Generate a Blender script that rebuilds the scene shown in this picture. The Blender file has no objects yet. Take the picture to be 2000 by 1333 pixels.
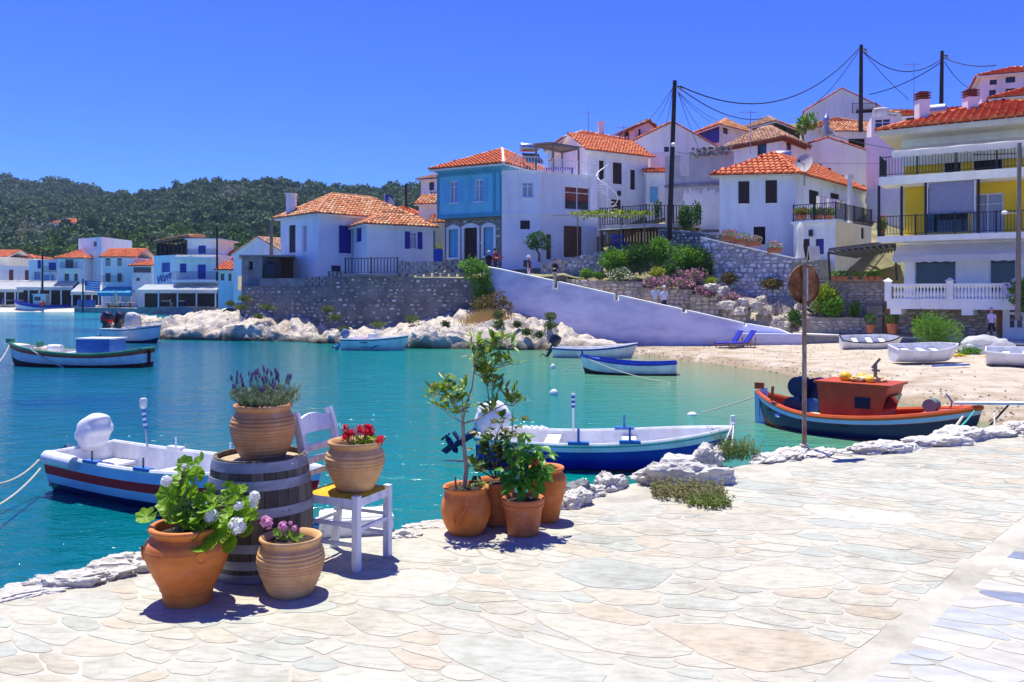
import bpy,bmesh,math,random
import numpy as np
from mathutils import Vector,Matrix,noise,Quaternion
R=math.radians
rng=random.Random(7)
nrng=np.random.default_rng(7)
sc=bpy.context.scene
col=sc.collection
# ------------------------------------------------------------------ camera
F,HX,HY,CZ=1650.0,1000.0,570.0,3.1  # focal length in photo pixels, horizon row, eye height above the sea
QZ=1.25  # top of the quay above the sea
cam_d=bpy.data.cameras.new('camera');cam=bpy.data.objects.new('camera',cam_d);col.objects.link(cam)
cam.location=(0,0,CZ);cam.rotation_euler=(R(90),0,0)
cam_d.sensor_width=36.0;cam_d.lens=36.0*F/2000.0
cam_d.shift_y=-(666.5-HY)/2000.0
cam_d.clip_start=0.05;cam_d.clip_end=6000
sc.camera=cam
# ------------------------------------------------------------------ sky, sun, exposure
SUN=Vector((-0.16,0.27,1.0)).normalized()  # towards the sun
w=bpy.data.worlds.new('World');sc.world=w;w.use_nodes=True
nt=w.node_tree;nt.nodes.clear()
sky=nt.nodes.new('ShaderNodeTexSky');sky.sky_type='NISHITA';sky.sun_disc=False
sky.sun_elevation=math.asin(SUN.z);sky.sun_rotation=math.atan2(SUN.x,SUN.y)
sky.altitude=0;sky.air_density=1.0;sky.dust_density=0.25;sky.ozone_density=3.5
sp_=nt.nodes.new('ShaderNodeSeparateColor');cb_=nt.nodes.new('ShaderNodeCombineColor');K_=0.164
nt.links.new(sky.outputs[0],sp_.inputs[0])
for i_,(g_,a_) in enumerate(((1.15,0.135),(1.35,0.245),(1.0,0.62))):  # a deeper, clearer Aegean blue: one curve per channel over the whole sky
 q_=nt.nodes.new('ShaderNodeMath');q_.operation='MULTIPLY';q_.inputs[1].default_value=K_;p_=nt.nodes.new('ShaderNodeMath');p_.operation='POWER';p_.inputs[1].default_value=g_
 r_=nt.nodes.new('ShaderNodeMath');r_.operation='MULTIPLY';r_.inputs[1].default_value=a_/K_
 nt.links.new(sp_.outputs[i_],q_.inputs[0]);nt.links.new(q_.outputs[0],p_.inputs[0]);nt.links.new(p_.outputs[0],r_.inputs[0]);nt.links.new(r_.outputs[0],cb_.inputs[i_])
bg=nt.nodes.new('ShaderNodeBackground');bg.inputs['Strength'].default_value=0.15
wo=nt.nodes.new('ShaderNodeOutputWorld')
nt.links.new(cb_.outputs[0],bg.inputs['Color']);nt.links.new(bg.outputs[0],wo.inputs[0])
sun_d=bpy.data.lights.new('sun','SUN');sun_d.energy=3.45;sun_d.angle=R(0.5);sun_d.color=(1.0,0.985,0.85)
sun=bpy.data.objects.new('sun',sun_d);col.objects.link(sun)
sun.rotation_euler=(-SUN).to_track_quat('-Z','Y').to_euler();sun.location=(0,0,60)
vs=sc.view_settings
vs.view_transform='Standard';vs.look='None';vs.gamma=1.0;vs.exposure=1.1;vs.use_curve_mapping=False
sc.cycles.use_denoising=True
sc.cycles.max_bounces=7;sc.cycles.diffuse_bounces=4;sc.cycles.glossy_bounces=3;sc.cycles.transparent_max_bounces=8
# ------------------------------------------------------------------ picture <-> place
def P(px,py,D):return Vector(((px-HX)/F*D,D,CZ-(py-HY)/F*D))
def XY(px,D):return Vector(((px-HX)/F*D,D))
def ZY(py,D):return CZ-(py-HY)/F*D
def onz(px,py,z):
 D=(CZ-z)*F/(py-HY);return Vector(((px-HX)/F*D,D,z))
def quay_at(px,py):return onz(px,py,QZ)
def sea_at(px,py):return onz(px,py,0.0)
def ray_uz(p0,p1,px,py):
 dx=(px-HX)/F;d=p1-p0;n=Vector((-d.y,d.x))
 t=n.dot(p0)/(n.x*dx+n.y);q=Vector((dx*t,t))
 return (q-p0).dot(d.normalized()),CZ-(py-HY)/F*t
# ------------------------------------------------------------------ materials
MATS={}
def lin(c):
 return tuple(((v/255)/12.92 if v/255<0.04045 else ((v/255+0.055)/1.055) ** 2.4) for v in c)
def M(name,c1,c2=None,rough=0.7,scale=6.0,bump=0.0,bscale=None,metal=0.0,spec=0.4,coords='Object',stretch=(1,1,1),
 pieces=None,detail=6.0,lo=0.35,hi=0.65,trans=0.0,c3=None,alpha=None,bdist=0.02,dirt=None,bloom=None):
 """a Principled material: two colours mixed by noise, optional colour per piece, relief"""
 if name in MATS:return MATS[name]
 m=bpy.data.materials.new(name);m.use_nodes=True;MATS[name]=m
 nt=m.node_tree;N=nt.nodes;L=nt.links
 b=N['Principled BSDF'];b.inputs['Roughness'].default_value=rough;b.inputs['Metallic'].default_value=metal
 b.inputs['Specular IOR Level'].default_value=spec
 c1=tuple(c1)+(1,);c2=tuple(c2)+(1,) if c2 else c1
 tc=N.new('ShaderNodeTexCoord');mp=N.new('ShaderNodeMapping');mp.inputs['Scale'].default_value=stretch
 L.new(tc.outputs[coords],mp.inputs['Vector'])
 nz=N.new('ShaderNodeTexNoise');nz.inputs['Scale'].default_value=scale;nz.inputs['Detail'].default_value=detail
 nz.inputs['Roughness'].default_value=0.62
 L.new(mp.outputs[0],nz.inputs['Vector'])
 rp=N.new('ShaderNodeValToRGB');e=rp.color_ramp.elements
 e[0].position=lo;e[0].color=c1;e[1].position=hi;e[1].color=c2
 if c3:x=e.new((lo+hi)/2);x.color=tuple(c3)+(1,)
 L.new(nz.outputs['Fac'],rp.inputs['Fac']);out=rp.outputs[0]
 if pieces:  # palette chosen per object / per loose piece
  oi=N.new('ShaderNodeObjectInfo');ge=N.new('ShaderNodeNewGeometry')
  ad=N.new('ShaderNodeMath');ad.operation='ADD';L.new(oi.outputs['Random'],ad.inputs[0]);L.new(ge.outputs['Random Per Island'],ad.inputs[1])
  fr=N.new('ShaderNodeMath');fr.operation='FRACT';L.new(ad.outputs[0],fr.inputs[0])
  pr=N.new('ShaderNodeValToRGB');pr.color_ramp.interpolation='CONSTANT';pe=pr.color_ramp.elements
  n=len(pieces)
  pe[0].position=0;pe[0].color=tuple(pieces[0])+(1,);pe[1].position=1.0/n;pe[1].color=tuple(pieces[1 % n])+(1,)
  for k in range(2,n):x=pe.new(k/n);x.color=tuple(pieces[k])+(1,)
  L.new(fr.outputs[0],pr.inputs['Fac'])
  mx=N.new('ShaderNodeMix');mx.data_type='RGBA';mx.blend_type='MULTIPLY';mx.inputs['Factor'].default_value=1.0
  L.new(pr.outputs[0],mx.inputs['A']);L.new(out,mx.inputs['B']);out=mx.outputs['Result']
 def over(kind,amt,colr,sc2,st2,a,z):  # stains and blooms with a shape of their own
  ge2=N.new('ShaderNodeNewGeometry');m2=N.new('ShaderNodeMapping');m2.inputs['Scale'].default_value=st2;L.new(ge2.outputs['Position'],m2.inputs[0])
  n3=N.new('ShaderNodeTexNoise');n3.inputs['Scale'].default_value=sc2;n3.inputs['Detail'].default_value=9;n3.inputs['Roughness'].default_value=.68;L.new(m2.outputs[0],n3.inputs['Vector'])
  mr=N.new('ShaderNodeMapRange');mr.inputs['From Min'].default_value=a;mr.inputs['From Max'].default_value=z;mr.inputs['To Max'].default_value=amt;L.new(n3.outputs['Fac'],mr.inputs['Value'])
  x=N.new('ShaderNodeMix');x.data_type='RGBA';x.blend_type=kind;L.new(mr.outputs[0],x.inputs['Factor']);L.new(out,x.inputs['A']);x.inputs['B'].default_value=tuple(colr)+(1,);return x.outputs['Result']
 if dirt:out=over('MULTIPLY',dirt[0],dirt[1],dirt[2],dirt[3] if len(dirt)>3 else (1,1,1),.46,.72)
 if bloom:out=over('MIX',bloom[0],bloom[1],bloom[2],(1,1,1),.52,.72)
 L.new(out,b.inputs['Base Color'])
 if bump:
  n2=N.new('ShaderNodeTexNoise');n2.inputs['Scale'].default_value=bscale or scale*4;n2.inputs['Detail'].default_value=8
  n2.inputs['Roughness'].default_value=0.65
  L.new(mp.outputs[0],n2.inputs['Vector'])
  bp=N.new('ShaderNodeBump');bp.inputs['Strength'].default_value=bump;bp.inputs['Distance'].default_value=bdist
  L.new(n2.outputs['Fac'],bp.inputs['Height']);L.new(bp.outputs[0],b.inputs['Normal'])
 if trans:  # thin leaf / cloth: light comes through
  tl=N.new('ShaderNodeBsdfTranslucent');L.new(out,tl.inputs['Color'])
  ms=N.new('ShaderNodeMixShader');ms.inputs[0].default_value=trans
  L.new(b.outputs[0],ms.inputs[1]);L.new(tl.outputs[0],ms.inputs[2]);L.new(ms.outputs[0],N['Material Output'].inputs[0])
 return m
def paint(name,c,dirt=0.9,rough=0.75,**k):
 return M(name,tuple(v*dirt for v in c),c,rough=rough,scale=k.pop('scale',1.3),bump=k.pop('bump',0.15),bscale=k.pop('bscale',30),coords='Object',lo=0.25,hi=0.55,dirt=(k.pop('stain',.45),(.62,.58,.52),.8,(1.6,1.6,.28)),**k)
white=paint('white_plaster',(0.90,0.91,0.88))
white2=paint('old_white_plaster',(0.80,0.79,0.78),dirt=0.82)
pinkish=paint('pinkish_white_plaster',(0.90,0.89,0.88),dirt=0.95)
lavender=paint('lavender_plaster',(0.83,0.84,0.92),dirt=0.94)
paleblue=paint('pale_blue_plaster',(0.78,0.85,0.93),dirt=0.95)
mauve=M('worn_shade_tinted_wash',(0.56,0.56,0.76),(0.74,0.74,0.88),rough=0.85,scale=0.9,bump=0.5,bscale=5,c3=(0.69,0.69,0.86),stretch=(0.5,0.5,1.6),lo=0.25,hi=0.7,dirt=(.9,(.56,.54,.62),.6,(.45,1,1.5)),bloom=(.5,(.80,.79,.82),.7),bdist=.05)  # lavender tint puts the blue-sky shade of a white wall into the paint
cream=paint('cream_plaster',(0.80,0.74,0.58))
yellow=paint('yellow_plaster',(0.90,0.62,0.03),stain=.25)
cyanp=paint('sky_blue_plaster',(0.20,0.62,0.76),dirt=0.94)
teal=paint('teal_trim',(0.08,0.38,0.50))
cyan2=paint('bright_cyan_paint',(0.18,0.55,0.80),rough=0.5)
ultrab=paint('ultramarine_paint',(0.035,0.03,0.34),rough=0.5)
royal=paint('royal_blue_paint',(0.012,0.05,0.42),rough=0.4)
brown=M('dark_brown_wood',(0.030,0.014,0.014),(0.055,0.024,0.022),rough=0.55,scale=9,stretch=(6,6,0.6),bump=0.2)
brown2=M('warm_brown_wood',(0.13,0.05,0.022),(0.20,0.085,0.04),rough=0.6,scale=9,stretch=(4,4,0.6),bump=0.2)
oakm=M('golden_timber',(0.36,0.18,0.06),(0.52,0.28,0.11),rough=0.6,scale=8,stretch=(4,4,0.6),bump=0.2)
greywood=M('weathered_grey_timber',(0.16,0.13,0.11),(0.30,0.25,0.20),rough=0.8,scale=10,stretch=(5,5,0.5),bump=0.3)
polem=M('creosoted_pole_wood',(0.022,0.014,0.014),(0.05,0.03,0.03),rough=0.8,scale=6,stretch=(6,6,0.4),bump=0.3)
glass=M('window_glass',(0.016,0.022,0.035),(0.03,0.04,0.06),rough=0.06,spec=0.8,scale=0.7)
curtain=M('window_glass_with_curtain',(0.22,0.25,0.34),(0.42,0.44,0.56),rough=0.12,spec=0.6,scale=5,stretch=(6,6,0.1))
darkin=M('dark_interior_shade',(0.006,0.006,0.009),(0.02,0.017,0.02),rough=0.9,scale=1.5)  # near-black colour stands for the shade inside openings and under awnings
framew=M('white_joinery',(0.78,0.78,0.82),rough=0.4)
iron=M('black_ironwork',(0.010,0.010,0.013),(0.02,0.02,0.024),rough=0.45,spec=0.5)
steel=M('galvanised_steel',(0.34,0.36,0.42),(0.50,0.52,0.58),rough=0.35,metal=0.85,scale=9)
concrete=M('grey_concrete',(0.17,0.17,0.18),(0.30,0.30,0.31),rough=0.9,scale=1.6,bump=0.3,bscale=14)
concrete2=M('pale_concrete',(0.42,0.41,0.41),(0.56,0.54,0.52),rough=0.9,scale=1.2,bump=0.3,bscale=14)
mortar=M('dark_mortar',(0.12,0.115,0.115),(0.25,0.24,0.225),rough=0.95,scale=1.1,bump=0.6,bscale=10)
mortarb=M('buff_mortar',(0.24,0.20,0.155),(0.34,0.29,0.235),rough=0.95,scale=2,bump=0.5,bscale=12)
whitewash=M('whitewashed_mortar',(0.20,0.20,0.23),(0.46,0.46,0.50),rough=0.95,scale=2,bump=0.5,bscale=12)
G_=(0.9,0.9,0.9)
stone_grey=M('grey_field_stone',(0.75,0.75,0.75),(1.1,1.08,1.05),rough=0.9,scale=4,bump=0.5,bscale=14,
   pieces=[(.40,.39,.38),(.66,.64,.60),(.20,.195,.20),(.52,.44,.33),(.27,.265,.27),(.74,.71,.66),(.16,.155,.16),(.33,.32,.31)])
stone_buff=M('buff_wall_stone',(0.78,0.78,0.78),(1.1,1.08,1.05),rough=0.9,scale=4,bump=0.5,bscale=14,
   pieces=[(.58,.48,.36),(.48,.42,.36),(.40,.34,.28),(.62,.54,.43),(.52,.40,.28),(.54,.50,.46)])
stone_slate=M('layered_wall_stone',(0.78,0.78,0.78),(1.1,1.08,1.05),rough=0.9,scale=4,bump=0.5,bscale=14,
    pieces=[(.50,.44,.37),(.38,.36,.35),(.58,.48,.36),(.32,.30,.29),(.46,.36,.26),(.54,.51,.47),(.42,.39,.36)])
stone_white=M('whitewashed_stone',(0.75,0.75,0.75),(1.1,1.1,1.1),rough=0.9,scale=3,bump=0.5,bscale=14,
    pieces=[(.74,.74,.76),(.80,.80,.82),(.50,.50,.54),(.78,.77,.77),(.36,.36,.40)])
tile=M('terracotta_roof_tile',(0.80,0.80,0.80),(1.15,1.1,1.05),rough=0.8,scale=3,bump=0.2,
  pieces=[(.60,.150,.050),(.54,.120,.042),(.66,.19,.07),(.50,.105,.038),(.62,.165,.055)])
tile_old=M('weathered_roof_tile',(0.72,0.72,0.72),(1.15,1.12,1.08),rough=0.85,scale=3,bump=0.2,
   pieces=[(.62,.24,.095),(.52,.18,.075),(.68,.34,.17),(.42,.15,.07),(.60,.28,.12),(.66,.40,.24)])
tile_brown=M('brown_roof_tile',(0.72,0.72,0.72),(1.15,1.12,1.08),rough=0.85,scale=3,bump=0.2,
   pieces=[(.45,.24,.15),(.50,.30,.20),(.36,.17,.10),(.54,.36,.25)])
rust_fascia=M('rust_red_cornice',(0.20,0.05,0.03),(0.28,0.08,0.05),rough=0.7)
awn=M('white_canvas',(0.74,0.74,0.76),(0.84,0.84,0.84),rough=0.85,scale=2,trans=0.55)
awn_blue=M('blue_canvas',(0.02,0.27,0.50),(0.03,0.36,0.62),rough=0.8,scale=2,trans=0.3)
leafM=lambda n,a,b,**k:M(n,a,b,rough=0.5,scale=k.pop('scale',7),trans=k.pop('trans',0.35),lo=0.3,hi=0.7,**k)
leaf_dark=leafM('dark_shrub_leaf',(0.028,0.085,0.014),(0.09,0.21,0.03))
leaf_mid=leafM('green_shrub_leaf',(0.065,0.19,0.014),(0.20,0.40,0.035))
leaf_lime=leafM('lime_shrub_leaf',(0.13,0.25,0.014),(0.38,0.44,0.025))
leaf_dry=leafM('dry_brown_shrub',(0.10,0.085,0.022),(0.22,0.15,0.045))
leaf_scrub=leafM('coastal_scrub_leaf',(0.07,0.12,0.03),(0.17,0.22,0.06))
straw=leafM('straw_grass',(0.42,0.25,0.08),(0.62,0.42,0.17),trans=0.2)
bark=M('brown_bark',(0.09,0.06,0.04),(0.19,0.13,0.09),rough=0.9,scale=14,bump=0.5,stretch=(3,3,0.7))
limestone=M('pale_limestone',(0.36,0.325,0.285),(0.72,0.675,0.61),rough=0.95,scale=3.2,bump=1.0,bscale=11,spec=0.1,c3=(0.63,0.585,0.525),lo=0.24,hi=0.66,bdist=0.06,detail=10)
skin=M('skin',(0.50,0.27,0.19),rough=0.55)
# ------------------------------------------------------------------ mesh helpers
class MB:
 def __init__(s):s.v=[];s.f=[];s.m=[];s.mi=0
 def add(s,vs,fs):
  o=len(s.v);s.v+=[tuple(v) for v in vs]
  for f in fs:s.f.append(tuple(o+i for i in f));s.m.append(s.mi)
  return s
 def quad(s,*p):return s.add(p,[tuple(range(len(p)))])
 def obox(s,o,U,V,W):  # box spanned from a corner by three vectors
  o,U,V,W=map(Vector,(o,U,V,W))
  p=[o,o+U,o+U+V,o+V,o+W,o+U+W,o+U+V+W,o+V+W]
  fs=[(0,3,2,1),(4,5,6,7),(0,1,5,4),(1,2,6,5),(2,3,7,6),(3,0,4,7)]
  if U.cross(V).dot(W)<0:fs=[f[::-1] for f in fs]
  return s.add(p,fs)
 def box(s,x0,x1,y0,y1,z0,z1):return s.obox((x0,y0,z0),(x1-x0,0,0),(0,y1-y0,0),(0,0,z1-z0))
 def bar(s,a,b,w,h=None,up=(0,0,1)):  # rectangular bar from a to b
  a,b=Vector(a),Vector(b);h=h or w;d=(b-a)
  u=d.cross(Vector(up))
  if u.length<1e-6:u=d.cross(Vector((1,0,0)))
  u.normalize();v=u.cross(d).normalized()
  return s.obox(a-u*w/2-v*h/2,d,u*w,v*h)
 def tube(s,pts,r,n=8,caps=True):
  pts=[Vector(p) for p in pts];rr=r if isinstance(r,(list,tuple)) else [r]*len(pts)
  o=len(s.v);ref=None
  for i,p in enumerate(pts):
   d=(pts[min(i+1,len(pts)-1)]-pts[max(i-1,0)])
   if d.length<1e-9:d=Vector((0,0,1))
   d.normalize()
   if ref is None:
    ref=d.cross(Vector((0,0,1)))
    if ref.length<0.1:ref=d.cross(Vector((0,1,0)))
   ref=(ref-d*ref.dot(d))
   if ref.length<1e-6:ref=d.orthogonal()
   ref.normalize();b=d.cross(ref)
   for k in range(n):
    a=2*math.pi*k/n;s.v.append(tuple(p+(ref*math.cos(a)+b*math.sin(a))*rr[i]))
  for i in range(len(pts)-1):
   for k in range(n):
    k2=(k+1) % n;s.f.append((o+i*n+k,o+i*n+k2,o+(i+1)*n+k2,o+(i+1)*n+k));s.m.append(s.mi)
  if caps:
   s.f.append(tuple(o+k for k in range(n))[::-1]);s.m.append(s.mi)
   e=o+(len(pts)-1)*n;s.f.append(tuple(e+k for k in range(n)));s.m.append(s.mi)
  return s
 def lathe(s,prof,n=32,c=(0,0,0),cap0=True,cap1=True,wob=0.0,sd=0):
  o=len(s.v);c=Vector(c);rg=random.Random(sd)
  ph=[rg.uniform(0,6.28) for _ in range(3)]
  for (r,z) in prof:
   for k in range(n):
    a=2*math.pi*k/n;q=r*(1+wob*(math.sin(2*a+ph[0])+0.6*math.sin(3*a+ph[1])))
    s.v.append((c.x+q*math.cos(a),c.y+q*math.sin(a),c.z+z))
  for i in range(len(prof)-1):
   for k in range(n):
    k2=(k+1) % n;s.f.append((o+i*n+k,o+i*n+k2,o+(i+1)*n+k2,o+(i+1)*n+k));s.m.append(s.mi)
  if cap0:s.f.append(tuple(o+k for k in range(n))[::-1]);s.m.append(s.mi)
  if cap1:
   e=o+(len(prof)-1)*n;s.f.append(tuple(e+k for k in range(n)));s.m.append(s.mi)
  return s
 def prism(s,poly,z0,z1):  # plan polygon (ccw) extruded up; z1 may be a list
  n=len(poly);zt=z1 if isinstance(z1,(list,tuple)) else [z1]*n;zb=z0 if isinstance(z0,(list,tuple)) else [z0]*n
  p=[(q[0],q[1],zb[i]) for i,q in enumerate(poly)]+[(q[0],q[1],zt[i]) for i,q in enumerate(poly)]
  return s.add(p,[tuple(range(n))[::-1],tuple(range(n,2*n))]+[(i,(i+1) % n,n+(i+1) % n,n+i) for i in range(n)])
 def tmpl(s,tv,tf,mat):  # a template transformed by a matrix
  return s.add([mat@v for v in tv],tf)
 def mesh(s,name,mats,smooth=False,off=None,sharp=None):
  me=bpy.data.meshes.new(name)
  v=s.v if off is None else [(a-off[0],b-off[1],c-off[2]) for a,b,c in s.v]
  me.from_pydata(v,[],s.f);mats=mats if isinstance(mats,(list,tuple)) else [mats]
  for m in mats:me.materials.append(m)
  if len(mats)>1:me.polygons.foreach_set('material_index',s.m)
  if smooth:
   me.polygons.foreach_set('use_smooth',[True]*len(me.polygons))
   if sharp:me.set_sharp_from_angle(angle=R(sharp))
  me.update();return me
 def build(s,name,mats,parent=None,smooth=False,local=False,sharp=40):
  off=None
  if parent is not None and not local:off=WL[parent.name]
  o=bpy.data.objects.new(name,s.mesh(name,mats,smooth,off,sharp));col.objects.link(o)
  if parent is not None:o.parent=parent
  WL[o.name]=off if off is not None else ((0,0,0) if parent is None else WL.get(parent.name,(0,0,0)))
  return o
WL={}  # world position of every object that serves as a parent (no rotation)
def tag(o,label,cat,group=None,kind=None):
 if label:o['label']=label
 if cat:o['category']=cat
 if group:o['group']=group
 if kind:o['kind']=kind
 return o
def thing(name,label,cat,loc=(0,0,0),rz=0.0,group=None):
 o=bpy.data.objects.new(name,None);o.empty_display_size=0.1;col.objects.link(o)
 o.location=loc;o.rotation_euler=(0,0,rz);WL[o.name]=tuple(loc)
 return tag(o,label,cat,group)
def struct(name,mb,mats,smooth=False,kind='structure'):
 o=mb.build(name,mats,None,smooth);o['kind']=kind;return o
def single(name,mb,mats,label,cat,group=None,smooth=False,loc=None):
 """a thing that is one mesh, its origin at its base"""
 if loc is None:
  a=np.array(mb.v);loc=(float(a[:,0].mean()),float(a[:,1].mean()),float(a[:,2].min()))
 o=bpy.data.objects.new(name,mb.mesh(name,mats,smooth,loc,40));col.objects.link(o);o.location=loc
 WL[o.name]=tuple(loc);return tag(o,label,cat,group)
def inst(name,me,parent,mat):  # one more object on shared mesh data
 o=bpy.data.objects.new(name,me);col.objects.link(o);o.parent=parent;o.matrix_local=mat;return o
def copy_tree(o,parent=None):
 c=o.copy();col.objects.link(c);c.parent=parent
 for ch in list(o.children):copy_tree(ch,c)
 return c
def frame_m(o,X,Y,Z):
 m=Matrix.Identity(4)
 for i in range(3):m[i][0]=X[i];m[i][1]=Y[i];m[i][2]=Z[i];m[i][3]=o[i]
 return m
def rockmesh(name,size,seed,sub=3,rough=0.33,m=None,flat=0.0):
 bm=bmesh.new();bmesh.ops.create_icosphere(bm,subdivisions=sub,radius=1.0)
 o=Vector((seed*13.7,seed*7.1,seed*3.3))
 for v in bm.verts:
  p=v.co.copy()
  d=noise.fractal(p*0.9+o,0.8,2.1,5)*rough+(noise.cell(p*1.9+o)-0.5)*rough*0.35
  d+=-abs(noise.noise(p*2.7+o))*rough*0.5
  q=p*(1+d)
  d+=(0.5-abs(noise.noise(p*5.3+o)))*rough*0.22+noise.fractal(p*7+o,0.7,2.0,3)*rough*0.10
  q=p*(1+d)
  # squarish block, so that rocks read as broken stone
  k=max(abs(q.x),abs(q.y),abs(q.z));q=q.lerp(q*(0.86/max(k,0.4)),0.35)
  if q.z<-0.45-flat:q.z=-0.45-flat
  v.co=Vector((q.x*size[0],q.y*size[1],(q.z+0.45)*size[2]))
 me=bpy.data.meshes.new(name);bm.to_mesh(me);bm.free();me.materials.append(m or limestone)
 me.polygons.foreach_set('use_smooth',[True]*len(me.polygons));me.set_sharp_from_angle(angle=R(32));me.update()
 return me
def rock(loc,size,seed,label,rz=0,m=None,sub=4,group=None,name='limestone_rock',rough=0.33):
 o=bpy.data.objects.new(name,rockmesh(name,size,seed,sub,rough,m));col.objects.link(o)
 o.location=loc;o.rotation_euler=(0,0,rz);return tag(o,label,'rock',group)
def loft(name,cols_,mats,n_u=8,n_v=8,amp=0.0,sc_=1.0,smooth=True,kind='structure',seed=0,rim=None):
 """a sheet through columns of stations (x, y, z); optional rocky displacement"""
 C=np.array(cols_,float);nu,nv,_=C.shape
 def resample(A,n,ax):
  k=A.shape[ax];t=np.linspace(0,k-1,(k-1)*n+1);i=np.minimum(t.astype(int),k-2);f=t-i
  a=np.take(A,i,ax);b=np.take(A,i+1,ax);sh=[1,1,1];sh[ax]=len(t);f=f.reshape(sh)
  return a*(1-f)+b*f
 G=resample(resample(C,n_u,0),n_v,1);a,b,_=G.shape
 if amp:
  for i in range(a):
   for j in range(b):
    p=Vector(G[i,j])*sc_+Vector((seed,seed*2,0))
    r=noise.fractal(p*0.35,0.9,2.1,3)*0.8+(0.35-abs(noise.noise(p*0.55)))*1.0-max(0,.16-abs(noise.noise(p*0.8+Vector((5,5,5)))))*4.5+(0.3-abs(noise.noise(p*1.7)))*0.5+noise.fractal(p*3.1,0.7,2.0,3)*0.40+(noise.cell(p*1.1)-.5)*0.28
    k=amp*min(1,3*min(i,a-1-i)/a+0.5)
    G[i,j,2]+=r*k;G[i,j,1] -= 0.6*k*noise.fractal(p*0.8+Vector((9,9,9)),0.9,2.1,4)
    G[i,j,0]+=0.5*k*noise.noise(p*1.2+Vector((31,9,9)))
 mb=MB();mb.v=[tuple(x) for x in G.reshape(-1,3)]
 mb.f=[(i*b+j,(i+1)*b+j,(i+1)*b+j+1,i*b+j+1) for i in range(a-1) for j in range(b-1)]
 mb.m=[0]*len(mb.f)
 return struct(name,mb,mats,smooth,kind)
# ------------------------------------------------------------------ roof tiles
def tile_template(w=0.31,l=0.42,n=5):
 vs,fs=[],[]
 for j,(y,r,h) in enumerate(((0,w*0.50,0.045),(l,w*0.42,0.0))):
  for k in range(n+1):
   a=math.pi*k/n;vs.append(Vector((math.cos(a)*r,y,math.sin(a)*r*0.85+h)))
 for k in range(n):fs.append((k+1,k,n+1+k,n+2+k))
 fs.append(tuple(range(n+1)))
 return vs,[f[::-1] for f in fs[:-1]]+[fs[-1][::-1]]
TV,TF=tile_template()
TILE_ME={}
def tile_mesh(m):
 if m.name not in TILE_ME:
  mb=MB();mb.add(TV,TF);TILE_ME[m.name]=mb.mesh('roof_tile',m)
 return TILE_ME[m.name]
def pt_in(poly,x,y):
 c=False;n=len(poly)
 for i in range(n):
  (x1,y1),(x2,y2)=poly[i],poly[(i+1) % n]
  if (y1>y) != (y2>y) and x<(x2-x1)*(y-y1)/(y2-y1)+x1:c=not c
 return c
def roof_face(par,poly,m,nobj=0,lift=0.02,store=None,sp=0.30,ln=0.40):
 """tiles laid on one plane of a roof; poly[0]->poly[1] is the eave, seen from outside left to right"""
 poly=[Vector(p) for p in poly];U=(poly[1]-poly[0]).normalized()
 Nn=(poly[1]-poly[0]).cross(poly[2]-poly[0]).normalized()
 if Nn.z<0:Nn=-Nn
 V=Nn.cross(U).normalized();o=poly[0]
 p2=[((p-o).dot(U),(p-o).dot(V)) for p in poly]
 umin,umax=min(p[0] for p in p2),max(p[0] for p in p2);vmax=max(p[1] for p in p2)
 sx=sp/0.30;sy=ln/0.40;spots=[]
 v=-0.06
 while v<vmax-0.1:
  u=umin+sp*0.4
  while u<umax:
   if pt_in(p2,u,max(v+ln*0.45,0.03)):
    q=o+U*(u+rng.uniform(-.012,.012))+V*(v+rng.uniform(-.02,.02))+Nn*(lift+rng.uniform(-.006,.008))
    a=rng.uniform(-.03,.03);spots.append((q,U*math.cos(a)+V*math.sin(a),V*math.cos(a)-U*math.sin(a),Nn,sx,sy))
   u+=sp
  v+=ln*0.86
 store+=spots
def lay_tiles(par,spots,m,nobj):
 spots=sorted(spots,key=lambda s:s[0].length)
 off=Vector(WL[par.name]);me=tile_mesh(m)
 for (q,U,V,Nn,sx,sy) in spots[:nobj]:inst('roof_tile',me,par,frame_m(q-off,U*sx,V*sy,Nn*sx))
 rest=spots[nobj:]
 if rest:
  mb=MB()
  for (q,U,V,Nn,sx,sy) in rest:mb.tmpl(TV,TF,frame_m(q,U*sx,V*sy,Nn*sx))
  o=mb.build('roof_tiling',m,par);o['kind']='stuff'
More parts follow.
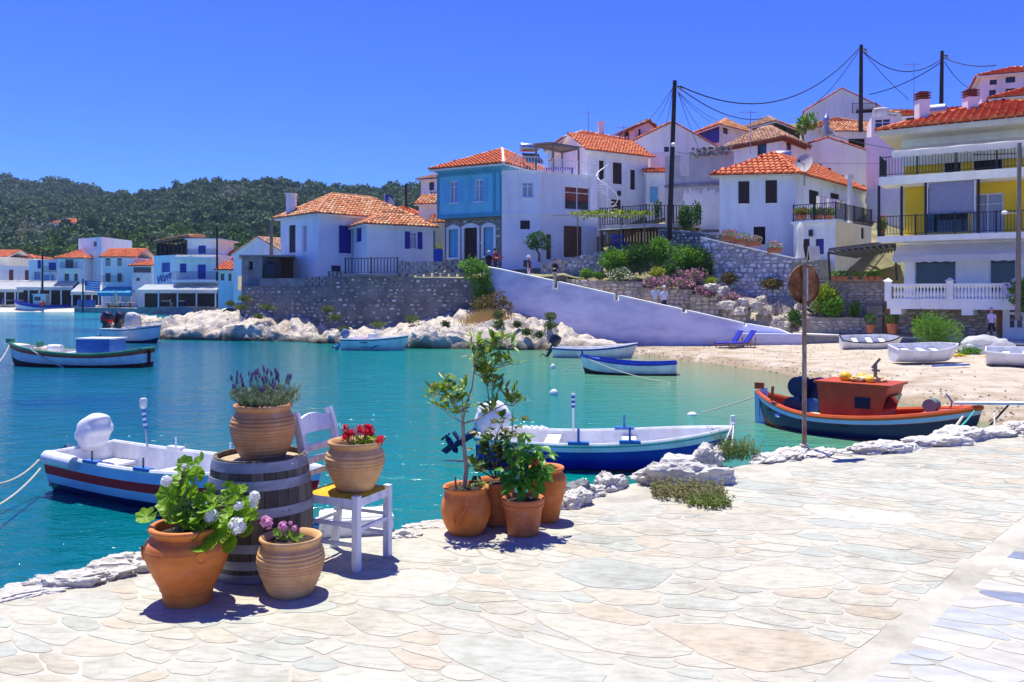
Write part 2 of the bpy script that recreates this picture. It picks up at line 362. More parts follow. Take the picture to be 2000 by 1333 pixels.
def roof(par,c,ze,zr,over=0.3,inset=0.0,m=None,nobj=0,axis=0,soffit=None,thick=0.12,cap=None,ridge_shift=0.0,sp=0.30,ln=0.40):
 """hip (inset > 0) or gable (inset = 0) roof over four plan corners (ccw); ridge along c0->c1 (axis 0) or c1->c2 (axis 1)"""
 m=m or tile;soffit=soffit or white
 c=[Vector(p) for p in c]
 if axis:c=c[1:]+c[:1]
 ctr=sum(c,Vector((0,0)))/4;e=[]
 for i in range(4):
  a=(c[i]-c[i-1]).normalized();b=(c[i]-c[(i+1) % 4]).normalized()
  e.append(c[i]+(a+b)*over)
 ml=(e[0]+e[3])/2;mr=(e[1]+e[2])/2;L=(mr-ml).length;d=(mr-ml)/L
 ins=min(inset,L*0.49) if inset else 0.0
 sh=(e[3]-e[0]).normalized()*ridge_shift
 r0=ml+d*ins+sh;r1=mr-d*ins+sh
 z0=ze-over*0.25
 E=[Vector((p.x,p.y,z0)) for p in e];R0=Vector((r0.x,r0.y,zr));R1=Vector((r1.x,r1.y,zr))
 faces=[(E[0],E[1],R1,R0),(E[2],E[3],R0,R1)]
 if ins:faces+=[(E[1],E[2],R1),(E[3],E[0],R0)]
 mb=MB();dn=Vector((0,0,-thick))
 vs_=E+[R0,R1]
 top=[(0,1,5,4),(2,3,4,5),(1,2,5),(3,0,4)]
 top=top if ins else top[:2];lo_=[p+dn for p in vs_]
 mb.add(vs_,top);mb.mi=1;mb.add(lo_,[f[::-1] for f in top])
 mb.add(vs_+lo_,[(i+6,(i+1) % 4+6,(i+1) % 4,i) for i in ((0,1,2,3) if ins else (0,2))]+([] if ins else [(1,7,11,5),(5,11,8,2),(3,9,10,4),(4,10,6,0)]))
 mb.build('roof_slab',[m,soffit],par)
 spots=[]
 for f in faces:roof_face(par,f,m,store=spots,sp=sp,ln=ln)
 lay_tiles(par,spots,m,nobj)
 cm=MB()
 rim=[(R0,R1)]+([(E[0],R0),(E[3],R0),(E[1],R1),(E[2],R1)] if ins else [])
 for a,b in rim:
  if (a-b).length>0.05:cm.tube([a+Vector((0,0,0.07)),b+Vector((0,0,0.07))],0.105,6)
 if cm.v:cm.build('ridge_cap',cap or m,par)
 return E,R0,R1
def on_roof(E,R0,R1,face,a,b):return E[0]
# ------------------------------------------------------------------ walls with openings
def quad3(A,B,C):return [A,B,C,A+C-B]
def back2(A,B,depth):
 d=(B-A).normalized();n=Vector((-d.y,d.x));return [A,B,B+n*depth,A+n*depth]
def wall_face(mb,p0,p1,z0,z1,holes,reveal=0.16):
 d=p1-p0;L=d.length;d=d/L;n=Vector((d.y,-d.x))
 us=sorted({0.0,L} | {h[0] for h in holes} | {h[1] for h in holes});zs=sorted({z0,z1} | {h[2] for h in holes} | {h[3] for h in holes})
 def pt(u,z,k=0.0):return (p0.x+d.x*u-n.x*k,p0.y+d.y*u-n.y*k,z)
 for i in range(len(us)-1):
  for j in range(len(zs)-1):
   um,zm=(us[i]+us[i+1])/2,(zs[j]+zs[j+1])/2
   if any(h[0]<um<h[1] and h[2]<zm<h[3] for h in holes):continue
   mb.quad(pt(us[i],zs[j]),pt(us[i+1],zs[j]),pt(us[i+1],zs[j+1]),pt(us[i],zs[j+1]))
 for (a,b,c,e) in holes:
  k=reveal
  mb.quad(pt(a,c),pt(a,e),pt(a,e,k),pt(a,c,k));mb.quad(pt(b,e),pt(b,c),pt(b,c,k),pt(b,e,k))
  mb.quad(pt(a,e),pt(b,e),pt(b,e,k),pt(a,e,k));mb.quad(pt(b,c),pt(a,c),pt(a,c,k),pt(b,c,k))
class Fr:  # frame on a wall: u along, z up, n outwards
 def __init__(s,p0,p1):
  s.p=p0;s.d=(p1-p0).normalized();s.n=Vector((s.d.y,-s.d.x))
 def pt(s,u,n,z):return Vector((s.p.x+s.d.x*u+s.n.x*n,s.p.y+s.d.y*u+s.n.y*n,z))
 def box(s,mb,u0,u1,n0,n1,z0,z1):
  return mb.obox(s.pt(u0,n0,z0),Vector((s.d.x,s.d.y,0))*(u1-u0),Vector((s.n.x,s.n.y,0))*(n1-n0),(0,0,z1-z0))
def shutter_leaf(mb,f,u0,u1,n,z0,z1):
 t=0.05;f.box(mb,u0,u1,n,n+0.025,z0,z1)
 for (a,b,c,e) in ((u0,u0+t,z0,z1),(u1-t,u1,z0,z1),(u0+t,u1-t,z0,z0+t),(u0+t,u1-t,z1-t,z1),(u0+t,u1-t,(z0+z1)/2-t/2,(z0+z1)/2+t/2)):
  f.box(mb,a,b,n+0.025,n+0.045,c,e)
 k=max(4,int((z1-z0)/0.16))
 for i in range(k):
  z=z0+t+(z1-z0-2*t)*(i+0.3)/k;f.box(mb,u0+t,u1-t,n+0.025,n+0.037,z,z+0.03)
def put_opening(t,f,a,b,c,e,kind,m1,m2,rev):
 w,h=b-a,e-c
 if kind=='shut':
  for q in range(2):
   mb=MB();shutter_leaf(mb,f,a+0.01+q*w/2,a+w/2-0.005+q*w/2,-rev+0.03,c+0.01,e-0.01)
   mb.build('shutter',m1,t)
  mb=MB();f.box(mb,a-.04,b+.04,0.003,.05,c-.05,c-0.002);mb.build('window_sill',m2 or white,t)
 elif kind in ('win','winsh'):
  fw=min(0.07,w*0.09);mb=MB()
  for (u0,u1,z0,z1) in ((a,a+fw,c,e),(b-fw,b,c,e),(a+fw,b-fw,c,c+fw),(a+fw,b-fw,e-fw,e),((a+b)/2-fw*.5,(a+b)/2+fw*.5,c+fw,e-fw)):
   f.box(mb,u0,u1,-rev+0.04,-rev+0.1,z0,z1)
  zt=e-h*0.27;f.box(mb,a+fw,(a+b)/2-fw*.5,-rev+0.045,-rev+0.095,zt-fw*.35,zt+fw*.35);f.box(mb,(a+b)/2+fw*.5,b-fw,-rev+0.045,-rev+0.095,zt-fw*.35,zt+fw*.35)
  wn=mb.build('window',m2 or framew,t)
  for q in range(2):
   p=MB();u0=a+fw if q==0 else (a+b)/2+fw*.5;u1=(a+b)/2-fw*.5 if q==0 else b-fw
   f.box(p,u0,u1,-rev+0.05,-rev+0.06,c+fw,e-fw);p.build('pane',m1 if kind=='win' and m1 else curtain,wn)
  s=MB();f.box(s,a-.06,b+.06,0.003,.08,c-.06,c-0.002);s.build('window_sill',m2 or white,t)
  if kind=='winsh':
   for q in range(2):
    mb=MB();u0=a-w*.62 if q==0 else b+0.02;shutter_leaf(mb,f,u0,u0+w*.6,0.006,c-.03,e+.03);mb.build('shutter',m1,t)
 elif kind=='door':
  mb=MB();f.box(mb,a+.01,b-.01,-rev+.02,-rev+.06,c,e-.01)
  for q in range(2):
   u0=a+.06+q*(w/2-.01);u1=u0+w/2-.11
   for (z0,z1) in ((c+.12,c+h*.38),(c+h*.44,c+h*.72),(c+h*.78,e-.08)):
    f.box(mb,u0,u1,-rev+.06,-rev+.075,z0,z1)
  d=mb.build('door',m1,t)
  hd=MB();f.box(hd,(a+b)/2+.03,(a+b)/2+.07,-rev+.076,-rev+.12,c+h*.44,c+h*.5);hd.build('handle',iron,d)
 elif kind=='dark':
  fw=min(.06,w*.12);mb=MB()
  for (u0,u1,z0,z1) in ((a,a+fw,c,e),(b-fw,b,c,e),(a+fw,b-fw,e-fw,e),(a+fw,b-fw,c,c+fw)):
   f.box(mb,u0,u1,-rev+0.03,-rev+0.08,z0,z1)
  wn=mb.build('window',m2 or brown,t)
  p=MB();f.box(p,a+fw,b-fw,-rev+.03,-rev+.04,c+fw,e-fw);p.build('pane',m1 or glass,wn)
def bldg(name,label,pts,z0,z1,m,ops=(),cat='house',gable=None,rev=0.16,parapet=0.0,group=None,top=True):
 """one house: walls with recessed openings; ops = (face, px0, py0, px1, py1, kind, material, frame material) in photo pixels on that face"""
 pts=[Vector(p) for p in pts];c=sum(pts,Vector((0,0)))/len(pts)
 t=thing(name,label,cat,(c.x,c.y,z0),0,group)
 mb=MB();frames=[]
 for i in range(len(pts)):
  p0,p1=pts[i],pts[(i+1) % len(pts)];hs_=[]
  for o in ops:
   if o[0] != i:continue
   u0,za=ray_uz(p0,p1,o[1],o[2]);u1,zb=ray_uz(p0,p1,o[3],o[4]);_,zc=ray_uz(p0,p1,(o[1]+o[3])/2,o[2]);_,zd=ray_uz(p0,p1,(o[1]+o[3])/2,o[4])
   L=(p1-p0).length
   u0,u1=max(0.05,min(u0,u1)),min(L-0.05,max(u0,u1));lo,hi=max(z0+0.01,min(zc,zd)),min(z1-0.02,max(zc,zd))
   if u1-u0<0.08 or hi-lo<0.08:continue
   hs_.append((u0,u1,lo,hi));frames.append((Fr(p0,p1),u0,u1,lo,hi,o[5],o[6] if len(o)>6 else None,o[7] if len(o)>7 else None))
  wall_face(mb,p0,p1,z0,z1,hs_,rev)
  if gable and i in gable:
   mb.quad((p0.x,p0.y,z1),(p1.x,p1.y,z1),((p0.x+p1.x)/2,(p0.y+p1.y)/2,gable[i]))
 if top:mb.quad(*[(p.x,p.y,z1) for p in pts])
 if parapet:
  n=len(pts)
  for i in range(n):
   f=Fr(pts[i],pts[(i+1) % n]);f.box(mb,0.0,(pts[(i+1) % n]-pts[i]).length,-0.2,0.03,z1+.002,z1+parapet)
 mb.build('wall',m,t)
 for a in frames:put_opening(t,*a,rev)
 return t
def railing(par,a,b,h,m=None,n=None,posts=True,name='railing',sp=0.13,r=0.012):
 """iron or timber railing from a to b (points at the floor)"""
 a,b=Vector(a),Vector(b);L=(b-a).length;m=m or iron;n=n or max(4,int(L/sp));up=Vector((0,0,h));mb=MB()
 mb.bar(a+up,b+up,0.05,0.04);mb.bar(a+Vector((0,0,.1)),b+Vector((0,0,.1)),0.035,0.03)
 for i in range(n+1):
  p=a.lerp(b,i/n);mb.bar(p+Vector((0,0,.115)),p+up-Vector((0,0,.02)),r*2,r*2,up=(b-a))
 o=mb.build(name,m,par)
 if posts:
  k=max(1,round(L/1.6))
  for i in range(k+1):
   p=a.lerp(b,i/k);q=MB();q.bar(p,p+up+Vector((0,0,.06)),.07,.07,up=(b-a));q.build('railing_post',m,o)
 return o
def chimney(par,p,w,h,m=None,vents=True,cap=None):
 mb=MB();x,y,z=p;mb.box(x-w/2,x+w/2,y-w/2,y+w/2,z,z+h);c=mb.build('chimney',m or white,par)
 k=MB();zz=z+h+.002
 if vents:
  for q in range(3):
   k.box(x-w*.58,x+w*.58,y-w*.58,y+w*.58,zz+q*.13+.05,zz+q*.13+.1)
  k.box(x-w*.4,x+w*.4,y-w*.4,y+w*.4,zz,zz+.42)
 else:
  k.box(x-w*.62,x+w*.62,y-w*.62,y+w*.62,zz,zz+.09);
 k.build('chimney_cap',cap or (rust_fascia if vents else m or white),c)
 return c
# ------------------------------------------------------------------ stone walls: each stone its own piece
def stone_tmpl(sd):
 rg=random.Random(sd);n=8;rad=[rg.uniform(.40,.52) for _ in range(n)];vs_=[]
 for (k,y) in ((1.0,0.0),(1.0,-.55),(.78,-1.0)):
  for i in range(n):
   a=2*math.pi*(i+.5)/n;q=rad[i]
   x=math.copysign(abs(math.cos(a)) ** .7,math.cos(a))*q*k;z=math.copysign(abs(math.sin(a)) ** .7,math.sin(a))*q*k
   vs_.append(Vector((x,y+(rg.uniform(-.15,.15) if y<-.9 else 0),z)))
 fs=[]
 for j in range(2):
  for i in range(n):fs.append((j*n+i,j*n+(i+1) % n,(j+1)*n+(i+1) % n,(j+1)*n+i))
 fs.append(tuple(2*n+i for i in range(n)))
 return vs_,fs
ST=[stone_tmpl(k) for k in range(8)]
ST_ME={}
def stone_me(k,m):
 if (k,m.name) not in ST_ME:
  mb=MB();mb.add(*ST[k]);ST_ME[(k,m.name)]=mb.mesh('stone',m,True,None,40)
 return ST_ME[(k,m.name)]
def stones(par,p0,p1,zb,zt,sw,sh,m,nobj=120,gap=0.82,proud=0.05,skip=0.0,zb2=None,zt2=None,sd=1,holes=()):
 """stones in rough courses on the face p0->p1 (seen left to right), between bottom and top heights"""
 rg=random.Random(sd);f=Fr(p0,p1);L=(p1-p0).length;zb2=zb if zb2 is None else zb2;zt2=zt if zt2 is None else zt2
 lo,hi=min(zb,zb2),max(zt,zt2);out=[];z=lo
 while z<hi:
  h=sh*rg.uniform(.75,1.3);u=-rg.uniform(0,sw)
  while u<L:
   w_=sw*rg.uniform(.6,1.5);uc=u+w_/2;zc=z+h/2+rg.uniform(-.15,.15)*h;k=uc/L
   if 0<uc-w_*.35 and uc+w_*.35<L and zb+(zb2-zb)*k<zc-h*.2 and zc+h*.42<zt+(zt2-zt)*k and rg.random()>skip and not any(a<uc<b and c<zc<e for a,b,c,e in holes):
    out.append((uc,zc,w_*gap*1.06,h*gap*1.08,rg.randrange(8),rg.uniform(-.12,.12),proud*rg.uniform(.5,1.3)))
   u+=w_
  z+=h
 out.sort(key=lambda s:-s[2]*s[3]);off=Vector(WL[par.name]);mb=MB()
 for i,(uc,zc,w_,h,k,a,pr) in enumerate(out):
  o=f.pt(uc,-0.01,zc);U=Vector((f.d.x,f.d.y,0));Z=Vector((0,0,1));Y=Vector((-f.n.x,-f.n.y,0))
  X2=(U*math.cos(a)+Z*math.sin(a))*w_;Z2=(Z*math.cos(a)-U*math.sin(a))*h
  if i<nobj:inst('stone',stone_me(k,m),par,frame_m(o-off,X2,Y*pr,Z2))
  else:mb.tmpl(ST[k][0],ST[k][1],frame_m(o,X2,Y*pr,Z2))
 if mb.v:mb.build('small_stones',m,par,True)['kind']='stuff'
def wall_body(par,p0,p1,zb,zt,thick,m,zb2=None,zt2=None,name='wall_core'):
 zb2=zb if zb2 is None else zb2;zt2=zt if zt2 is None else zt2;f=Fr(p0,p1);L=(p1-p0).length;mb=MB()
 q=[f.pt(0,0,0),f.pt(L,0,0),f.pt(L,-thick,0),f.pt(0,-thick,0)]
 mb.prism([(p.x,p.y) for p in q],[zb,zb2,zb2,zb],[zt,zt2,zt2,zt]);return mb.build(name,m,par)
# ------------------------------------------------------------------ leaves and shrubs
def leaf_t(kind='oval'):
 if kind=='oval':o=[(0,0),(.22,.3),(.2,.65),(0,1),(-.2,.65),(-.22,.3)]
 elif kind=='thin':o=[(0,0),(.09,.3),(.08,.7),(0,1),(-.08,.7),(-.09,.3)]
 else:o=[(0,0),(.3,.2),(.38,.55),(0,1),(-.38,.55),(-.3,.2)]
 vs_=[Vector((x,y,-.10*(y-.4) ** 2*2+abs(x)*.25)) for x,y in o]+[Vector((0,.5,-.02))]
 return vs_,[(0,1,6),(1,2,6),(2,3,6),(3,4,6),(4,5,6),(5,0,6)]
def rand_dirs(n,sd):
 r=np.random.default_rng(sd);v=r.normal(size=(n,3));return v/np.linalg.norm(v,axis=1)[:,None],r
def foliage(blobs,n,size,sd,shape='oval',shell=.55,upbias=.35):
 """leaves through the volume of several ellipsoids: (centre, radii); returns verts, faces"""
 tv,tf=leaf_t(shape);tv=np.array([tuple(v) for v in tv]) if shape else None
 tri=np.array(tf);r=np.random.default_rng(sd)
 vol=np.array([b[1][0]*b[1][1]*b[1][2] for b in blobs]) ** .75;cnt=np.maximum(3,(n*vol/vol.sum()).astype(int));V=[];
 for (c,rad),k in zip(blobs,cnt):
  d=r.normal(size=(k,3));d /= np.linalg.norm(d,axis=1)[:,None]
  q=shell+(1-shell)*r.random((k,1)) ** .6
  q *= 1+.22*np.sin(d[:,:1]*5+sd)*np.cos(d[:,1:2]*4+sd*2)+.10*r.normal(size=(k,1))
  p=np.array(c)+d*q*np.array(rad)
  y=d+r.normal(size=(k,3))*.6;y[:,2]+=upbias;y /= np.linalg.norm(y,axis=1)[:,None]
  x=np.cross(y,r.normal(size=(k,3)));x /= np.linalg.norm(x,axis=1)[:,None];z=np.cross(x,y)
  s=size*r.uniform(.6,1.35,(k,1,1))
  V.append(p[:,None,:]+s*(tv[None,:,0:1]*x[:,None,:]+tv[None,:,1:2]*y[:,None,:]+tv[None,:,2:3]*z[:,None,:]))
 V=np.concatenate(V);k=len(V);nv=tv.shape[0]
 Fc=(tri[None]+(np.arange(k)*nv)[:,None,None]).reshape(-1,3)
 return V.reshape(-1,3),Fc
def np_mesh(name,V,Fc,m):
 me=bpy.data.meshes.new(name);me.vertices.add(len(V));me.vertices.foreach_set('co',np.asarray(V,np.float32).ravel())
 k=Fc.shape[1];me.loops.add(len(Fc)*k);me.loops.foreach_set('vertex_index',Fc.astype(np.int32).ravel())
 me.polygons.add(len(Fc));me.polygons.foreach_set('loop_start',np.arange(0,len(Fc)*k,k,dtype=np.int32));me.polygons.foreach_set('loop_total',np.full(len(Fc),k,np.int32))
 me.update(calc_edges=True);me.validate();
 for x in (m if isinstance(m,(list,tuple)) else [m]):me.materials.append(x)
 return me
def part_np(name,V,Fc,m,par,kind='stuff'):
 off=np.array(WL[par.name]);o=bpy.data.objects.new(name,np_mesh(name,V-off,Fc,m));col.objects.link(o);o.parent=par
 if kind:o['kind']=kind
 return o
def shrub(name,label,base,blobs,n,size,m,cat='shrub',sd=1,shape='oval',flowers=None,stem=0.0,group=None,shell=.5):
 """blobs are relative to the base: ((dx,dy,dz),(rx,ry,rz))"""
 b=Vector(base);t=thing(name,label,cat,b,0,group)
 bl=[((b.x+c[0],b.y+c[1],b.z+c[2]),r) for c,r in blobs]
 V,Fc=foliage(bl,n,size,sd,shape,shell);part_np('foliage',V,Fc,m,t)
 st=MB();rg=random.Random(sd)
 for c,r in bl:
  q=Vector(c);st.tube([b+Vector((rg.uniform(-.05,.05),0,-.03)),b.lerp(q,.5)+Vector((rg.uniform(-.08,.08),0,0)),q],[max(.02,stem),max(.014,stem*.7),.008],5)
 st.build('stem',bark,t)
 if flowers:
  fm,k,fs=flowers;V,Fc=foliage([(c,tuple(x*1.04 for x in r)) for c,r in bl],k,fs,sd+5,'wide',.93,.8);part_np('blossom',V,Fc,fm,t)
 return t
# ================================================================== THE SETTING
# ---- sea
def sea_material():
 m=bpy.data.materials.new('clear_sea_water');m.use_nodes=True;N=m.node_tree.nodes;L=m.node_tree.links
 b=N['Principled BSDF'];b.inputs['Roughness'].default_value=0.10;b.inputs['IOR'].default_value=1.33
 ge=N.new('ShaderNodeNewGeometry');sx=N.new('ShaderNodeSeparateXYZ');L.new(ge.outputs['Position'],sx.inputs[0])
 def mth(op,a,b_=None,c=None):
  n=N.new('ShaderNodeMath');n.operation=op
  for i,v in enumerate((a,b_,c)):
   if v is None:continue
   if isinstance(v,(int,float)):n.inputs[i].default_value=v
   else:L.new(v,n.inputs[i])
  return n.outputs[0]
 def nz(scale,vec=(1,1,1),det=3,rough=.55,dist=0.0):
  mp=N.new('ShaderNodeMapping');mp.inputs['Scale'].default_value=vec;L.new(ge.outputs['Position'],mp.inputs[0])
  n=N.new('ShaderNodeTexNoise');n.inputs['Scale'].default_value=scale;n.inputs['Detail'].default_value=det;n.inputs['Roughness'].default_value=rough;n.inputs['Distortion'].default_value=dist
  L.new(mp.outputs[0],n.inputs['Vector']);return n.outputs['Fac']
 # depth of water: metres from the beach line (beach runs from (7,44) to (12,18))
 big=nz(.06,(1,.55,1),4)
 wob=mth('MULTIPLY',mth('SUBTRACT',big,.5),9.0)
 # signed distance from the line through (5.6,42.5) and (11.6,18.8): normal towards the open water (-0.969,-0.246)
 d=mth('ADD',mth('MULTIPLY',mth('SUBTRACT',sx.outputs[0],11.6),-.969),mth('MULTIPLY',mth('SUBTRACT',sx.outputs[1],18.8),-.246))
 dn=mth('DIVIDE',mth('ADD',d,wob),30.0)
 r1=N.new('ShaderNodeValToRGB');e=r1.color_ramp.elements
 e[0].position=0.0;e[0].color=(.24,.25,.13,1);e[1].position=1.0;e[1].color=(.000,.105,.165,1)
 for p,c in ((.09,(.16,.28,.155)),(.22,(.05,.245,.165)),(.36,(.000,.185,.175)),(.62,(.000,.105,.130))):
  x=e.new(p);x.color=c+(1,)
 L.new(dn,r1.inputs['Fac'])
 # far water near the other shore is bright over sand, with dark bands of sea grass
 far=mth('MULTIPLY',mth('SUBTRACT',sx.outputs[1],40.0),1/70.0);far.node.use_clamp=True
 mx=N.new('ShaderNodeMix');mx.data_type='RGBA';L.new(far,mx.inputs['Factor']);L.new(r1.outputs[0],mx.inputs['A']);mx.inputs['B'].default_value=(.001,.25,.33,1)
 patch=nz(.085,(.45,1.0,1),5,.6,.4)
 pr=N.new('ShaderNodeValToRGB');pr.color_ramp.elements[0].position=.50;pr.color_ramp.elements[0].color=(0,0,0,1);pr.color_ramp.elements[1].position=.60;pr.color_ramp.elements[1].color=(1,1,1,1)
 L.new(patch,pr.inputs['Fac'])
 lim=mth('MULTIPLY',mth('SUBTRACT',dn,.45),3.0);lim.node.use_clamp=True
 pf=mth('MULTIPLY',mth('MULTIPLY',pr.outputs[0],lim),.85)
 m2=N.new('ShaderNodeMix');m2.data_type='RGBA';L.new(pf,m2.inputs['Factor']);L.new(mx.outputs['Result'],m2.inputs['A']);m2.inputs['B'].default_value=(.000,.06,.15,1)
 L.new(m2.outputs['Result'],b.inputs['Base Color'])
 w1=nz(1.7,(.55,1.25,1),4,.6,.5);w2=nz(7.0,(.6,1.2,1),3,.6,.3);w3=nz(.35,(.6,1.2,1),2)
 hgt=mth('ADD',mth('ADD',w1,mth('MULTIPLY',w2,.20)),mth('MULTIPLY',w3,.6))
 bp=N.new('ShaderNodeBump');bp.inputs['Strength'].default_value=1.0;bp.inputs['Distance'].default_value=.13
 L.new(hgt,bp.inputs['Height']);L.new(bp.outputs[0],b.inputs['Normal'])
 return m
mb=MB();mb.quad((-1500,-60,0),(1500,-60,0),(1500,2500,0),(-1500,2500,0));sea=struct('sea',mb,sea_material())
# ---- quay: rocky-edged slab, its edge runs obliquely away to the right
EDGE=[(-3.9,2.0),(-3.55,4.2),(-3.15,5.1),(-2.9,5.35),(-2.45,5.72),(-2.0,6.05),(-1.6,6.28),(-1.15,6.42),(-0.72,6.62),(-0.3,7.0),(0.1,7.25),(0.5,7.42),(0.85,7.85),
  (1.3,8.25),(1.8,8.6),(2.45,9.0),(2.9,9.3),(3.5,9.7),(4.2,10.0),(5.0,10.45),(5.8,10.95),(6.9,11.5),(9,12.6),(13,14.6),(22,18)]
rg=random.Random(3);edge=[]
for (a,b) in zip(EDGE[:-1],EDGE[1:]):
 for k in range(4):
  t_=k/4;edge.append((a[0]+(b[0]-a[0])*t_+rg.uniform(-.04,.04),a[1]+(b[1]-a[1])*t_+rg.uniform(-.05,.05)))
edge.append(EDGE[-1])
QPOLY=[(p[0],p[1]) for p in edge]+[(22,-4),(-3.9,-4)]
quay_m=M('pale_paving_mortar',(0.38,0.36,0.295),(0.49,0.465,0.39),dirt=(.6,(.55,.5,.45),3),rough=0.95,scale=2.5,bump=0.5,bscale=30,spec=.1,c3=(0.46,0.425,0.36),bdist=0.006,detail=9)
mb=MB();n=len(edge);rows=[(0.0,0.0),(.02,-.10),(-.06,-.32),(.10,-.6),(-.04,-.9),(.12,-1.4),(.2,-2.0)]
ctr=Vector((2,2));allp=[]
for (o,dz) in rows:
 for (x,y) in edge:
  q=Vector((x,y));nn=Vector((-.53,.85));k=noise.noise(Vector((x*2.2,y*2.2,dz*3)))*.12 if dz<0 else 0
  q=q+nn*(o+k);allp.append((q.x,q.y,QZ+dz))
mb.v=allp;mb.f=[(j*n+i,j*n+i+1,(j+1)*n+i+1,(j+1)*n+i)[::1] for j in range(len(rows)-1) for i in range(n-1)];mb.m=[1]*len(mb.f)
mb.add([(x,y,QZ) for x,y in QPOLY],[tuple(range(len(QPOLY)))[::-1]])
quay=struct('quay',mb,[quay_m,limestone])
# ---- crazy paving: each flag its own stone
pave=M('paving_flag',(0.60,0.61,0.61),(1.10,1.09,1.07),rough=0.8,scale=7,bump=0.6,bscale=13,spec=.2,stretch=(1,3.2,1),bdist=0.014,c3=(0.97,0.96,0.95),lo=.25,hi=.72,detail=10,dirt=(.7,(.60,.56,.50),2.8),bloom=(.3,(.54,.50,.43),1.6),
  pieces=[(0.458,0.438,0.360),(0.472,0.454,0.381),(0.438,0.434,0.377),(0.465,0.431,0.354),(0.418,0.424,0.367),(0.498,0.472,0.393),(0.472,0.428,0.347),(0.458,0.444,0.381),(0.478,0.411,0.320),(0.397,0.403,0.356),(0.484,0.454,0.374),(0.451,0.438,0.374),(0.484,0.452,0.367),(0.505,0.482,0.407)])
pave_blue=M('blue_grey_paving_flag',(0.80,0.80,0.80),(1.1,1.1,1.1),rough=0.7,scale=3.2,bump=0.55,bscale=12,stretch=(1,2.6,1),bdist=0.012,
   pieces=[(.44,.43,.42),(.33,.34,.38),(.47,.44,.40),(.20,.22,.30),(.48,.45,.40),(.38,.39,.41),(.45,.42,.37)])
pave_white=M('white_marble_flag',(0.70,0.69,0.66),(0.80,0.79,0.76),rough=0.6,scale=4,bump=0.4,bscale=12,bdist=0.01)
def clip(poly,a,n):  # keep the side where (p-a).n <= 0
 out=[]
 for i in range(len(poly)):
  p,q=poly[i],poly[(i+1) % len(poly)];dp=(p-a).dot(n);dq=(q-a).dot(n)
  if dp<=0:out.append(p)
  if (dp<0) != (dq<0) and abs(dp-dq)>1e-9:out.append(p+(q-p)*(dp/(dp-dq)))
 return out
LA,LB=Vector((1.30,3.85)),Vector((4.35,7.1))  # smooth mortar strip between the two pavings
ld=(LB-LA).normalized();ln_=Vector((ld.y,-ld.x))  # to the right
def warp(p):return Vector((.72*p.x+.10*math.sin(1.5*p.y+.6)+.06*math.sin(4.1*p.y),1.12*p.y+.10*math.sin(2.1*p.x)+.3*p.x))
def unwarp(q):
 p=Vector((q.x/.72,q.y/1.12))
 for _ in range(14):p=Vector(((q.x-.10*math.sin(1.5*p.y+.6)-.06*math.sin(4.1*p.y))/.72,(q.y-.10*math.sin(2.1*p.x)-.3*p.x)/1.12))
 return p
rg=random.Random(11);S_=np.zeros((1500,3));ns_=0
for _ in range(16000):
 y=2.8+10.5*rg.random() ** 1.15;x=rg.uniform(-4.2,8.5)
 if abs(x)>y*.66+.4 or not pt_in(QPOLY,x,y):continue
 p=Vector((x,y));right=(p-LA).dot(ln_)>0
 r=rg.choice([.09,.13,.18,.24,.32,.42,.54]) if not right else rg.choice([.11,.15,.18,.24])
 if y>7:r *= 1.15
 q=warp(p)
 if ns_ and (np.hypot(S_[:ns_,0]-q.x,S_[:ns_,1]-q.y)<(r+S_[:ns_,2])*.48).any():continue
 S_[ns_]=(q.x,q.y,r);ns_+=1
 if ns_>=1490:break
S_=S_[:ns_]
def inside_q(p):return pt_in(QPOLY,p.x,p.y)
flags=[]
for i in range(ns_):
 q0=Vector(S_[i,:2]);r=S_[i,2];near=np.argsort((S_[:,0]-q0.x) ** 2+(S_[:,1]-q0.y) ** 2)[1:17]
 poly=[q0+Vector(v)*.6 for v in ((-1,-1),(1,-1),(1,1),(-1,1))]
 for j in near:
  dv=Vector(S_[j,:2])-q0;poly=clip(poly,q0+dv*(r/(r+S_[j,2])),dv.normalized())
  if len(poly)<3:break
 if len(poly)<3:continue
 fine=[]
 for k in range(len(poly)):
  a,b=poly[k],poly[(k+1) % len(poly)];L_=(b-a).length
  if L_<.02:continue
  n_=max(2,min(5,int(L_/.06)))
  fine+=[unwarp(a.lerp(b,(t_+.5)/n_)) for t_ in range(n_)]
 if len(fine)<5:continue
 c=sum(fine,Vector((0,0)))/len(fine);s=(c-LA).dot(ln_)
 poly=clip(fine,LA+ln_*.17,-ln_) if s>.085 else clip(fine,LA,ln_)
 if len(poly)<5:continue
 g=rg.uniform(.004,.015);out=[]
 for q in poly:dcen=q-c;out.append(c+dcen*(1-g/max(dcen.length,.05))+Vector((rg.uniform(-.006,.006),rg.uniform(-.005,.005))))
 if not all(inside_q(c+(q-c)*1.1) for q in out):continue
 ar=abs(sum(out[k].x*out[k-1].y-out[k-1].x*out[k].y for k in range(len(out))))/2
 if ar<.004:continue
 flags.append((c,out,s,ar/c.length ** 3))
flags.sort(key=lambda f:-f[3])
stuff_mb=MB()
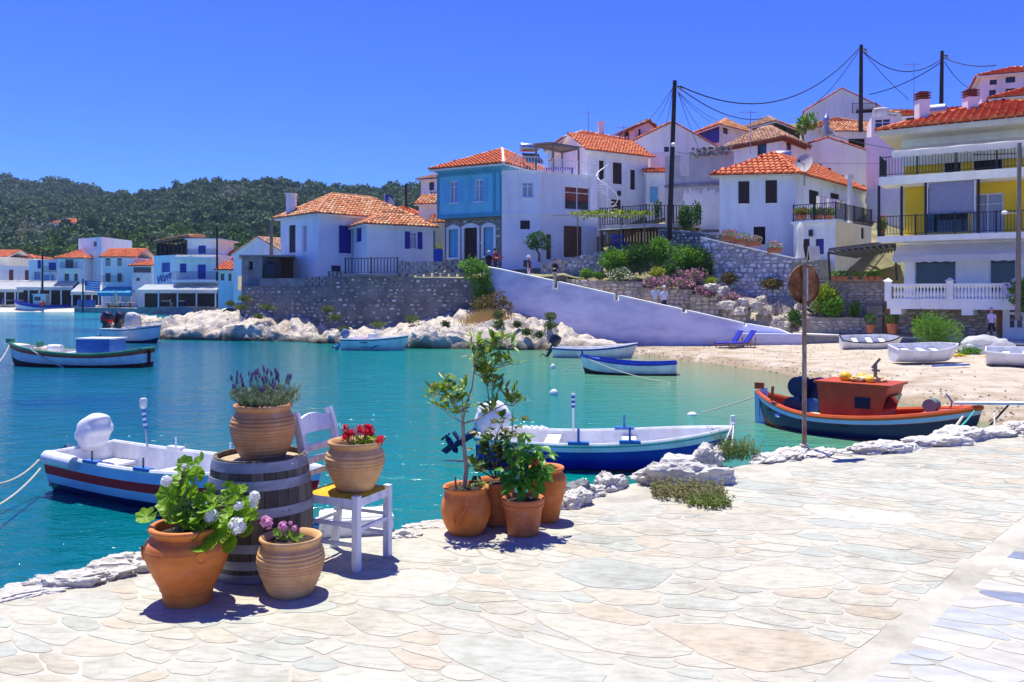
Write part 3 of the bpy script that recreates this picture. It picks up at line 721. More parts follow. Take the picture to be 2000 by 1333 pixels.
for i,(c,out,s,_) in enumerate(flags):
 h=rg.uniform(.0006,.002);k=len(out);mb_=stuff_mb if i>=300 else MB();z=QZ+.001;tl=(rg.uniform(-.001,.001),rg.uniform(-.001,.001))
 vs_=[(q.x,q.y,z) for q in out]+[(q.x,q.y,z+h*.7) for q in out]+[(c.x+(q.x-c.x)*.98,c.y+(q.y-c.y)*.98,z+h+tl[0]*(q.x-c.x)*2+tl[1]*(q.y-c.y)*2) for q in out]
 mb_.add(vs_,[(j*k+a,j*k+(a+1) % k,(j+1)*k+(a+1) % k,(j+1)*k+a) for j in range(2) for a in range(k)]+[tuple(2*k+a for a in range(k))])
 if i<300:
  m_=pave if s<.1 else (pave_white if rg.random()<.26 else pave_blue)
  cc=(c.x,c.y,QZ);o=bpy.data.objects.new('paving_flag',mb_.mesh('paving_flag',m_,False,cc));col.objects.link(o);o.location=cc;o.parent=quay
if stuff_mb.v:stuff_mb.build('far_paving_flags',pave,quay,local=True)['kind']='stuff'
print('flags',len(flags))
# ---- beach
sand=M('pale_beach_sand',(0.37,0.295,0.225),(0.52,0.44,0.36),rough=0.97,scale=1.3,bump=0.6,bscale=11,spec=.1,c3=(0.46,0.385,0.31),detail=9,bdist=.06)
shore=[(1130,42.8),(1180,42.4),(1240,41.9),(1300,39.3),(1400,36),(1500,33),(1600,29.3),(1700,25.9),(1800,22.8),(1900,20.4),(2000,18.7),(2200,16.5),(2600,14.5)]
base_=[(1130,47,-.1),(1180,47,-.05),(1240,47.5,.02),(1300,47,.08),(1400,46.4,.16),(1500,45.6,.3),(1600,45,.42),(1700,44.6,.5),(1800,44.2,.56),(1900,43.8,.6),(2000,43,.62),(2200,42,.7),(2600,40,.8)]
cs=[]
for (px,D),(bx,bD,bz) in zip(shore,base_):
 a=XY(px,D);b=XY(bx,bD);d=(b-a)
 pr=[(-.35,-.9),(-.12,-.25),(0,.0),(.06,.09),(.18,.22),(.5,.30),(.8,.40),(1,.5)]
 cs.append([(a.x+d.x*t,a.y+d.y*t,(z if t<=.18 else z+(bz-.5)*(t-.18)/.82)) for t,z in pr])
loft('beach',cs,sand,4,4,amp=0.035,sc_=1.4)
peb=MB();g_=random.Random(6)
for k in range(1500):
 i=g_.randrange(2,len(cs)-1);u=g_.random();v_=.16*g_.random() ** 1.4 if g_.random()<.6 else g_.uniform(.05,.95);a,b=Vector(cs[i][2]).lerp(Vector(cs[i+1][2]),u),Vector(cs[i][7]).lerp(Vector(cs[i+1][7]),u);p=a.lerp(b,v_);p.z=(.09*v_/.06 if v_<.06 else .09+.13*(v_-.06)/.12 if v_<.18 else .22+(p.z/max(v_,.3)-.22)*(v_-.18)/.82*.9)+.005;r_=g_.uniform(.015,.055)
 peb.add([p+Vector((math.cos(q*1.2566)*r_,math.sin(q*1.2566)*r_*.8,0)) for q in range(5)]+[p+Vector((0,0,r_*.7))],[(q,(q+1) % 5,5) for q in range(5)])
struct('beach_pebbles',peb,M('grey_brown_pebble',(.8,.8,.8),(1.1,1.1,1.1),rough=.9,pieces=[(.30,.25,.20),(.45,.40,.35),(.20,.17,.14),(.55,.50,.45),(.12,.10,.07)]),kind='stuff')
# ---- hillside behind the houses (mostly hidden by them)
hill_m=M('dry_hillside_soil',(0.22,0.16,0.09),(0.34,0.27,0.17),rough=0.95,scale=.6,bump=0.4,bscale=4,c3=(0.17,0.17,0.08))
HS=[(465,[(57.5,3.2),(62,3.6),(80,4.5),(130,4)]),(640,[(55.4,3.3),(62,3.8),(80,6),(130,9)]),(800,[(53.2,3.7),(60,4.6),(80,9),(130,14)]),(950,[(52.4,3.8),(57,4.7),(80,10),(130,18)]),
 (1100,[(52.5,4.2),(57,4.9),(80,12),(130,22)]),(1200,[(52,3.6),(56.5,5.2),(80,13.5),(130,24)]),(1300,[(51,3.4),(57,6.2),(80,14.5),(130,26)]),(1420,[(50.5,3.4),(54,5.6),(80,15.5),(130,28)]),
 (1560,[(49.2,2.6),(52,4.6),(80,16),(130,29)]),(1700,[(46.2,.7),(50,4.2),(80,16),(130,30)]),(1900,[(45.5,.6),(52,4.5),(80,17),(130,31)]),(2200,[(44,.6),(52,5),(80,18),(130,32)])]
loft('hillside',[[(XY(px,D).x,D,z) for D,z in st] for px,st in HS],hill_m,5,8,amp=0.12,sc_=.5)
# ---- sloping path behind the lavender wall
WALLP=[(948,51.6,523),(975,51,527.5),(1080,49.6,550),(1200,48.2,577),(1340,46.7,608),(1455,45.6,634),(1520,45.0,645),(1560,44.6,661)]
def wall_pt(px):
 for a,b in zip(WALLP[:-1],WALLP[1:]):
  if a[0]<=px<=b[0]:
   t=(px-a[0])/(b[0]-a[0]);return XY(a[0],a[1]).lerp(XY(b[0],b[1]),t),ZY(a[2],a[1])*(1-t)+ZY(b[2],b[1])*t
 return XY(WALLP[-1][0],WALLP[-1][1]),ZY(WALLP[-1][2],WALLP[-1][1])
path_m=M('pale_path_concrete',(0.50,0.47,0.43),(0.62,0.58,0.53),rough=0.9,scale=1.5,bump=0.3,bscale=12)
cs=[]
for px in (955,1000,1080,1150,1200,1280,1340,1400,1455,1520,1558):
 q,z=wall_pt(px);z=max(z-.45,.48);cs.append([(q.x,q.y+.05,z),(q.x+.4,q.y+1.9,z+.02),(q.x+.9,q.y+4.2,z+.05)])
loft('path',cs,path_m,3,2)
# ---- raised walkway in front of the stone house
wk=[XY(1548,44.6),XY(1640,44.0),XY(1735,43.4),XY(1850,41.8),XY(1960,38.2),XY(2120,36)]
mb=MB();poly=[(p.x,p.y) for p in wk]+[(p.x+1.9,p.y+5.5) for p in reversed(wk)]
mb.prism(poly,-.2,[.80,.76,.72,.72,.72,.72]+[.72]*3+[.76,.80,.84]);struct('walkway',mb,concrete)
mb=MB();poly2=[(p.x-.03,p.y-.06) for p in wk]+[(p.x+1.9,p.y+5.4) for p in reversed(wk)]
mb.prism(poly2,[.804,.764,.724,.724,.724,.724]+[.724]*3+[.764,.804,.844],[.88,.84,.80,.80,.80,.80]+[.80]*3+[.84,.88,.92]);struct('walkway_paving',mb,path_m)
# ---- rocky shore below the walls
sh_m=M('shore_limestone',(0.27,0.22,0.17),(0.68,0.605,0.51),rough=0.95,scale=1.8,dirt=(.75,(.50,.42,.33),.5),bump=1.0,bscale=5,spec=.1,c3=(0.58,0.51,0.43),lo=.26,hi=.66,bdist=.14,detail=10)
def tide_band(m,z0=.05,z1=.5,c=(.085,.068,.045,1)):
 """dark weed-stained band that the tide leaves on the foot of the rocks"""
 N=m.node_tree.nodes;L=m.node_tree.links;b=N['Principled BSDF'];src=b.inputs['Base Color'].links[0].from_socket
 g=N.new('ShaderNodeNewGeometry');sx=N.new('ShaderNodeSeparateXYZ');L.new(g.outputs['Position'],sx.inputs[0]);nz=N.new('ShaderNodeTexNoise');nz.inputs['Scale'].default_value=.9;nz.inputs['Detail'].default_value=6;L.new(g.outputs['Position'],nz.inputs['Vector'])
 ad=N.new('ShaderNodeMath');ad.operation='MULTIPLY_ADD';L.new(nz.outputs['Fac'],ad.inputs[0]);ad.inputs[1].default_value=-.9;L.new(sx.outputs[2],ad.inputs[2])
 mr=N.new('ShaderNodeMapRange');mr.inputs['From Min'].default_value=z0-.45;mr.inputs['From Max'].default_value=z1-.45;L.new(ad.outputs[0],mr.inputs['Value'])
 mx=N.new('ShaderNodeMix');mx.data_type='RGBA';L.new(mr.outputs[0],mx.inputs['Factor']);mx.inputs['A'].default_value=c;L.new(src,mx.inputs['B']);L.new(mx.outputs['Result'],b.inputs['Base Color'])
tide_band(sh_m);tide_band(sand,.02,.24,(.30,.225,.145,1));tide_band(mauve,.05,.75,(.40,.39,.52,1))
SH=[(205,[(72,-.3),(72.6,.5),(73.5,.8),(75,.7),(78,.2),(80,-.3)]),(260,[(66,-.3),(66.6,.8),(68,1.3),(70,1.3),(73,1),(76,-.3)]),(318,[(54.5,-.3),(55,.6),(56.5,1.2),(60,1.6),(66,1.4),(76,-.2)]),
 (400,[(53.6,-.3),(54,.7),(55.3,1.4),(57.5,2.1),(63,2.4),(78,.2)]),(480,[(52.8,-.3),(53.2,.8),(54.4,1.3),(56,1.9),(57.6,2.2),(60,2.4)]),(560,[(52.2,-.3),(52.6,.7),(53.6,1.1),(55,1.6),(56.4,1.9),(59,2)]),
 (640,[(50.2,-.3),(50.6,.6),(51.6,1.0),(53,1.3),(54.8,1.5),(58,1.6)]),(700,[(47.8,-.3),(48.2,.4),(49.4,.7),(51,.8),(53.9,.9),(57,1)]),(800,[(45.9,-.3),(46.3,.6),(47.5,.9),(49.5,1.1),(52.9,1.3),(56,1.4)]),
 (900,[(45.4,-.3),(45.8,.7),(46.8,1.1),(48.5,1.4),(51.5,1.9),(55,2)]),(1000,[(44.6,-.3),(45,.8),(46,1.3),(47.6,1.8),(49.5,2.0),(51.5,2)]),(1060,[(44.2,-.3),(44.6,.7),(45.6,1.2),(47,1.8),(48.6,1.6),(50,1.5)]),(1130,[(43.8,-.3),(44.1,.4),(45,.8),(46.2,.9),(47.6,.7),(48.5,.6)]),(1230,[(43.2,-.35),(43.5,.05),(44.2,.25),(45,.3),(46.2,.25),(47.5,.1)])]
loft('rocky_shore',[[(XY(px,D).x,D,z) for D,z in [(D,z*(.72 if px<690 else .9) if z>0 else z) for D,z in st]] for px,st in SH],sh_m,20,13,amp=0.50,sc_=.62,seed=4)
# ---- rocky slope between the terraces and the white rubble wall
RS=[(1360,[(47.6,1.2),(48.6,2.0),(50.2,3.0),(51.4,3.5)]),(1420,[(47,1.0),(48.2,2.2),(49.6,3.2),(51,3.5)]),(1500,[(46.2,.9),(47.4,1.9),(48.9,2.8),(50.4,3.2)]),(1560,[(45.8,.8),(46.8,1.5),(48.2,2.4),(50,2.9)]),(1620,[(46,.8),(46.8,1.2),(47.8,1.9),(49.5,2.6)])]
rs_o=loft('rocky_slope',[[(XY(px,D).x,D,z) for D,z in st] for px,st in RS],sh_m,14,12,amp=0.32,sc_=1.2,seed=9)
g_=random.Random(14)
for k in range(13):
 px=1395+k*15+g_.uniform(-6,6);D=47.2-(px-1395)*.008+g_.uniform(-.1,1.6);z=.9+(D-46)*.85+(1560-px)*.002
 rock((XY(px,D).x,D,z-.15),(g_.uniform(.35,.7),g_.uniform(.3,.5),g_.uniform(.3,.55)),200+k,'white boulder on the slope between the pink flowers and the rusty sign',g_.uniform(0,3),sh_m,4,'boulders on the rock slope',rough=.45)
# ---- far shore
fs_m=M('far_shore_sand',(0.50,0.45,0.38),(0.60,0.55,0.47),rough=0.95,scale=.4)
loft('far_shore',[[(XY(px,D).x,D,z) for D,z in st] for px,st in [(-400,[(126,-.5),(130,.4),(136,.9),(190,1.5)]),(-100,[(128,-.5),(131,.4),(136,.9),(190,1.5)]),(60,[(129,-.5),(132,.4),(136,.9),(190,1.5)]),(150,[(128,-.5),(130,.4),(134,.9),(190,1.5)]),(280,[(122,-.5),(124,.5),(128,1),(190,1.6)]),(520,[(105,-.5),(108,.5),(114,1.2),(190,2)])]],fs_m,4,3)
A,B,C_=XY(145,126),XY(268,119),XY(376,113);mb=MB()
mb.prism([tuple(A),tuple(B),tuple(B+Vector((0,8))),tuple(A+Vector((0,8)))],-.5,.75)
mb.prism([tuple(B),tuple(C_),tuple(C_+Vector((4,9))),tuple(B+Vector((0,9)))],-.5,1.05);struct('far_quay',mb,concrete)
# ---- wooded hills
hills_m=M('scrubby_hill_ground',(0.10,0.105,0.045),(0.26,0.215,0.11),rough=0.95,scale=.03,c3=(0.13,0.135,0.06),detail=8)
def ridge(px,tab):
 for a,b in zip(tab[:-1],tab[1:]):
  if a[0]<=px<=b[0]:t=(px-a[0])/(b[0]-a[0]);t=t*t*(3-2*t);return a[1]*(1-t)+b[1]*t
 return tab[-1][1] if px>tab[-1][0] else tab[0][1]
R1=[(-400,430),(-150,425),(0,398),(90,392),(180,388),(250,382),(300,374),(345,360),(420,353),(500,354),(560,357),(640,366),(700,372),(760,364),(830,358),(900,366),(1000,384),(1150,410),(1350,450)]
R2=[(-500,345),(-200,338),(0,344),(60,354),(120,362),(180,374),(240,386),(330,398),(500,430)]
def hill_h(px,s,tab,D0,D1,y0):
 """s 0..1 from foot to crest"""
 D=D0+(D1-D0)*s;zt=ZY(ridge(px,tab)+(19 if D0<300 else 16),D1);zb=y0
 k=s ** .85;z=zb+(zt-zb)*k
 z+=math.sin(s*math.pi)*(noise.noise(Vector((px*.006,s*2.5,D0*.01)))*.16)*(zt-zb)
 return Vector(((px-HX)/F*D,D,z))
hillpts=[]
for (nm,tab,D0,D1,px0,px1) in (('wooded_hill',R1,185,430,-400,1350),('far_wooded_hill',R2,430,640,-500,500)):
 cs=[[tuple(hill_h(px,s/12,tab,D0,D1,2 if D0<300 else 20)) for s in range(13)]+[tuple(hill_h(px,1,tab,D0,D1,2)+Vector((0,60,-8)))] for px in np.linspace(px0,px1,44)]
 loft(nm,cs,hills_m,2,2)
# the wood: far off, one mass
def tree_tmpl(sd,tall,k=44,lob=5):
 r=np.random.default_rng(sd);cl=[]
 for _ in range(lob):
  cl.append((r.normal(size=3)*np.array([.26,.26,.2])+np.array([0,0,.55+(.2 if tall else 0)]),r.uniform(.26,.42)))
 V=[]
 for c,q in cl:
  d=r.normal(size=(k,3));d /= np.linalg.norm(d,axis=1)[:,None];p=c+d*q*r.uniform(.75,1.08,(k,1))*np.array([1,1,.8])
  dj=d+r.normal(size=(k,3))*.45;x=np.cross(dj,r.normal(size=(k,3)));x /= np.linalg.norm(x,axis=1)[:,None];y=np.cross(dj/np.linalg.norm(dj,axis=1)[:,None],x)
  s=r.uniform(.09,.15,(k,1))
  V.append(np.stack([p-x*s*.6-y*s*.4,p+x*s*.6-y*s*.4,p+x*s*.25+y*s,p-x*s*.5+y*s*.7],1))
 V=np.concatenate(V)
 if tall:V[:,:,2]=V[:,:,2]*1.12
 # trunk
 tr=np.array([[[-.03,0,0],[.03,0,0],[.02,0,.6],[-.02,0,.6]],[[0,-.03,0],[0,.03,0],[0,.02,.6],[0,-.02,.6]]])
 return np.concatenate([V,tr])
TT=[tree_tmpl(k,k % 3==0) for k in range(9)]
CY=[tree_tmpl(50+k,True,60,4)*np.array([.42,.42,1.5]) for k in range(2)]
def wood(name,m,n,tab,D0,D1,px0,px1,y0,smin,smax,sd,clear=None,hmin=2.8,hmax=5.4):
 r=np.random.default_rng(sd);out=[]
 while len(out)<n:
  px=r.uniform(px0,px1);s=smin+(smax-smin)*r.random() ** .85
  if clear and clear(px,s):continue
  p=hill_h(px,s,tab,D0,D1,y0);h=r.uniform(hmin,hmax)*(1.15 if s>.9 else 1)
  T=CY[r.integers(2)] if r.random()<.004 else TT[r.integers(9)]
  a=r.uniform(0,6.28);c_,s_=math.cos(a),math.sin(a);wd=h*r.uniform(.8,1.15)
  V=T*np.array([wd,wd,h]);V=np.stack([V[...,0]*c_-V[...,1]*s_,V[...,0]*s_+V[...,1]*c_,V[...,2]],-1)+np.array([p.x,p.y,p.z-.5])
  out.append(V)
 V=np.concatenate(out);Fc=np.arange(len(V)*4).reshape(-1,4)
 me=np_mesh(name,V.reshape(-1,3),Fc,m);o=bpy.data.objects.new(name,me);col.objects.link(o);o['kind']='stuff';o['label']='dark green wood covering the hill across the bay';return o
pine=leafM('pine_wood_foliage',(0.055,0.105,0.06),(0.17,0.235,0.115),scale=.09,trans=.15,spec=0)
olive_w=leafM('olive_grove_foliage',(0.17,0.20,0.14),(0.25,0.28,0.20),scale=.09,trans=.15,spec=0)
broad=leafM('valley_tree_foliage',(0.06,0.12,0.03),(0.15,0.23,0.06),scale=.12,trans=.2,spec=0)
def clearing(px,s):return (88<px<168 and .34<s<.50) or noise.noise(Vector((px*.012,s*5,3)))>.26 or (px<150 and .10<s<.34 and noise.noise(Vector((px*.03,s*9,8)))>-.12)
wood('pine_wood',pine,2900,R1,185,430,-60,930,2,.16,1.0,5,clearing)
wood('olive_grove',olive_w,420,R1,185,430,-60,900,2,.45,.9,6,lambda px,s:noise.noise(Vector((px*.012,s*5,3)))<.16,2.5,4)
wood('valley_trees',broad,520,R1,185,430,-60,600,2,.0,.22,7,lambda px,s:s>.12 and noise.noise(Vector((px*.03,s*9,8)))>-.05,3,5)
wood('far_pine_wood',pine,620,R2,430,640,-60,330,20,.2,1.0,8,None,5,8.5)
# ================================================================== HOUSES
V2=Vector
# ---- white house on the point, with its annex
A,B,C_=XY(548,62),XY(622,58),XY(822,64.4);q=quad3(A,B,C_);z1=ZY(417,58)
t=bldg('white_house','pale blue-white house with chimney and hipped tile roof above the grey rubble wall',q,3.5,z1,paleblue,
  [(0,564,440,577,494,'shut',brown),(0,590,440,600,493,'dark',curtain,paleblue),(1,662,441,687,495,'shut',ultrab,paleblue),(1,647,519,666,533,'dark')])
E,R0,R1_=roof(t,q,z1+.05,z1+1.75,.35,3.1,tile_old,axis=1,cap=tile_old)
chimney(t,(XY(569,61.3).x,61.3,z1-.1),.62,1.75,white,False)
A,B,C_=XY(690,59.6),XY(717,56.5),XY(846,59.6);q=quad3(A,B,C_);z1=ZY(438,56.5)
t=bldg('white_annex','low white annex with ultramarine-shuttered window built against the pale blue-white house',q,3.7,z1,paleblue,
  [(0,695,446,706,473,'shut',ultrab,paleblue),(1,800,454,815,486,'winsh',ultrab,framew)])
roof(t,q,z1+.05,z1+.95,.3,2.0,tile_old,axis=1)
# ---- small white block with blue door trim right of the annex
A,B=XY(843,61),XY(874,61);q=back2(A,B,4)
t=bldg('white_lean_to','narrow white lean-to with old tiles between the annex and the blue house',q,4,ZY(436,61),white,[(0,845,452,850,505,'door',cyan2)])
roof(t,q,ZY(436,61)+.03,ZY(426,61)+.3,.2,0,tile_old)
# ---- grey concrete hut at the left end of the wall
A,B=XY(472,57.6),XY(512,57.4);q=back2(A,B,3.5)
t=bldg('concrete_hut','bare grey concrete hut with flat roof slab at the end of the rubble wall',q,2.6,ZY(502,57.5),concrete,[(0,485,510,494,528,'dark',darkin,concrete)],cat='hut')
mb=MB();mb.prism([tuple(XY(467,57.2)),tuple(XY(577,57.6)),tuple(XY(577,61.5)),tuple(XY(467,61.2))],ZY(502,57.5)+.01,ZY(498.5,57.5));mb.build('roof_slab',concrete,t)
mb=MB();f=Fr(XY(512,60.4),XY(572,60.6));f.box(mb,0,2.2,-.15,0,3.3,ZY(502,57.5));mb.build('back_panel',brown2,t)
mb=MB();x=XY(529,57.7);r_=.46;mb.lathe([(r_,0),(r_,.5),(r_*1.03,.52),(r_,.55),(r_,1.1),(r_*.93,1.22),(r_*.5,1.33),(.14,1.36),(.14,1.43)],20,(x.x,x.y,3.75))
single('water_tank',mb,M('dark_blue_tank_plastic',(.02,.022,.032),(.03,.035,.045),rough=.5),'dark round plastic water tank beside the concrete hut','tank',smooth=True)
# ---- sky-blue house, stone ground floor
A,B=XY(855,58.6),XY(979,56);q=back2(A,B,8.6);d=(B-A).normalized();nb=Vector((-d.y,d.x))
zf,z1=ZY(425,57.3),ZY(326,57.3)
t=bldg('blue_house','sky-blue house with teal trim, arched shutters and a stone ground floor',q,zf,z1,cyanp,
  [(0,878,354,894,397,'winsh',cyan2,pinkish),(0,927,351,943,394,'winsh',cyan2,pinkish)])
q2=[A+nb*.35+d*.35,B+nb*.35-d*.15,q[2],q[3]+d*.3]
mb=MB();ops=[(877,449,896,503),(907,446,933,516),(945,445,965,500)];hs_=[]
for o in ops:
 u0,za=ray_uz(q2[0],q2[1],o[0],o[1]);u1,zb=ray_uz(q2[0],q2[1],o[2],o[3]);hs_.append((u0,u1,max(zb,4.4),za))
for i in range(4):wall_face(mb,q2[i],q2[(i+1) % 4],4.0,zf-.003,hs_ if i==0 else [],.2)
mb.build('ground_floor',mortarb,t);f=Fr(q2[0],q2[1])
for i,(a,b,c,e) in enumerate(hs_):
 s=MB();tk=.16
 for (u0,u1,z0_,z1_) in ((a-tk,a,c-(.0 if i==1 else tk),e),(b,b+tk,c-(.0 if i==1 else tk),e)):f.box(s,u0,u1,.003,.09,z0_,z1_)
 if i != 1:f.box(s,a,b,.003,.09,c-tk,c)
 k=7  # shallow arch over the opening
 for j in range(k):
  a0,a1=j/k,(j+1)/k;ua,ub=a-tk+(b-a+2*tk)*a0,a-tk+(b-a+2*tk)*a1;zz=e+.02+.22*math.sin(math.pi*(a0+a1)/2);f.box(s,ua,ub,.003,.09,e,zz+.08)
 s.build('surround',white,t)
 put_opening(t,f,a,b,c,e,'door' if i==1 else 'shut',brown if i==1 else cyan2,None,.2)
L=(q2[1]-q2[0]).length
stones(t,q2[0],q2[1],4.3,zf-.05,.34,.2,stone_grey,200,.9,.05,.0,sd=4,holes=[(a-.2,b+.2,c-.2,e+.3) for a,b,c,e in hs_])
f=Fr(A,B);L=(B-A).length;mb=MB()
f.box(mb,-.04,L+.04,.003,.06,zf-.02,zf+.26);f.box(mb,L-.62,L-.4,.003,.05,zf+.26,z1-.55);f.box(mb,-.04,.12,.003,.05,zf+.26,z1-.55);f.box(mb,L-.12,L+.04,.003,.05,zf+.26,z1-.55)
f.box(mb,-.06,L+.06,.003,.10,z1-.55,z1-.42);mb.build('trim',teal,t)
mb=MB();f.box(mb,-.08,L+.08,.003,.22,z1-.2,z1-.02)
for k in range(int(L/.22)):f.box(mb,k*.22+.05,k*.22+.15,.003,.16,z1-.32,z1-.2)
mb.build('cornice',cyan2,t)
E,R0,R1_=roof(t,q,z1+.06,ZY(291,60.6),.45,3.9,tile,cap=white)
# ---- lavender-white house with roof terrace
A,B,C_=XY(980,55.9),XY(1056,56.0),XY(1166,58.8);z1=ZY(342,56);z0=4.3
pts=[A,B,C_,C_+V2((-.9,6.5)),A+V2((1.2,7))]
t=bldg('lavender_house','lavender-white two-storey house with flat roof terrace and white railing',pts,z0,z1,lavender,
  [(0,1019,356,1042,386,'win',None,framew),(0,1016,431,1035,448,'dark',brown,brown),(1,1103,365,1152,411,'win',glass,framew),(1,1101,442,1137,503,'door',brown2),(1,1067,458,1077,507,'door',brown2)],parapet=.18)
for i in range(2):
 f=Fr(pts[i],pts[i+1]);L=(pts[i+1]-pts[i]).length;mb=MB();zz=ZY(420,56);f.box(mb,0,L,.003,.06,zz,zz+.1);f.box(mb,0,L,.035,.09,z1+.19,z1+.27);mb.build('string_course',white,t)
up=lambda p,z:(p.x,p.y,z)
a_,b_,c_=A+V2((.15,.12)),B+V2((0,.12)),C_+V2((-.1,.1))
railing(t,up(a_+V2((.4,0)),z1+.2),up(b_,z1+.2),1.0,framew,sp=.2,r=.016,posts=False);railing(t,up(b_,z1+.2),up(c_,z1+.2),1.0,framew,sp=.2,r=.016,posts=False)
# pergola on the terrace
p=[XY(1047,57.4),XY(1080,56.8),XY(1130,58.4),XY(1098,60)];zt=ZY(288,57.5);g=thing('roof_pergola','rough timber pergola standing on the lavender house terrace','pergola',(p[0].x,p[0].y,z1))
for k in p:mb=MB();mb.tube([(k.x,k.y,z1+.02),(k.x,k.y,zt)],.075,7);mb.build('post',greywood,g)
for a,b in ((0,1),(1,2),(2,3),(3,0)):mb=MB();mb.bar(up(p[a],zt+.06),up(p[b],zt+.06),.1,.14);mb.build('beam',greywood,g)
for k in range(9):
 s=k/8;a=p[0].lerp(p[1],s);b=p[3].lerp(p[2],s);mb=MB();e=(b-a).normalized()*.3;mb.bar(up(a-e,zt+.17),up(b+e,zt+.17),.07,.07);mb.build('slat',oakm if k % 2 else greywood,g)
mb=MB();c=XY(1092,58.6);mb.box(c.x-1.0,c.x+1.0,c.y-.5,c.y+.5,z1+.75,z1+.8)
for sx in (-.9,.9):
 for sy in (-.4,.4):mb.box(c.x+sx-.04,c.x+sx+.04,c.y+sy-.04,c.y+sy+.04,z1+.003,z1+.75)
single('terrace_table',mb,M('purple_cloth',(.10,.06,.42),(.14,.09,.52)),'purple table under the rooftop timber pergola','table')
# solar water heater on the blue roof
def heater(px,py,D,r,L,rz,label):
 c=P(px,py,D);t=thing('solar_water_heater',label,'water heater',(c.x,c.y,c.z-r-.25),rz)
 mb=MB();mb.lathe([(r*.9,-L/2),(r,-L/2+.04),(r,L/2-.04),(r*.9,L/2)],18)
 mb.v=[(z,y,x) for x,y,z in mb.v];mb.v=[(x,y,z+r+.25) for x,y,z in mb.v];mb.f=[f[::-1] for f in mb.f];mb.build('tank',steel,t,True,True)
 fr=MB();
 for s in (-.35,.35):fr.bar((s*L,0,-.5),(s*L,0,r+.2),.05);fr.bar((s*L,-.9,-.55),(s*L,0,.12),.05)
 fr.build('stand',steel,t,local=True)
 pn=MB();pn.obox((-L*.45,-1.5,-.75),(L*.9,0,0),(0,1.35,.8),(0,-.05,.08));pn.build('collector_panel',glass,t,local=True)
 return t
heater(1034,289,58.5,.3,1.3,R(15),'steel solar water heater on the orange roof of the sky-blue house')
# white spiral stair
c=XY(1186,60);t=thing('spiral_stair','white metal spiral stair beside the lavender house','stair',(c.x,c.y,7.0))
mb=MB();mb.tube([(c.x,c.y,6.6),(c.x,c.y,11.9)],.06,8);mb.build('column',framew,t)
pts_=[]
for k in range(18):
 a=-k*.42+2.2;z=7.6+k*.22;mb=MB();e=V2((math.cos(a),math.sin(a)));f_=V2((-e.y,e.x))*.16
 mb.prism([(c.x+e.x*.05,c.y+e.y*.05),(c.x+e.x*.75+f_.x,c.y+e.y*.75+f_.y),(c.x+e.x*.75-f_.x,c.y+e.y*.75-f_.y)][::-1],z,z+.05);mb.f=[f[::-1] for f in mb.f];mb.build('step',framew,t);pts_.append((c.x+e.x*.75,c.y+e.y*.75,z+.9))
mb=MB();mb.tube(pts_,.03,6);mb.build('handrail',framew,t)
# ---- white gable house behind
A,B,C_=XY(1085,67.2),XY(1147,62.2),XY(1266,65.6);q=quad3(A,B,C_);z1=ZY(294,62.2)
t=bldg('white_gable_house','white house with bright orange gable roof and dark brown shutters behind the lavender house',q,5.5,z1,white,
  [(1,1197,318,1215,360,'shut',brown),(1,1231,332,1241,371,'shut',brown),(1,1170,314,1180,352,'shut',brown),(1,1194,390,1213,424,'door',brown)],gable={0:z1+1.5,2:z1+1.5})
roof(t,q,z1+.05,z1+1.62,.32,0,tile,axis=1)
f=Fr(B,C_);mb=MB();u,z=ray_uz(B,C_,1207,378);f.box(mb,u-.1,u+.1,.02,.25,z-.2,z+.15);mb.build('wall_lamp',iron,t)
# ---- houses further up
A,B=XY(1108,74),XY(1214,75);q=back2(A,B,7);z1=ZY(272,74.5)
t=bldg('high_white_house','white house with white-edged orange hip roof rising behind the orange gable roof',q,8,z1,white);roof(t,q,z1+.05,ZY(250,76),.35,3.2,tile,cap=white)
chimney(t,(XY(1174,77).x,77,ZY(262,77)),.5,1.0,white,False)
A,B,C_=XY(1209,79),XY(1240,75.6),XY(1292,78);q=quad3(A,B,C_);z1=ZY(250,75.6)
t=bldg('brown_trimmed_house','small white house with thin brown roof edge and brown shutters high on the slope',q,9,z1,white2,[(1,1247,252,1252,270,'shut',brown),(0,1219,254,1228,268,'shut',brown),(1,1265,246,1279,262,'shut',brown)],gable={1:z1+.75,3:z1+.75})
E,R0,R1_=roof(t,q,z1+.03,z1+.82,.35,0,tile_brown,axis=0,soffit=rust_fascia)
railing(t,P(1210,286,75),P(1228,286,74.6),1.0)
A,B=XY(1226,70),XY(1398,71.5);q=back2(A,B,8);z1=ZY(283,70)
t=bldg('lavender_gable_house','big blank lavender gable wall with one tiny window below the cables',q,7,z1,pinkish,[(0,1297,287,1307,297,'dark')],gable={0:ZY(238,70),2:ZY(238,70)})
roof(t,q,z1+.04,ZY(237,70)+.05,.12,0,tile,axis=1,soffit=pinkish,cap=tile)
A,B=XY(1262,64.2),XY(1306,64.2);q=back2(A,B,3.5);z1=ZY(338,64.2)
t=bldg('blue_door_house','low white house with a blue door and narrow strip of orange tiles',q,6,z1,white,[(0,1269,365,1285,396,'door',cyan2)]);roof(t,q,z1+.03,z1+.5,.18,0,tile)
A,B=XY(1270,67.5),XY(1304,67.5);q=back2(A,B,2);bldg('pink_outbuilding','plain pinkish block behind the low blue-door house',q,7,ZY(298,67.5),pinkish)
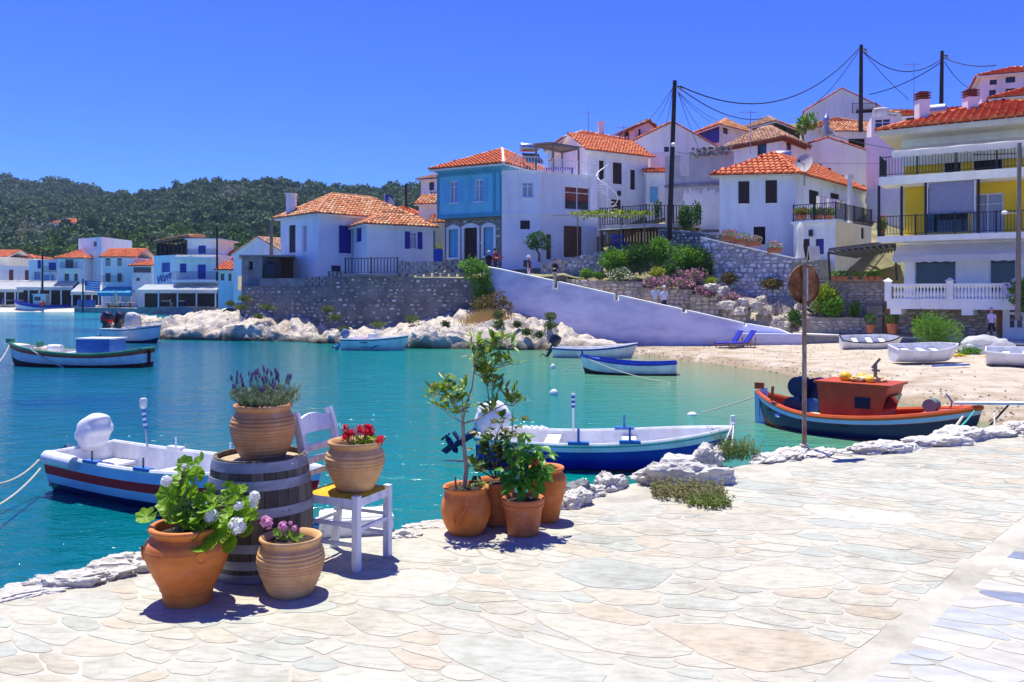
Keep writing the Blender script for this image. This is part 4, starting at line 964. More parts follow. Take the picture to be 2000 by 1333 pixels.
# ruin
A,B=XY(1299,60.5),XY(1432,58.5);q=back2(A,B,5);z1=ZY(318,60);z2=ZY(303,60)
t=bldg('ruined_house','unfinished grey house with rubble-topped walls and peeling plaster below',q,6,ZY(345,60),concrete2,[(0,1336,388,1348,402,'dark',white,white)],rev=.1)
f=Fr(A,B);L=(B-A).length;mb=MB();u1,_=ray_uz(A,B,1329,340);u2,_=ray_uz(A,B,1346,340);f.box(mb,0,u1,-.3,0,ZY(345,60)+.002,z2);f.box(mb,u2,L,-.3,0,ZY(345,60)+.002,z2);mb.build('upper_wall',concrete2,t)
mb=MB();f.box(mb,-.02,L+.02,.003,.12,ZY(366,60),ZY(361,60));mb.build('slab_edge',concrete,t)
stones(t,f.pt(u2,.0,0).xy,f.pt(L,0,0).xy,z2-.25,z2+.45,.34,.2,stone_grey,60,.95,.3,sd=22)
# plaster field below, flaking
pl=M('flaking_white_plaster',(0.70,0.69,0.68),(0.78,0.77,0.76),rough=.9,scale=2.0,bump=.3)
mb=MB();rg=random.Random(5);n_=30;topz=[]
u3=L-.02;pts_=[(u1+.2,6.0),(u3,6.0)]+[(u3-(u3-u1-.2)*k/n_,ZY(368,60)-rg.uniform(.0,.55)) for k in range(n_+1)]
pv=[f.pt(u,.03,z) for u,z in pts_];mb.add(pv,[tuple(range(len(pv)))]);mb.add([f.pt(u,.003,z) for u,z in pts_]+pv,[(i,(i+1) % len(pv),len(pv)+(i+1) % len(pv),len(pv)+i) for i in range(len(pv))]);mb.build('plaster',pl,t)
A,B,C_=XY(1362,76.5),XY(1405,73),XY(1472,77);q=quad3(A,B,C_);z1=ZY(246,73)
t=bldg('blue_walled_house','small house with vivid blue side wall under an orange hip roof',q,9,z1,white2,[(1,1412,250,1422,262,'dark')]);roof(t,q,z1+.04,ZY(231,76),.4,2.6,tile_old)
f=Fr(A,B);mb=MB();f.box(mb,0,(B-A).length,.003,.03,z1-1.4,z1-.02);mb.build('blue_panel',royal,t)
A,B,C_=XY(1436,85),XY(1512,80),XY(1562,85);q=quad3(A,B,C_);z1=ZY(239,80)
t=bldg('green_house','dark green timber house with pale old tile roof on the crest',q,10,z1,paint('dark_green_boards',(.035,.07,.05)),[(1,1524,244,1535,258,'dark')]);roof(t,q,z1+.04,ZY(226,84),.5,3.2,tile_brown)
A,B,C_=XY(1421,66.5),XY(1528,62.2),XY(1571,66);q=quad3(A,B,C_);z1=ZY(269,62.2)
t=bldg('brown_cornice_house','white house with rust-brown cornice and two dark openings',q,6.5,z1,pinkish,[(0,1479,271,1497,304,'dark'),(1,1536,272,1546,297,'dark'),(0,1424,282,1432,291,'dark')])
f=Fr(A,B);g=Fr(B,C_);mb=MB();f.box(mb,-.1,(B-A).length+.1,.003,.14,z1-.25,z1-.02);mb.build('cornice',rust_fascia,t);mb=MB();g.box(mb,.0,(C_-B).length+.1,.003,.14,z1-.25,z1-.02);mb.build('cornice',rust_fascia,t)
roof(t,q,z1+.04,ZY(249,66),.45,2.6,tile_brown,soffit=rust_fascia)
A,B=XY(1570,79),XY(1690,77);q=back2(A,B,7);z1=ZY(248,78)
t=bldg('orange_roofed_house','white house with low orange hip roof and a grey stove pipe',q,10,z1,pinkish);roof(t,q,z1+.04,ZY(231,81),.35,3.4,tile_old)
mb=MB();c=XY(1614,76.5);mb.tube([(c.x,c.y,ZY(262,76.5)),(c.x,c.y,ZY(236,76.5))],.2,10);mb.tube([(c.x,c.y,ZY(236,76.5)),(c.x,c.y,ZY(231,76.5)),(c.x,c.y,ZY(222,76.5))],[.32,.28,.03],10);mb.build('stove_pipe',steel,t)
A,B=XY(1574,92),XY(1716,90);q=back2(A,B,8);z1=ZY(214,91)
t=bldg('hilltop_gable_house','pinkish white gable house with a railed balcony on the hilltop',q,12,z1,pinkish,[(0,1672,205,1708,221,'dark',darkin,pinkish)],gable={0:ZY(176,91),2:ZY(176,91)},rev=.5)
roof(t,q,z1+.04,ZY(175,91)+.05,.15,0,tile,axis=1,soffit=pinkish)
railing(t,P(1665,222,89.5),P(1712,221,89),1.05)
A,B=XY(1632,75),XY(1708,75);q=back2(A,B,4);z1=ZY(258,75)
t=bldg('shed_roofed_house','white house with a sloping orange roof and a dark wide opening behind the white gable',q,7,z1,pinkish,[(0,1657,271,1689,290,'dark',darkin)]);roof(t,q,z1+.04,ZY(240,77),.2,0,tile_old)
A,B=XY(1702,66.5),XY(1746,66);q=back2(A,B,4);t=bldg('roof_room','white roof room with a wide two-pane window',q,8,ZY(226,66),white,[(0,1708,232,1740,260,'win',glass,framew)])
mb=MB();c=P(1728,227,66.5);mb.lathe([(.6,0),(.6,.7),(.5,.8),(.15,.85)],18,(c.x+.1,c.y+1,c.z));single('roof_cistern',mb,concrete2,'round grey cistern standing on the white roof room','tank',smooth=True)
A,B=XY(1537,66),XY(1694,66);q=back2(A,B,7);z1=ZY(297,66)
t=bldg('white_gable_wall_house','large blank white gable behind the satellite dish',q,5,z1,pinkish,gable={0:ZY(272,66),2:ZY(272,66)});roof(t,q,z1+.03,ZY(271,66)+.03,.1,0,tile,axis=1,soffit=pinkish)
A,B=XY(1692,60.5),XY(1772,58);q=back2(A,B,5);bldg('tall_white_block','tall plain white block left of the yellow house',q,3.0,ZY(262,59),white,[(0,1716,330,1730,346,'dark',darkin,white)])
# ---- blue-white house with orange hip roof
A,B,C_=XY(1405,52.7),XY(1553,52.0),XY(1690,61.8);q=quad3(A,B,C_);z1=ZY(341,52.3)
t=bldg('blue_white_house','blue-white house with vivid orange hip roof and brown shutters above the rubble wall',q,4.2,z1,paleblue,
  [(0,1442,354,1464,398,'shut',brown),(0,1495,352,1518,397,'shut',brown),(0,1472,443,1495,478,'door',darkin),(1,1580,372,1600,400,'dark',darkin),(1,1622,378,1640,405,'dark',darkin)])
E,R0,R1_=roof(t,q,z1+.05,ZY(311,56.5),.38,3.0,tile,nobj=300,soffit=cream,axis=1,sp=.34,ln=.46)
A,B,C_=XY(1550,51.0),XY(1632,49.3),XY(1702,54);q=quad3(A,B,C_);z1=ZY(431,49.3)
t=bldg('balcony_wing','white wing with a flower-filled iron balcony on top and brown doors below',q,3.2,z1,white,[(0,1564,467,1581,512,'door',brown),(0,1593,467,1609,497,'dark',ultrab),(1,1682,445,1688,467,'dark')],cat='house wing')
f=Fr(A,B);mb=MB();f.box(mb,-.1,(B-A).length+.1,.003,.2,z1-.1,z1+.05);mb.build('balcony_edge',white,t)
railing(t,up(A,z1+.05),up(B,z1+.05),1.0);railing(t,up(B,z1+.05),up(C_,z1+.05),1.0)
c=P(1602,482,43.4);mb=MB();f=Fr(A,B);u,z=ray_uz(A,B,1585,455);f.box(mb,u-.09,u+.09,.03,.22,z-.22,z+.16);mb.build('wall_lamp',iron,t)
# laundry
a,b=P(1594,382,50.3),P(1652,392,52.6);t=thing('washing_line','lavender and white laundry hanging over the flowered balcony','laundry',(a.x,a.y,z1))
mb=MB();mb.tube([a,a.lerp(b,.5)-Vector((0,0,.03)),b],.008,4);mb.build('line',iron,t);cl=[M('lilac_cloth',(.45,.38,.75),(.55,.48,.82),trans=.3),awn,M('pale_pink_cloth',(.7,.55,.7),trans=.3),M('green_cloth',(.3,.42,.15),trans=.3)]
for k in range(9):
 s0,s1=(k+.08)/9,(k+.9)/9;p0,p1=a.lerp(b,s0),a.lerp(b,s1);h=rng.uniform(.5,.8);mb=MB();rows_=[]
 for j in range(5):
  for i in range(5):
   q_=p0.lerp(p1,i/4);rows_.append(q_+Vector((.03*math.sin(i*2+k),.05*math.sin(i*1.7+j*.6+k)*j/4,-.02-h*j/4)))
 mb.add(rows_,[(j*5+i,j*5+i+1,(j+1)*5+i+1,(j+1)*5+i) for j in range(4) for i in range(4)]);mb.build('cloth',cl[(k*5) % 4 if k>5 else (0 if k % 3 else 1)],t,True)
# satellite dish, pipe, water heater
c=P(1571,322,52.2);t=thing('satellite_dish','round grey satellite dish on a mast at the orange roof corner','dish',(c.x,c.y,c.z-1.2))
mb=MB();pr=[(.0,0),(.28,.02),(.5,.07),(.66,.14)];mb.lathe(pr,24,cap0=False,cap1=False);mb.lathe([(r,z-.015) for r,z in pr[::-1]],24,cap0=False,cap1=False)
Q=Vector((-.75,-.55,.35)).normalized().to_track_quat('Z','Y').to_matrix();mb.v=[tuple(c+Q@Vector(v)) for v in mb.v];mb.build('dish',concrete2,t,True)
mb=MB();mb.tube([(c.x,c.y,c.z-1.3),(c.x,c.y,c.z)],.05,8);mb.build('mast',steel,t);mb=MB();mb.tube([c,c+Vector((-.45,-.33,.15))],.02,6);mb.box(c.x-.52,c.x-.4,c.y-.4,c.y-.28,c.z+.1,c.z+.22);mb.build('feed_arm',iron,t)
heater(1527,304,57,.32,1.2,R(-20),'steel water heater on the ridge of the vivid orange hip roof')
c=XY(1660,52.5);mb=MB();mb.tube([(c.x,c.y,7.2),(c.x,c.y,ZY(350,52.5))],.14,10);mb.box(c.x-.2,c.x+.2,c.y-.2,c.y+.2,ZY(350,52.5),ZY(342,52.5));single('flue_pipe',mb,framew,'white flue pipe rising from the flowered balcony','pipe')
# ---- yellow house on the right
SL,SR=XY(1713,43.2),XY(2030,39.3);d=(SR-SL).normalized();nb=V2((-d.y,d.x));LL=(SR-SL).length
ang=lambda px,off:(lambda p0,p1:p0+(p1-p0).normalized()*ray_uz(p0,p1,px,400)[0])(SL+nb*off,SR+nb*off)
A=ang(1766,1.7);B=SR+nb*1.7;q=back2(A,B,8)
zs1,zs2,zs3,zt=2.62,ZY(462,43),ZY(346,43),ZY(268,43)
t=bldg('yellow_house','three-storey house with yellow walls, balconies, awnings and stone base',q,zs2,zt,yellow,
  [(0,1805,362,1893,455,'dark',glass,framew),(0,1898,378,1960,456,'win',curtain,framew),(0,1842,288,1878,345,'dark',darkin,white),(0,1900,285,1960,340,'dark',darkin,white)])
for (u0,u1) in ((1766,1830),(1880,1898),(1962,1990)):pass
q1=[A,B,q[2],q[3]];mb=MB();ops=[(1786,501,1868,545),(1932,498,1985,542)];hs_=[]
for o in ops:
 u0,za=ray_uz(A,B,o[0],o[1]);u1,zb=ray_uz(A,B,o[2],o[3]+40);hs_.append((u0,u1,zs1+.25,za))
A1=ang(1757,1.7)
for i,(p0,p1) in enumerate(((A,B),(B,q[2]),(q[2],q[3]),(q[3],A))):wall_face(mb,p0,p1,zs1,zs2-.003,hs_ if i==0 else [],.2)
mb.build('middle_wall',white,t)
for h in hs_:put_opening(t,Fr(A,B),*h,'dark',glass,framew,.2)
Gl,Gr=ang(1692,1.9),SR+nb*1.9
mb=MB();hs2=[]
for o in ((1724,590,1754,652),(1935,585,1960,655)):
 u0,za=ray_uz(Gl,Gr,o[0],o[1]);u1,zb=ray_uz(Gl,Gr,o[2],o[3]);hs2.append((u0,u1,.82,min(za,zs1-.3)))
for i,(p0,p1) in enumerate(((Gl,Gr),(Gr,Gr+nb*5),(Gr+nb*5,Gl+nb*5),(Gl+nb*5,Gl))):wall_face(mb,p0,p1,.5,zs1-.35,hs2 if i==0 else [],.25)
mb.quad(*[up(p,zs1-.35) for p in (Gl,Gr,Gr+nb*5,Gl+nb*5)]);mb.build('stone_base',mortarb,t)
stones(t,Gl,Gr,.82,zs1-.4,.42,.14,stone_slate,220,.9,.05,sd=31,holes=[(a-.1,b+.1,c,e+.1) for a,b,c,e in hs2])
for h in hs2:
 f=Fr(Gl,Gr);mb=MB();f.box(mb,h[0]+.02,h[1]-.02,-.2,-.15,h[2],h[3]);dd=mb.build('door',oakm,t)
 for k in range(14):mb=MB();z=h[2]+.08+(h[3]-h[2]-.12)*k/14;f.box(mb,h[0]+.06,h[1]-.06,-.149,-.12,z,z+.07);mb.build('slat',oakm,dd)
def slab(nm,l,r,z0,z1,out,inn,m):
 p0,p1=SL+d*l-nb*out,SL+d*r-nb*out;mb=MB();mb.prism([tuple(p0),tuple(p1),tuple(p1+nb*(inn+out)),tuple(p0+nb*(inn+out))],z0,z1);return mb.build(nm,m,t)
slab('balcony_slab',0,LL,zs2-.28,zs2,0,1.65,white);slab('balcony_slab',.1,LL,zs3-.42,zs3,.05,1.65,white)
slab('balcony_slab',.55,LL-.6,zs1-.38,zs1,.5,1.65,white);
for l in (.7,LL*.55):slab('bracket',l,l+.5,zs1-.66,zs1-.383,.45,1.6,white)
up3=lambda l,z,out=0.0:tuple((SL+d*l-nb*out))+(z,)
railing(t,up3(.05,zs2),up3(LL,zs2),1.0,sp=.14);railing(t,up3(.05,zs2),tuple(SL+d*.05+nb*1.6)+(zs2,),1.0)
railing(t,up3(.15,zs3),up3(LL,zs3),1.0,sp=.14);railing(t,up3(.15,zs3),tuple(SL+d*.15+nb*1.6)+(zs3,),1.0)
for l in (.08,1.0,2.25,4.55,LL-.3):
 mb=MB();p=SL+d*l+nb*(.06 if l != 1.0 else 1.0);mb.bar(tuple(p)+(zs2+.002,),tuple(p)+(zs3-.425,),.12,.12,up=(d.x,d.y,0));mb.build('column',iron,t)
mb=MB();p0,p1=SL+d*2.4+nb*.1,SL+d*4.4+nb*.1;mb.prism([tuple(p0),tuple(p1),tuple(p1+nb*.03),tuple(p0+nb*.03)],zs2+1.02,zs3-.45);mb.build('screen',M('translucent_screen',(.30,.32,.48),(.36,.38,.54),rough=.5,trans=.3),t)
for l in (2.33,4.40):mb=MB();p=SL+d*l+nb*.06;mb.bar(tuple(p)+(zs2+1.02,),tuple(p)+(zs3-.45,),.05,.05,up=(d.x,d.y,0));mb.build('screen_edge',framew,t)
# balustrade: every baluster its own piece
BP=[(r,z*.78) for r,z in ((.075,0),(.075,.06),(.04,.09),(.05,.16),(.075,.28),(.07,.36),(.04,.55),(.035,.66),(.06,.72),(.07,.76),(.07,.80))]
bmb=MB();bmb.lathe(BP,12);bme=bmb.mesh('baluster',white,True,None,40);off=Vector(WL[t.name])
l0,l1=.6,LL-.9;nbal=34
for k in range(nbal):
 l=l0+.3+(l1-l0-.6)*k/(nbal-1);p=Vector(up3(l,zs1+.12,.4));inst('baluster',bme,t,Matrix.Translation(p-off))
slab('balustrade_base',l0,l1,zs1+.003,zs1+.12,.5,-.3,white);slab('balustrade_rail',l0,l1,zs1+.12+.80*.78,zs1+.87,.52,-.28,white)
for l in (l0,(l0+l1)/2,l1):
 mb=MB();p=SL+d*l-nb*.4;mb.bar(tuple(p)+(zs1+.003,),tuple(p)+(zs1+1.0,),.3,.3,up=(d.x,d.y,0));a0=Vector(tuple(p)+(zs1+1.0,));r_=.22
 cs_=[a0+Vector((d.x,d.y,0))*i*r_+Vector((nb.x,nb.y,0))*j*r_ for i,j in ((-1,-1),(1,-1),(1,1),(-1,1))];mb.add(cs_+[a0+Vector((0,0,.17))],[(0,1,4),(1,2,4),(2,3,4),(3,0,4),(3,2,1,0)]);mb.build('balustrade_pier',white,t)
# awnings
def awning(l0,l1,zi,zo,inn,out,m,scal=.22,par=t,nm='awning'):
 mb=MB();n_=26;V=[]
 for k in range(n_+1):
  l=l0+(l1-l0)*k/n_;a=SL+d*l+nb*inn;b=SL+d*l-nb*out
  V+=[tuple(a)+(zi,),tuple((a+b)/2)+((zi+zo)/2-.05-.02*math.sin(k*.9),),tuple(b)+(zo+.01*math.sin(k),),tuple(b)+(zo-scal-(.05 if k % 2 else 0),)]
 mb.add(V,[(k*4+j,k*4+j+1,(k+1)*4+j+1,(k+1)*4+j) for k in range(n_) for j in range(3)]);return mb.build(nm,m,par,True,sharp=30)
slab('upper_wall',.9,LL,zt-1.35,zt+.015,-1.55,1.66,white);awning(.95,LL,zt-.45,zt-1.0,1.0,1.45,awn,.28);awning(.75,LL,zs2-.4,zs2-1.02,1.3,.1,awn,.3)
slab('eave_board',.1,LL+.2,zt+.02,zt+.2,.3,9.2,cream)
q=[SL+d*.1-nb*.25,SR+d*3-nb*.25,SR+d*3+nb*9,SL+d*.1+nb*9]
roof(t,q,zt+.30,ZY(211,45),.1,4.6,tile,nobj=300,soffit=cream,axis=0,sp=.36,ln=.5)
for px,l in ((1801,1),(1895,2)):c=XY(px,43.6);chimney(t,(c.x,c.y,ZY(236 if l==1 else 231,43.6)-.1),.55,1.15,pinkish)
heater(1826,218,46,.38,1.1,R(-30),'steel water heater between the two chimneys of the yellow house')
mb=MB();p=SL+d*5.6-nb*.56;mb.prism([tuple(p),tuple(p+d*.95),tuple(p+d*.95+nb*.03),tuple(p+nb*.03)],zs1+.3,zs1+.9);single('hanging_towel',mb,M('lilac_towel',(.58,.50,.78),(.66,.58,.84)),'lilac towel hung over the white balustrade','towel')
# ---- right-hand top houses
A,B=XY(1917,62),XY(2080,60);q=back2(A,B,8);z1=ZY(146,61.5)
t=bldg('top_white_house','white two-storey house with small square windows at the hilltop',q,10,z1,white,[(0,1933,156,1947,166,'dark'),(0,1964,150,1983,162,'dark'),(0,1932,176,1945,199,'dark'),(0,1964,173,1983,190,'dark')]);roof(t,q,z1+.05,z1+1.3,.3,3,tile,cap=white,soffit=white)
A,B=XY(1944,54),XY(2090,52);q=back2(A,B,6);z1=ZY(190,53.5)
t=bldg('cream_house','cream house with orange hip roof right of the white chimneys',q,9,z1,cream);roof(t,q,z1+.05,z1+1.1,.4,3,tile)
A,B=XY(1770,60),XY(1915,58);q=back2(A,B,5);z1=ZY(222,59);t=bldg('back_tiled_house','low house with a long orange tile roof behind the yellow house',q,9,z1,brown);roof(t,q,z1+.03,z1+.7,.3,0,tile)
A,B=XY(1760,70),XY(1795,70);q=back2(A,B,5);z1=ZY(222,70);t=bldg('distant_tiled_house','small distant house with orange roof beside the tall antenna',q,12,z1,white2);roof(t,q,z1+.03,z1+.7,.3,0,tile_old)
# ---- scraps seen between annex and blue house
A,B=XY(822,72),XY(862,71);q=back2(A,B,4);z1=ZY(372,71.5)
t=bldg('balcony_house','white house with brown balcony peeping out behind the blue house',q,5,ZY(350,71.5),white,[(0,838,356,848,372,'dark')]);roof(t,q,ZY(350,71.5)+.03,ZY(342,71.5)+.2,.3,0,tile_brown);railing(t,P(842,398,70.4),P(860,398,70),.95)
A,B=XY(818,67.5),XY(866,67);q=back2(A,B,3);z1=ZY(398,67);t=bldg('pink_gable_house','pinkish white house with orange eave beside the blue house',q,5,z1,pinkish);roof(t,q,z1+.03,z1+.8,.3,0,tile_old)
A,B=XY(745,74),XY(818,74);q=back2(A,B,5);z1=ZY(420,74);t=bldg('flag_house','house with orange roof below the striped flag',q,5,z1,white);roof(t,q,z1+.03,ZY(404,76),.3,2,tile)
# ================================================================== FAR SHORE HOUSES (across the water)
def far(name,label,px0,px1,D,ytop,ops=(),m=white,roofy=None,rm=tile,depth=7,inset=2.5,z0=.9,axis=0,cat='house',D2=None):
 A,B=XY(px0,D),XY(px1,D2 or D);q=back2(A,B,depth);z1=ZY(ytop,D);t=bldg(name,label,q,z0,z1,m,ops,cat,rev=.2)
 if roofy is not None:roof(t,q,z1+.05,ZY(roofy,D+depth/2),.4,inset,rm,axis=axis,sp=.45,ln=.6)
 return t
t=far('long_white_house','long low cream-white house with two brown doors behind the white awning',-60,58,142,520,[(0,17,527,26,549,'door',brown2),(0,48,528,56,549,'door',brown2)])
far('yellow_gable_house','ochre-yellow gabled house at the end of the far waterfront',-60,14,150,502,m=cream,roofy=490,inset=0)
far('far_pink_house','pale pink low house with flat orange roof beyond the long white house',8,66,156,505,m=pinkish,roofy=499,inset=3)
t=far('blue_window_house','small white house with bright blue windows and balcony door',56,110,136,508,[(0,73,508,80,525,'shut',royal),(0,95,513,111,528,'shut',royal),(0,67,531,79,546,'win',None,cyan2),(0,86,537,97,550,'shut',cyan2),(0,99,537,106,550,'shut',cyan2)])
railing(t,P(84,532,135),P(110,532,135),.95,posts=False)
t=far('orange_hip_house','white house with orange hip roof and a small iron balcony',112,165,134,505,[(0,128,507,143,524,'dark'),(0,126,535,135,549,'dark'),(0,145,535,152,549,'dark')],roofy=489)
mb=MB();p0,p1=XY(116,133),XY(152,133);mb.prism([tuple(p0),tuple(p1),tuple(p1+V2((0,1))),tuple(p0+V2((0,1)))],ZY(528,133),ZY(525,133));mb.build('balcony_slab',white,t);railing(t,P(117,525,133.1),P(151,525,133.1),.95,posts=False)
A,B,C_=XY(153,139),XY(198,134),XY(258,144);q=quad3(A,B,C_)
t=bldg('tall_white_house','tall white house with lavender side wall and roof terrace across the water',q,.9,ZY(463,134),pinkish,[(0,183,472,189,482,'dark'),(0,169,502,177,514,'dark'),(0,160,530,166,545,'shut',brown),(0,170,534,177,545,'dark')]);railing(t,P(153,500,137),P(190,498,132),1.0,framew,posts=False)
t=far('orange_shed_house','white house with sloping orange roof and four dark balcony doors',200,262,128,503,[(0,206,504,216,520,'dark'),(0,229,504,238,520,'dark'),(0,206,534,216,551,'dark'),(0,229,534,238,551,'dark')],roofy=487,inset=0)
railing(t,P(198,522,127),P(242,522,127),1.0,framew,posts=False);railing(t,P(198,552,127),P(242,552,127),1.0,posts=False)
far('brown_roof_house','small house with low brown tile roof and dark glazed veranda',258,298,126,520,[(0,260,521,295,533,'dark'),(0,266,543,273,549,'dark')],roofy=508,m=white2,inset=2)
# the hotel with the blue name
A,B,C_=XY(300,121.5),XY(344,117.5),XY(426,117.5);q=[A,B,C_,C_+V2((1,9)),A+V2((0,9))]
zm=ZY(498,117.5);ztop=ZY(468,117.5)
t=bldg('white_hotel','white three-storey hotel with blue shutters and blue lettering on its wall',q,.9,zm,white,
  [(0,315,513,332,532,'shut',royal),(1,351,515,364,533,'shut',royal),(1,386,517,402,545,'door',royal)],cat='hotel',rev=.25)
f=Fr(B,C_);LB_=(C_-B).length;mb=MB();z=ZY(503,117.5);f.box(mb,-.3,LB_+.4,-.1,.9,z-.3,z);mb.build('balcony_slab',white,t);railing(t,up(B+V2((0,-.85)),z),up(C_+V2((0,-.85)),z),1.1,posts=False)
z=ZY(547,117.5);mb=MB();f.box(mb,-.1,LB_+.4,.003,1.2,z-.35,z);mb.build('balcony_slab',white,t);railing(t,up(B+V2((0,-1.1)),z),up(C_+V2((0,-1.1)),z),1.1,posts=False)
U0,U1=XY(364,118.8),XY(425,118.8);mb=MB();hs_=[];u0,za=ray_uz(U0,U1,387,480);u1,zb=ray_uz(U0,U1,402,496);hs_=[(u0,u1,zb,za)]
for i,(p0,p1) in enumerate(zip([U0,U1,U1+V2((0,7)),U0+V2((0,7))],[U1,U1+V2((0,7)),U0+V2((0,7)),U0])):wall_face(mb,p0,p1,zm+.002,ztop,hs_ if i==0 else [],.2)
mb.quad(*[up(p,ztop) for p in (U0,U1,U1+V2((0,7)),U0+V2((0,7)))]);mb.build('top_storey',white,t);put_opening(t,Fr(U0,U1),*hs_[0],'shut',royal,None,.2)
mb=MB();p0,p1=XY(361,118.3),XY(430,118.3);mb.prism([tuple(p0),tuple(p1),tuple(p1+V2((0,8))),tuple(p0+V2((0,8)))],ztop+.002,ztop+.18);mb.build('roof_slab',white,t)
L0,L1=XY(306,121.8),XY(363,118.6);mb=MB();n0,n1=up(L0,zm+.002),up(L1,zm+.002);za,zb=ZY(474,121),ZY(462,118.6)
for (u0,u1) in ((0,1),):
 bk=V2((.8,5));mb.add([up(L0+bk,zm),up(L1+bk,zm),up(L1+bk,zb),up(L0+bk,za),up(L1,zm),up(L1,zb),up(L0,zm),up(L0,za)],[(0,3,2,1),(1,2,5,4),(0,6,7,3)])
mb.build('timber_storey',brown,t);f=Fr(L0,L1)
for k in range(8):mb=MB();u=(L1-L0).length*k/7;f.box(mb,u-.1,u+.1,-.12,0,zm+.003,za+(zb-za)*k/7-.02);mb.build('timber_post',brown,t)
spots=[];rf=[Vector(up(L0+V2((-.3,-.5)),za+.05)),Vector(up(L1+V2((.6,-.5)),zb+.05)),Vector(up(L1+V2((.9,5)),zb+.35)),Vector(up(L0+V2((0,5)),za+.35))]
mb=MB();mb.add(rf+[p-Vector((0,0,.2)) for p in rf],[(0,1,2,3),(7,6,5,4),(0,4,5,1),(1,5,6,2),(2,6,7,3),(3,7,4,0)]);mb.build('sloping_roof',tile_brown,t)
roof_face(t,rf,tile_old,store=spots,sp=.45,ln=.6);lay_tiles(t,spots,tile_old,0)
cu=bpy.data.curves.new('lettering','FONT');cu.body='Wave';cu.size=1.75;cu.extrude=.03;cu.shear=.35;cu.align_x='CENTER'
tmp=bpy.data.objects.new('lettering_source',cu);col.objects.link(tmp);bpy.context.view_layer.update()
me=bpy.data.meshes.new_from_object(tmp.evaluated_get(bpy.context.evaluated_depsgraph_get()));bpy.data.objects.remove(tmp)
me.materials.clear();me.materials.append(royal);o=bpy.data.objects.new('lettering',me);col.objects.link(o);o.parent=t
f=Fr(A,B);u,z=ray_uz(A,B,321,549);pos=f.pt(u,.05,z-.1);U=Vector((f.d.x,f.d.y,.25)).normalized();Nn=Vector((f.n.x,f.n.y,0));o.matrix_local=frame_m(pos-Vector(WL[t.name]),U,Nn.cross(U),Nn)
far('small_orange_house','pink-white house with bright orange roofs squeezed beside the hotel',426,462,112,528,[(0,431,535,438,548,'dark'),(0,446,535,452,549,'dark')],roofy=513,m=pinkish,inset=0)
far('upper_orange_house','white house with orange roof above the small pink-white house',424,470,122,508,roofy=490,m=white,inset=0)
A,B=XY(456,84),XY(556,80);q=back2(A,B,9);z1=ZY(497,82);t=bldg('grey_gable_house','big grey-lavender gable house behind the concrete hut',q,2,z1,pinkish,[(0,480,479,487,494,'dark')],gable={0:ZY(466,82),2:ZY(466,82)});roof(t,q,z1+.03,ZY(465,82)+.03,.15,0,tile_brown,axis=1,soffit=pinkish)
# white villa on the hill
A=hill_h(106,.47,R1,185,430,2);B=hill_h(148,.47,R1,185,430,2);z=min(A.z,B.z);q=back2(A.xy,B.xy,8);t=bldg('hillside_villa','white villa with red tile roof alone on the wooded hill',q,z-2,ZY(436,A.y),white,[(0,112,440,117,446,'dark'),(0,124,440,129,446,'dark'),(0,137,440,142,446,'dark')],rev=.3);roof(t,q,ZY(436,A.y)+.05,ZY(428,A.y+4),.6,3,tile,sp=.6,ln=.8)
# ================================================================== WALLS, TERRACES, GARDENS
# ---- grey rubble retaining wall of the point
WP=[(472,57.4),(640,54.6),(790,52.8),(948,51.8)];pts=[XY(*p) for p in WP]
t=thing('rubble_retaining_wall','dark grey rubble retaining wall with pale stones and pierced parapet','wall',(pts[1].x,pts[1].y,0))
tops=[(3.45,3.5),(4.05,4.05),(4.0,3.9)];bots=[(1.2,.9),(.3,.3),(.5,1.0)]
segs=[(pts[0],pts[1]),(pts[1],pts[2]),(pts[2],pts[3])]
for i,((p0,p1),(a,b),(c,e)) in enumerate(zip(segs,tops,bots)):
 wall_body(t,p0,p1,c,a,1.2,mortar,e,b);stones(t,p0,p1,c,a,.40,.24,stone_grey,100,.62,.05,.30,e,b,sd=40+i)
f=Fr(pts[0],pts[1]);L=(pts[1]-pts[0]).length;mb=MB();u0,_=ray_uz(pts[0],pts[1],508,550);u1,_=ray_uz(pts[0],pts[1],595,550)
f.box(mb,u0,u1,-.25,.02,3.48,ZY(544,56));mb.build('parapet',concrete,t)
def pierced(p0,p1,ua,ub,z0,z1,nu,nv,sd):
 """parapet of hollow blocks: the openings go right through"""
 f=Fr(p0,p1);q0,q1=f.pt(ua,0,0).xy,f.pt(ub,0,0).xy;L=ub-ua;g=random.Random(sd);hs=[]
 for i in range(nu):
  for j in range(nv):
   if (i+j) % 2:continue
   u=L*(i+.5)/nu;z=z0+(z1-z0)*(j+.5)/nv;hs.append((u-.1,u+.1,z-.11,z+.11))
 mb=MB();wall_face(mb,q0,q1,z0,z1,hs,.22);k=Fr(q0,q1);b0,b1=k.pt(0,-.22,0).xy,k.pt(L,-.22,0).xy
 m2=MB();wall_face(m2,q0,q1,z0,z1,hs,0.0);off=Vector((-k.n.x*.22,-k.n.y*.22,0));m2.v=[tuple(Vector(v)+off) for v in m2.v];m2.f=[x[::-1] for x in m2.f];mb.add(m2.v,m2.f)
 mb.quad(*[k.pt(u,n,z1) for u,n in ((0,0),(L,0),(L,-.22),(0,-.22))]);mb.quad(*[k.pt(L,n,z) for n,z in ((0,z0),(-.22,z0),(-.22,z1),(0,z1))]);mb.quad(*[k.pt(0,n,z) for n,z in ((-.22,z0),(0,z0),(0,z1),(-.22,z1))])
 return mb.build('pierced_parapet',concrete,t)
pierced(pts[0],pts[1],u1+.02,L-.02,3.5,ZY(541,55),7,3,1)
L2=(pts[2]-pts[1]).length;u2,_=ray_uz(pts[1],pts[2],672,540);pierced(pts[1],pts[2],.0,u2,4.06,ZY(532,54.4),4,3,2)
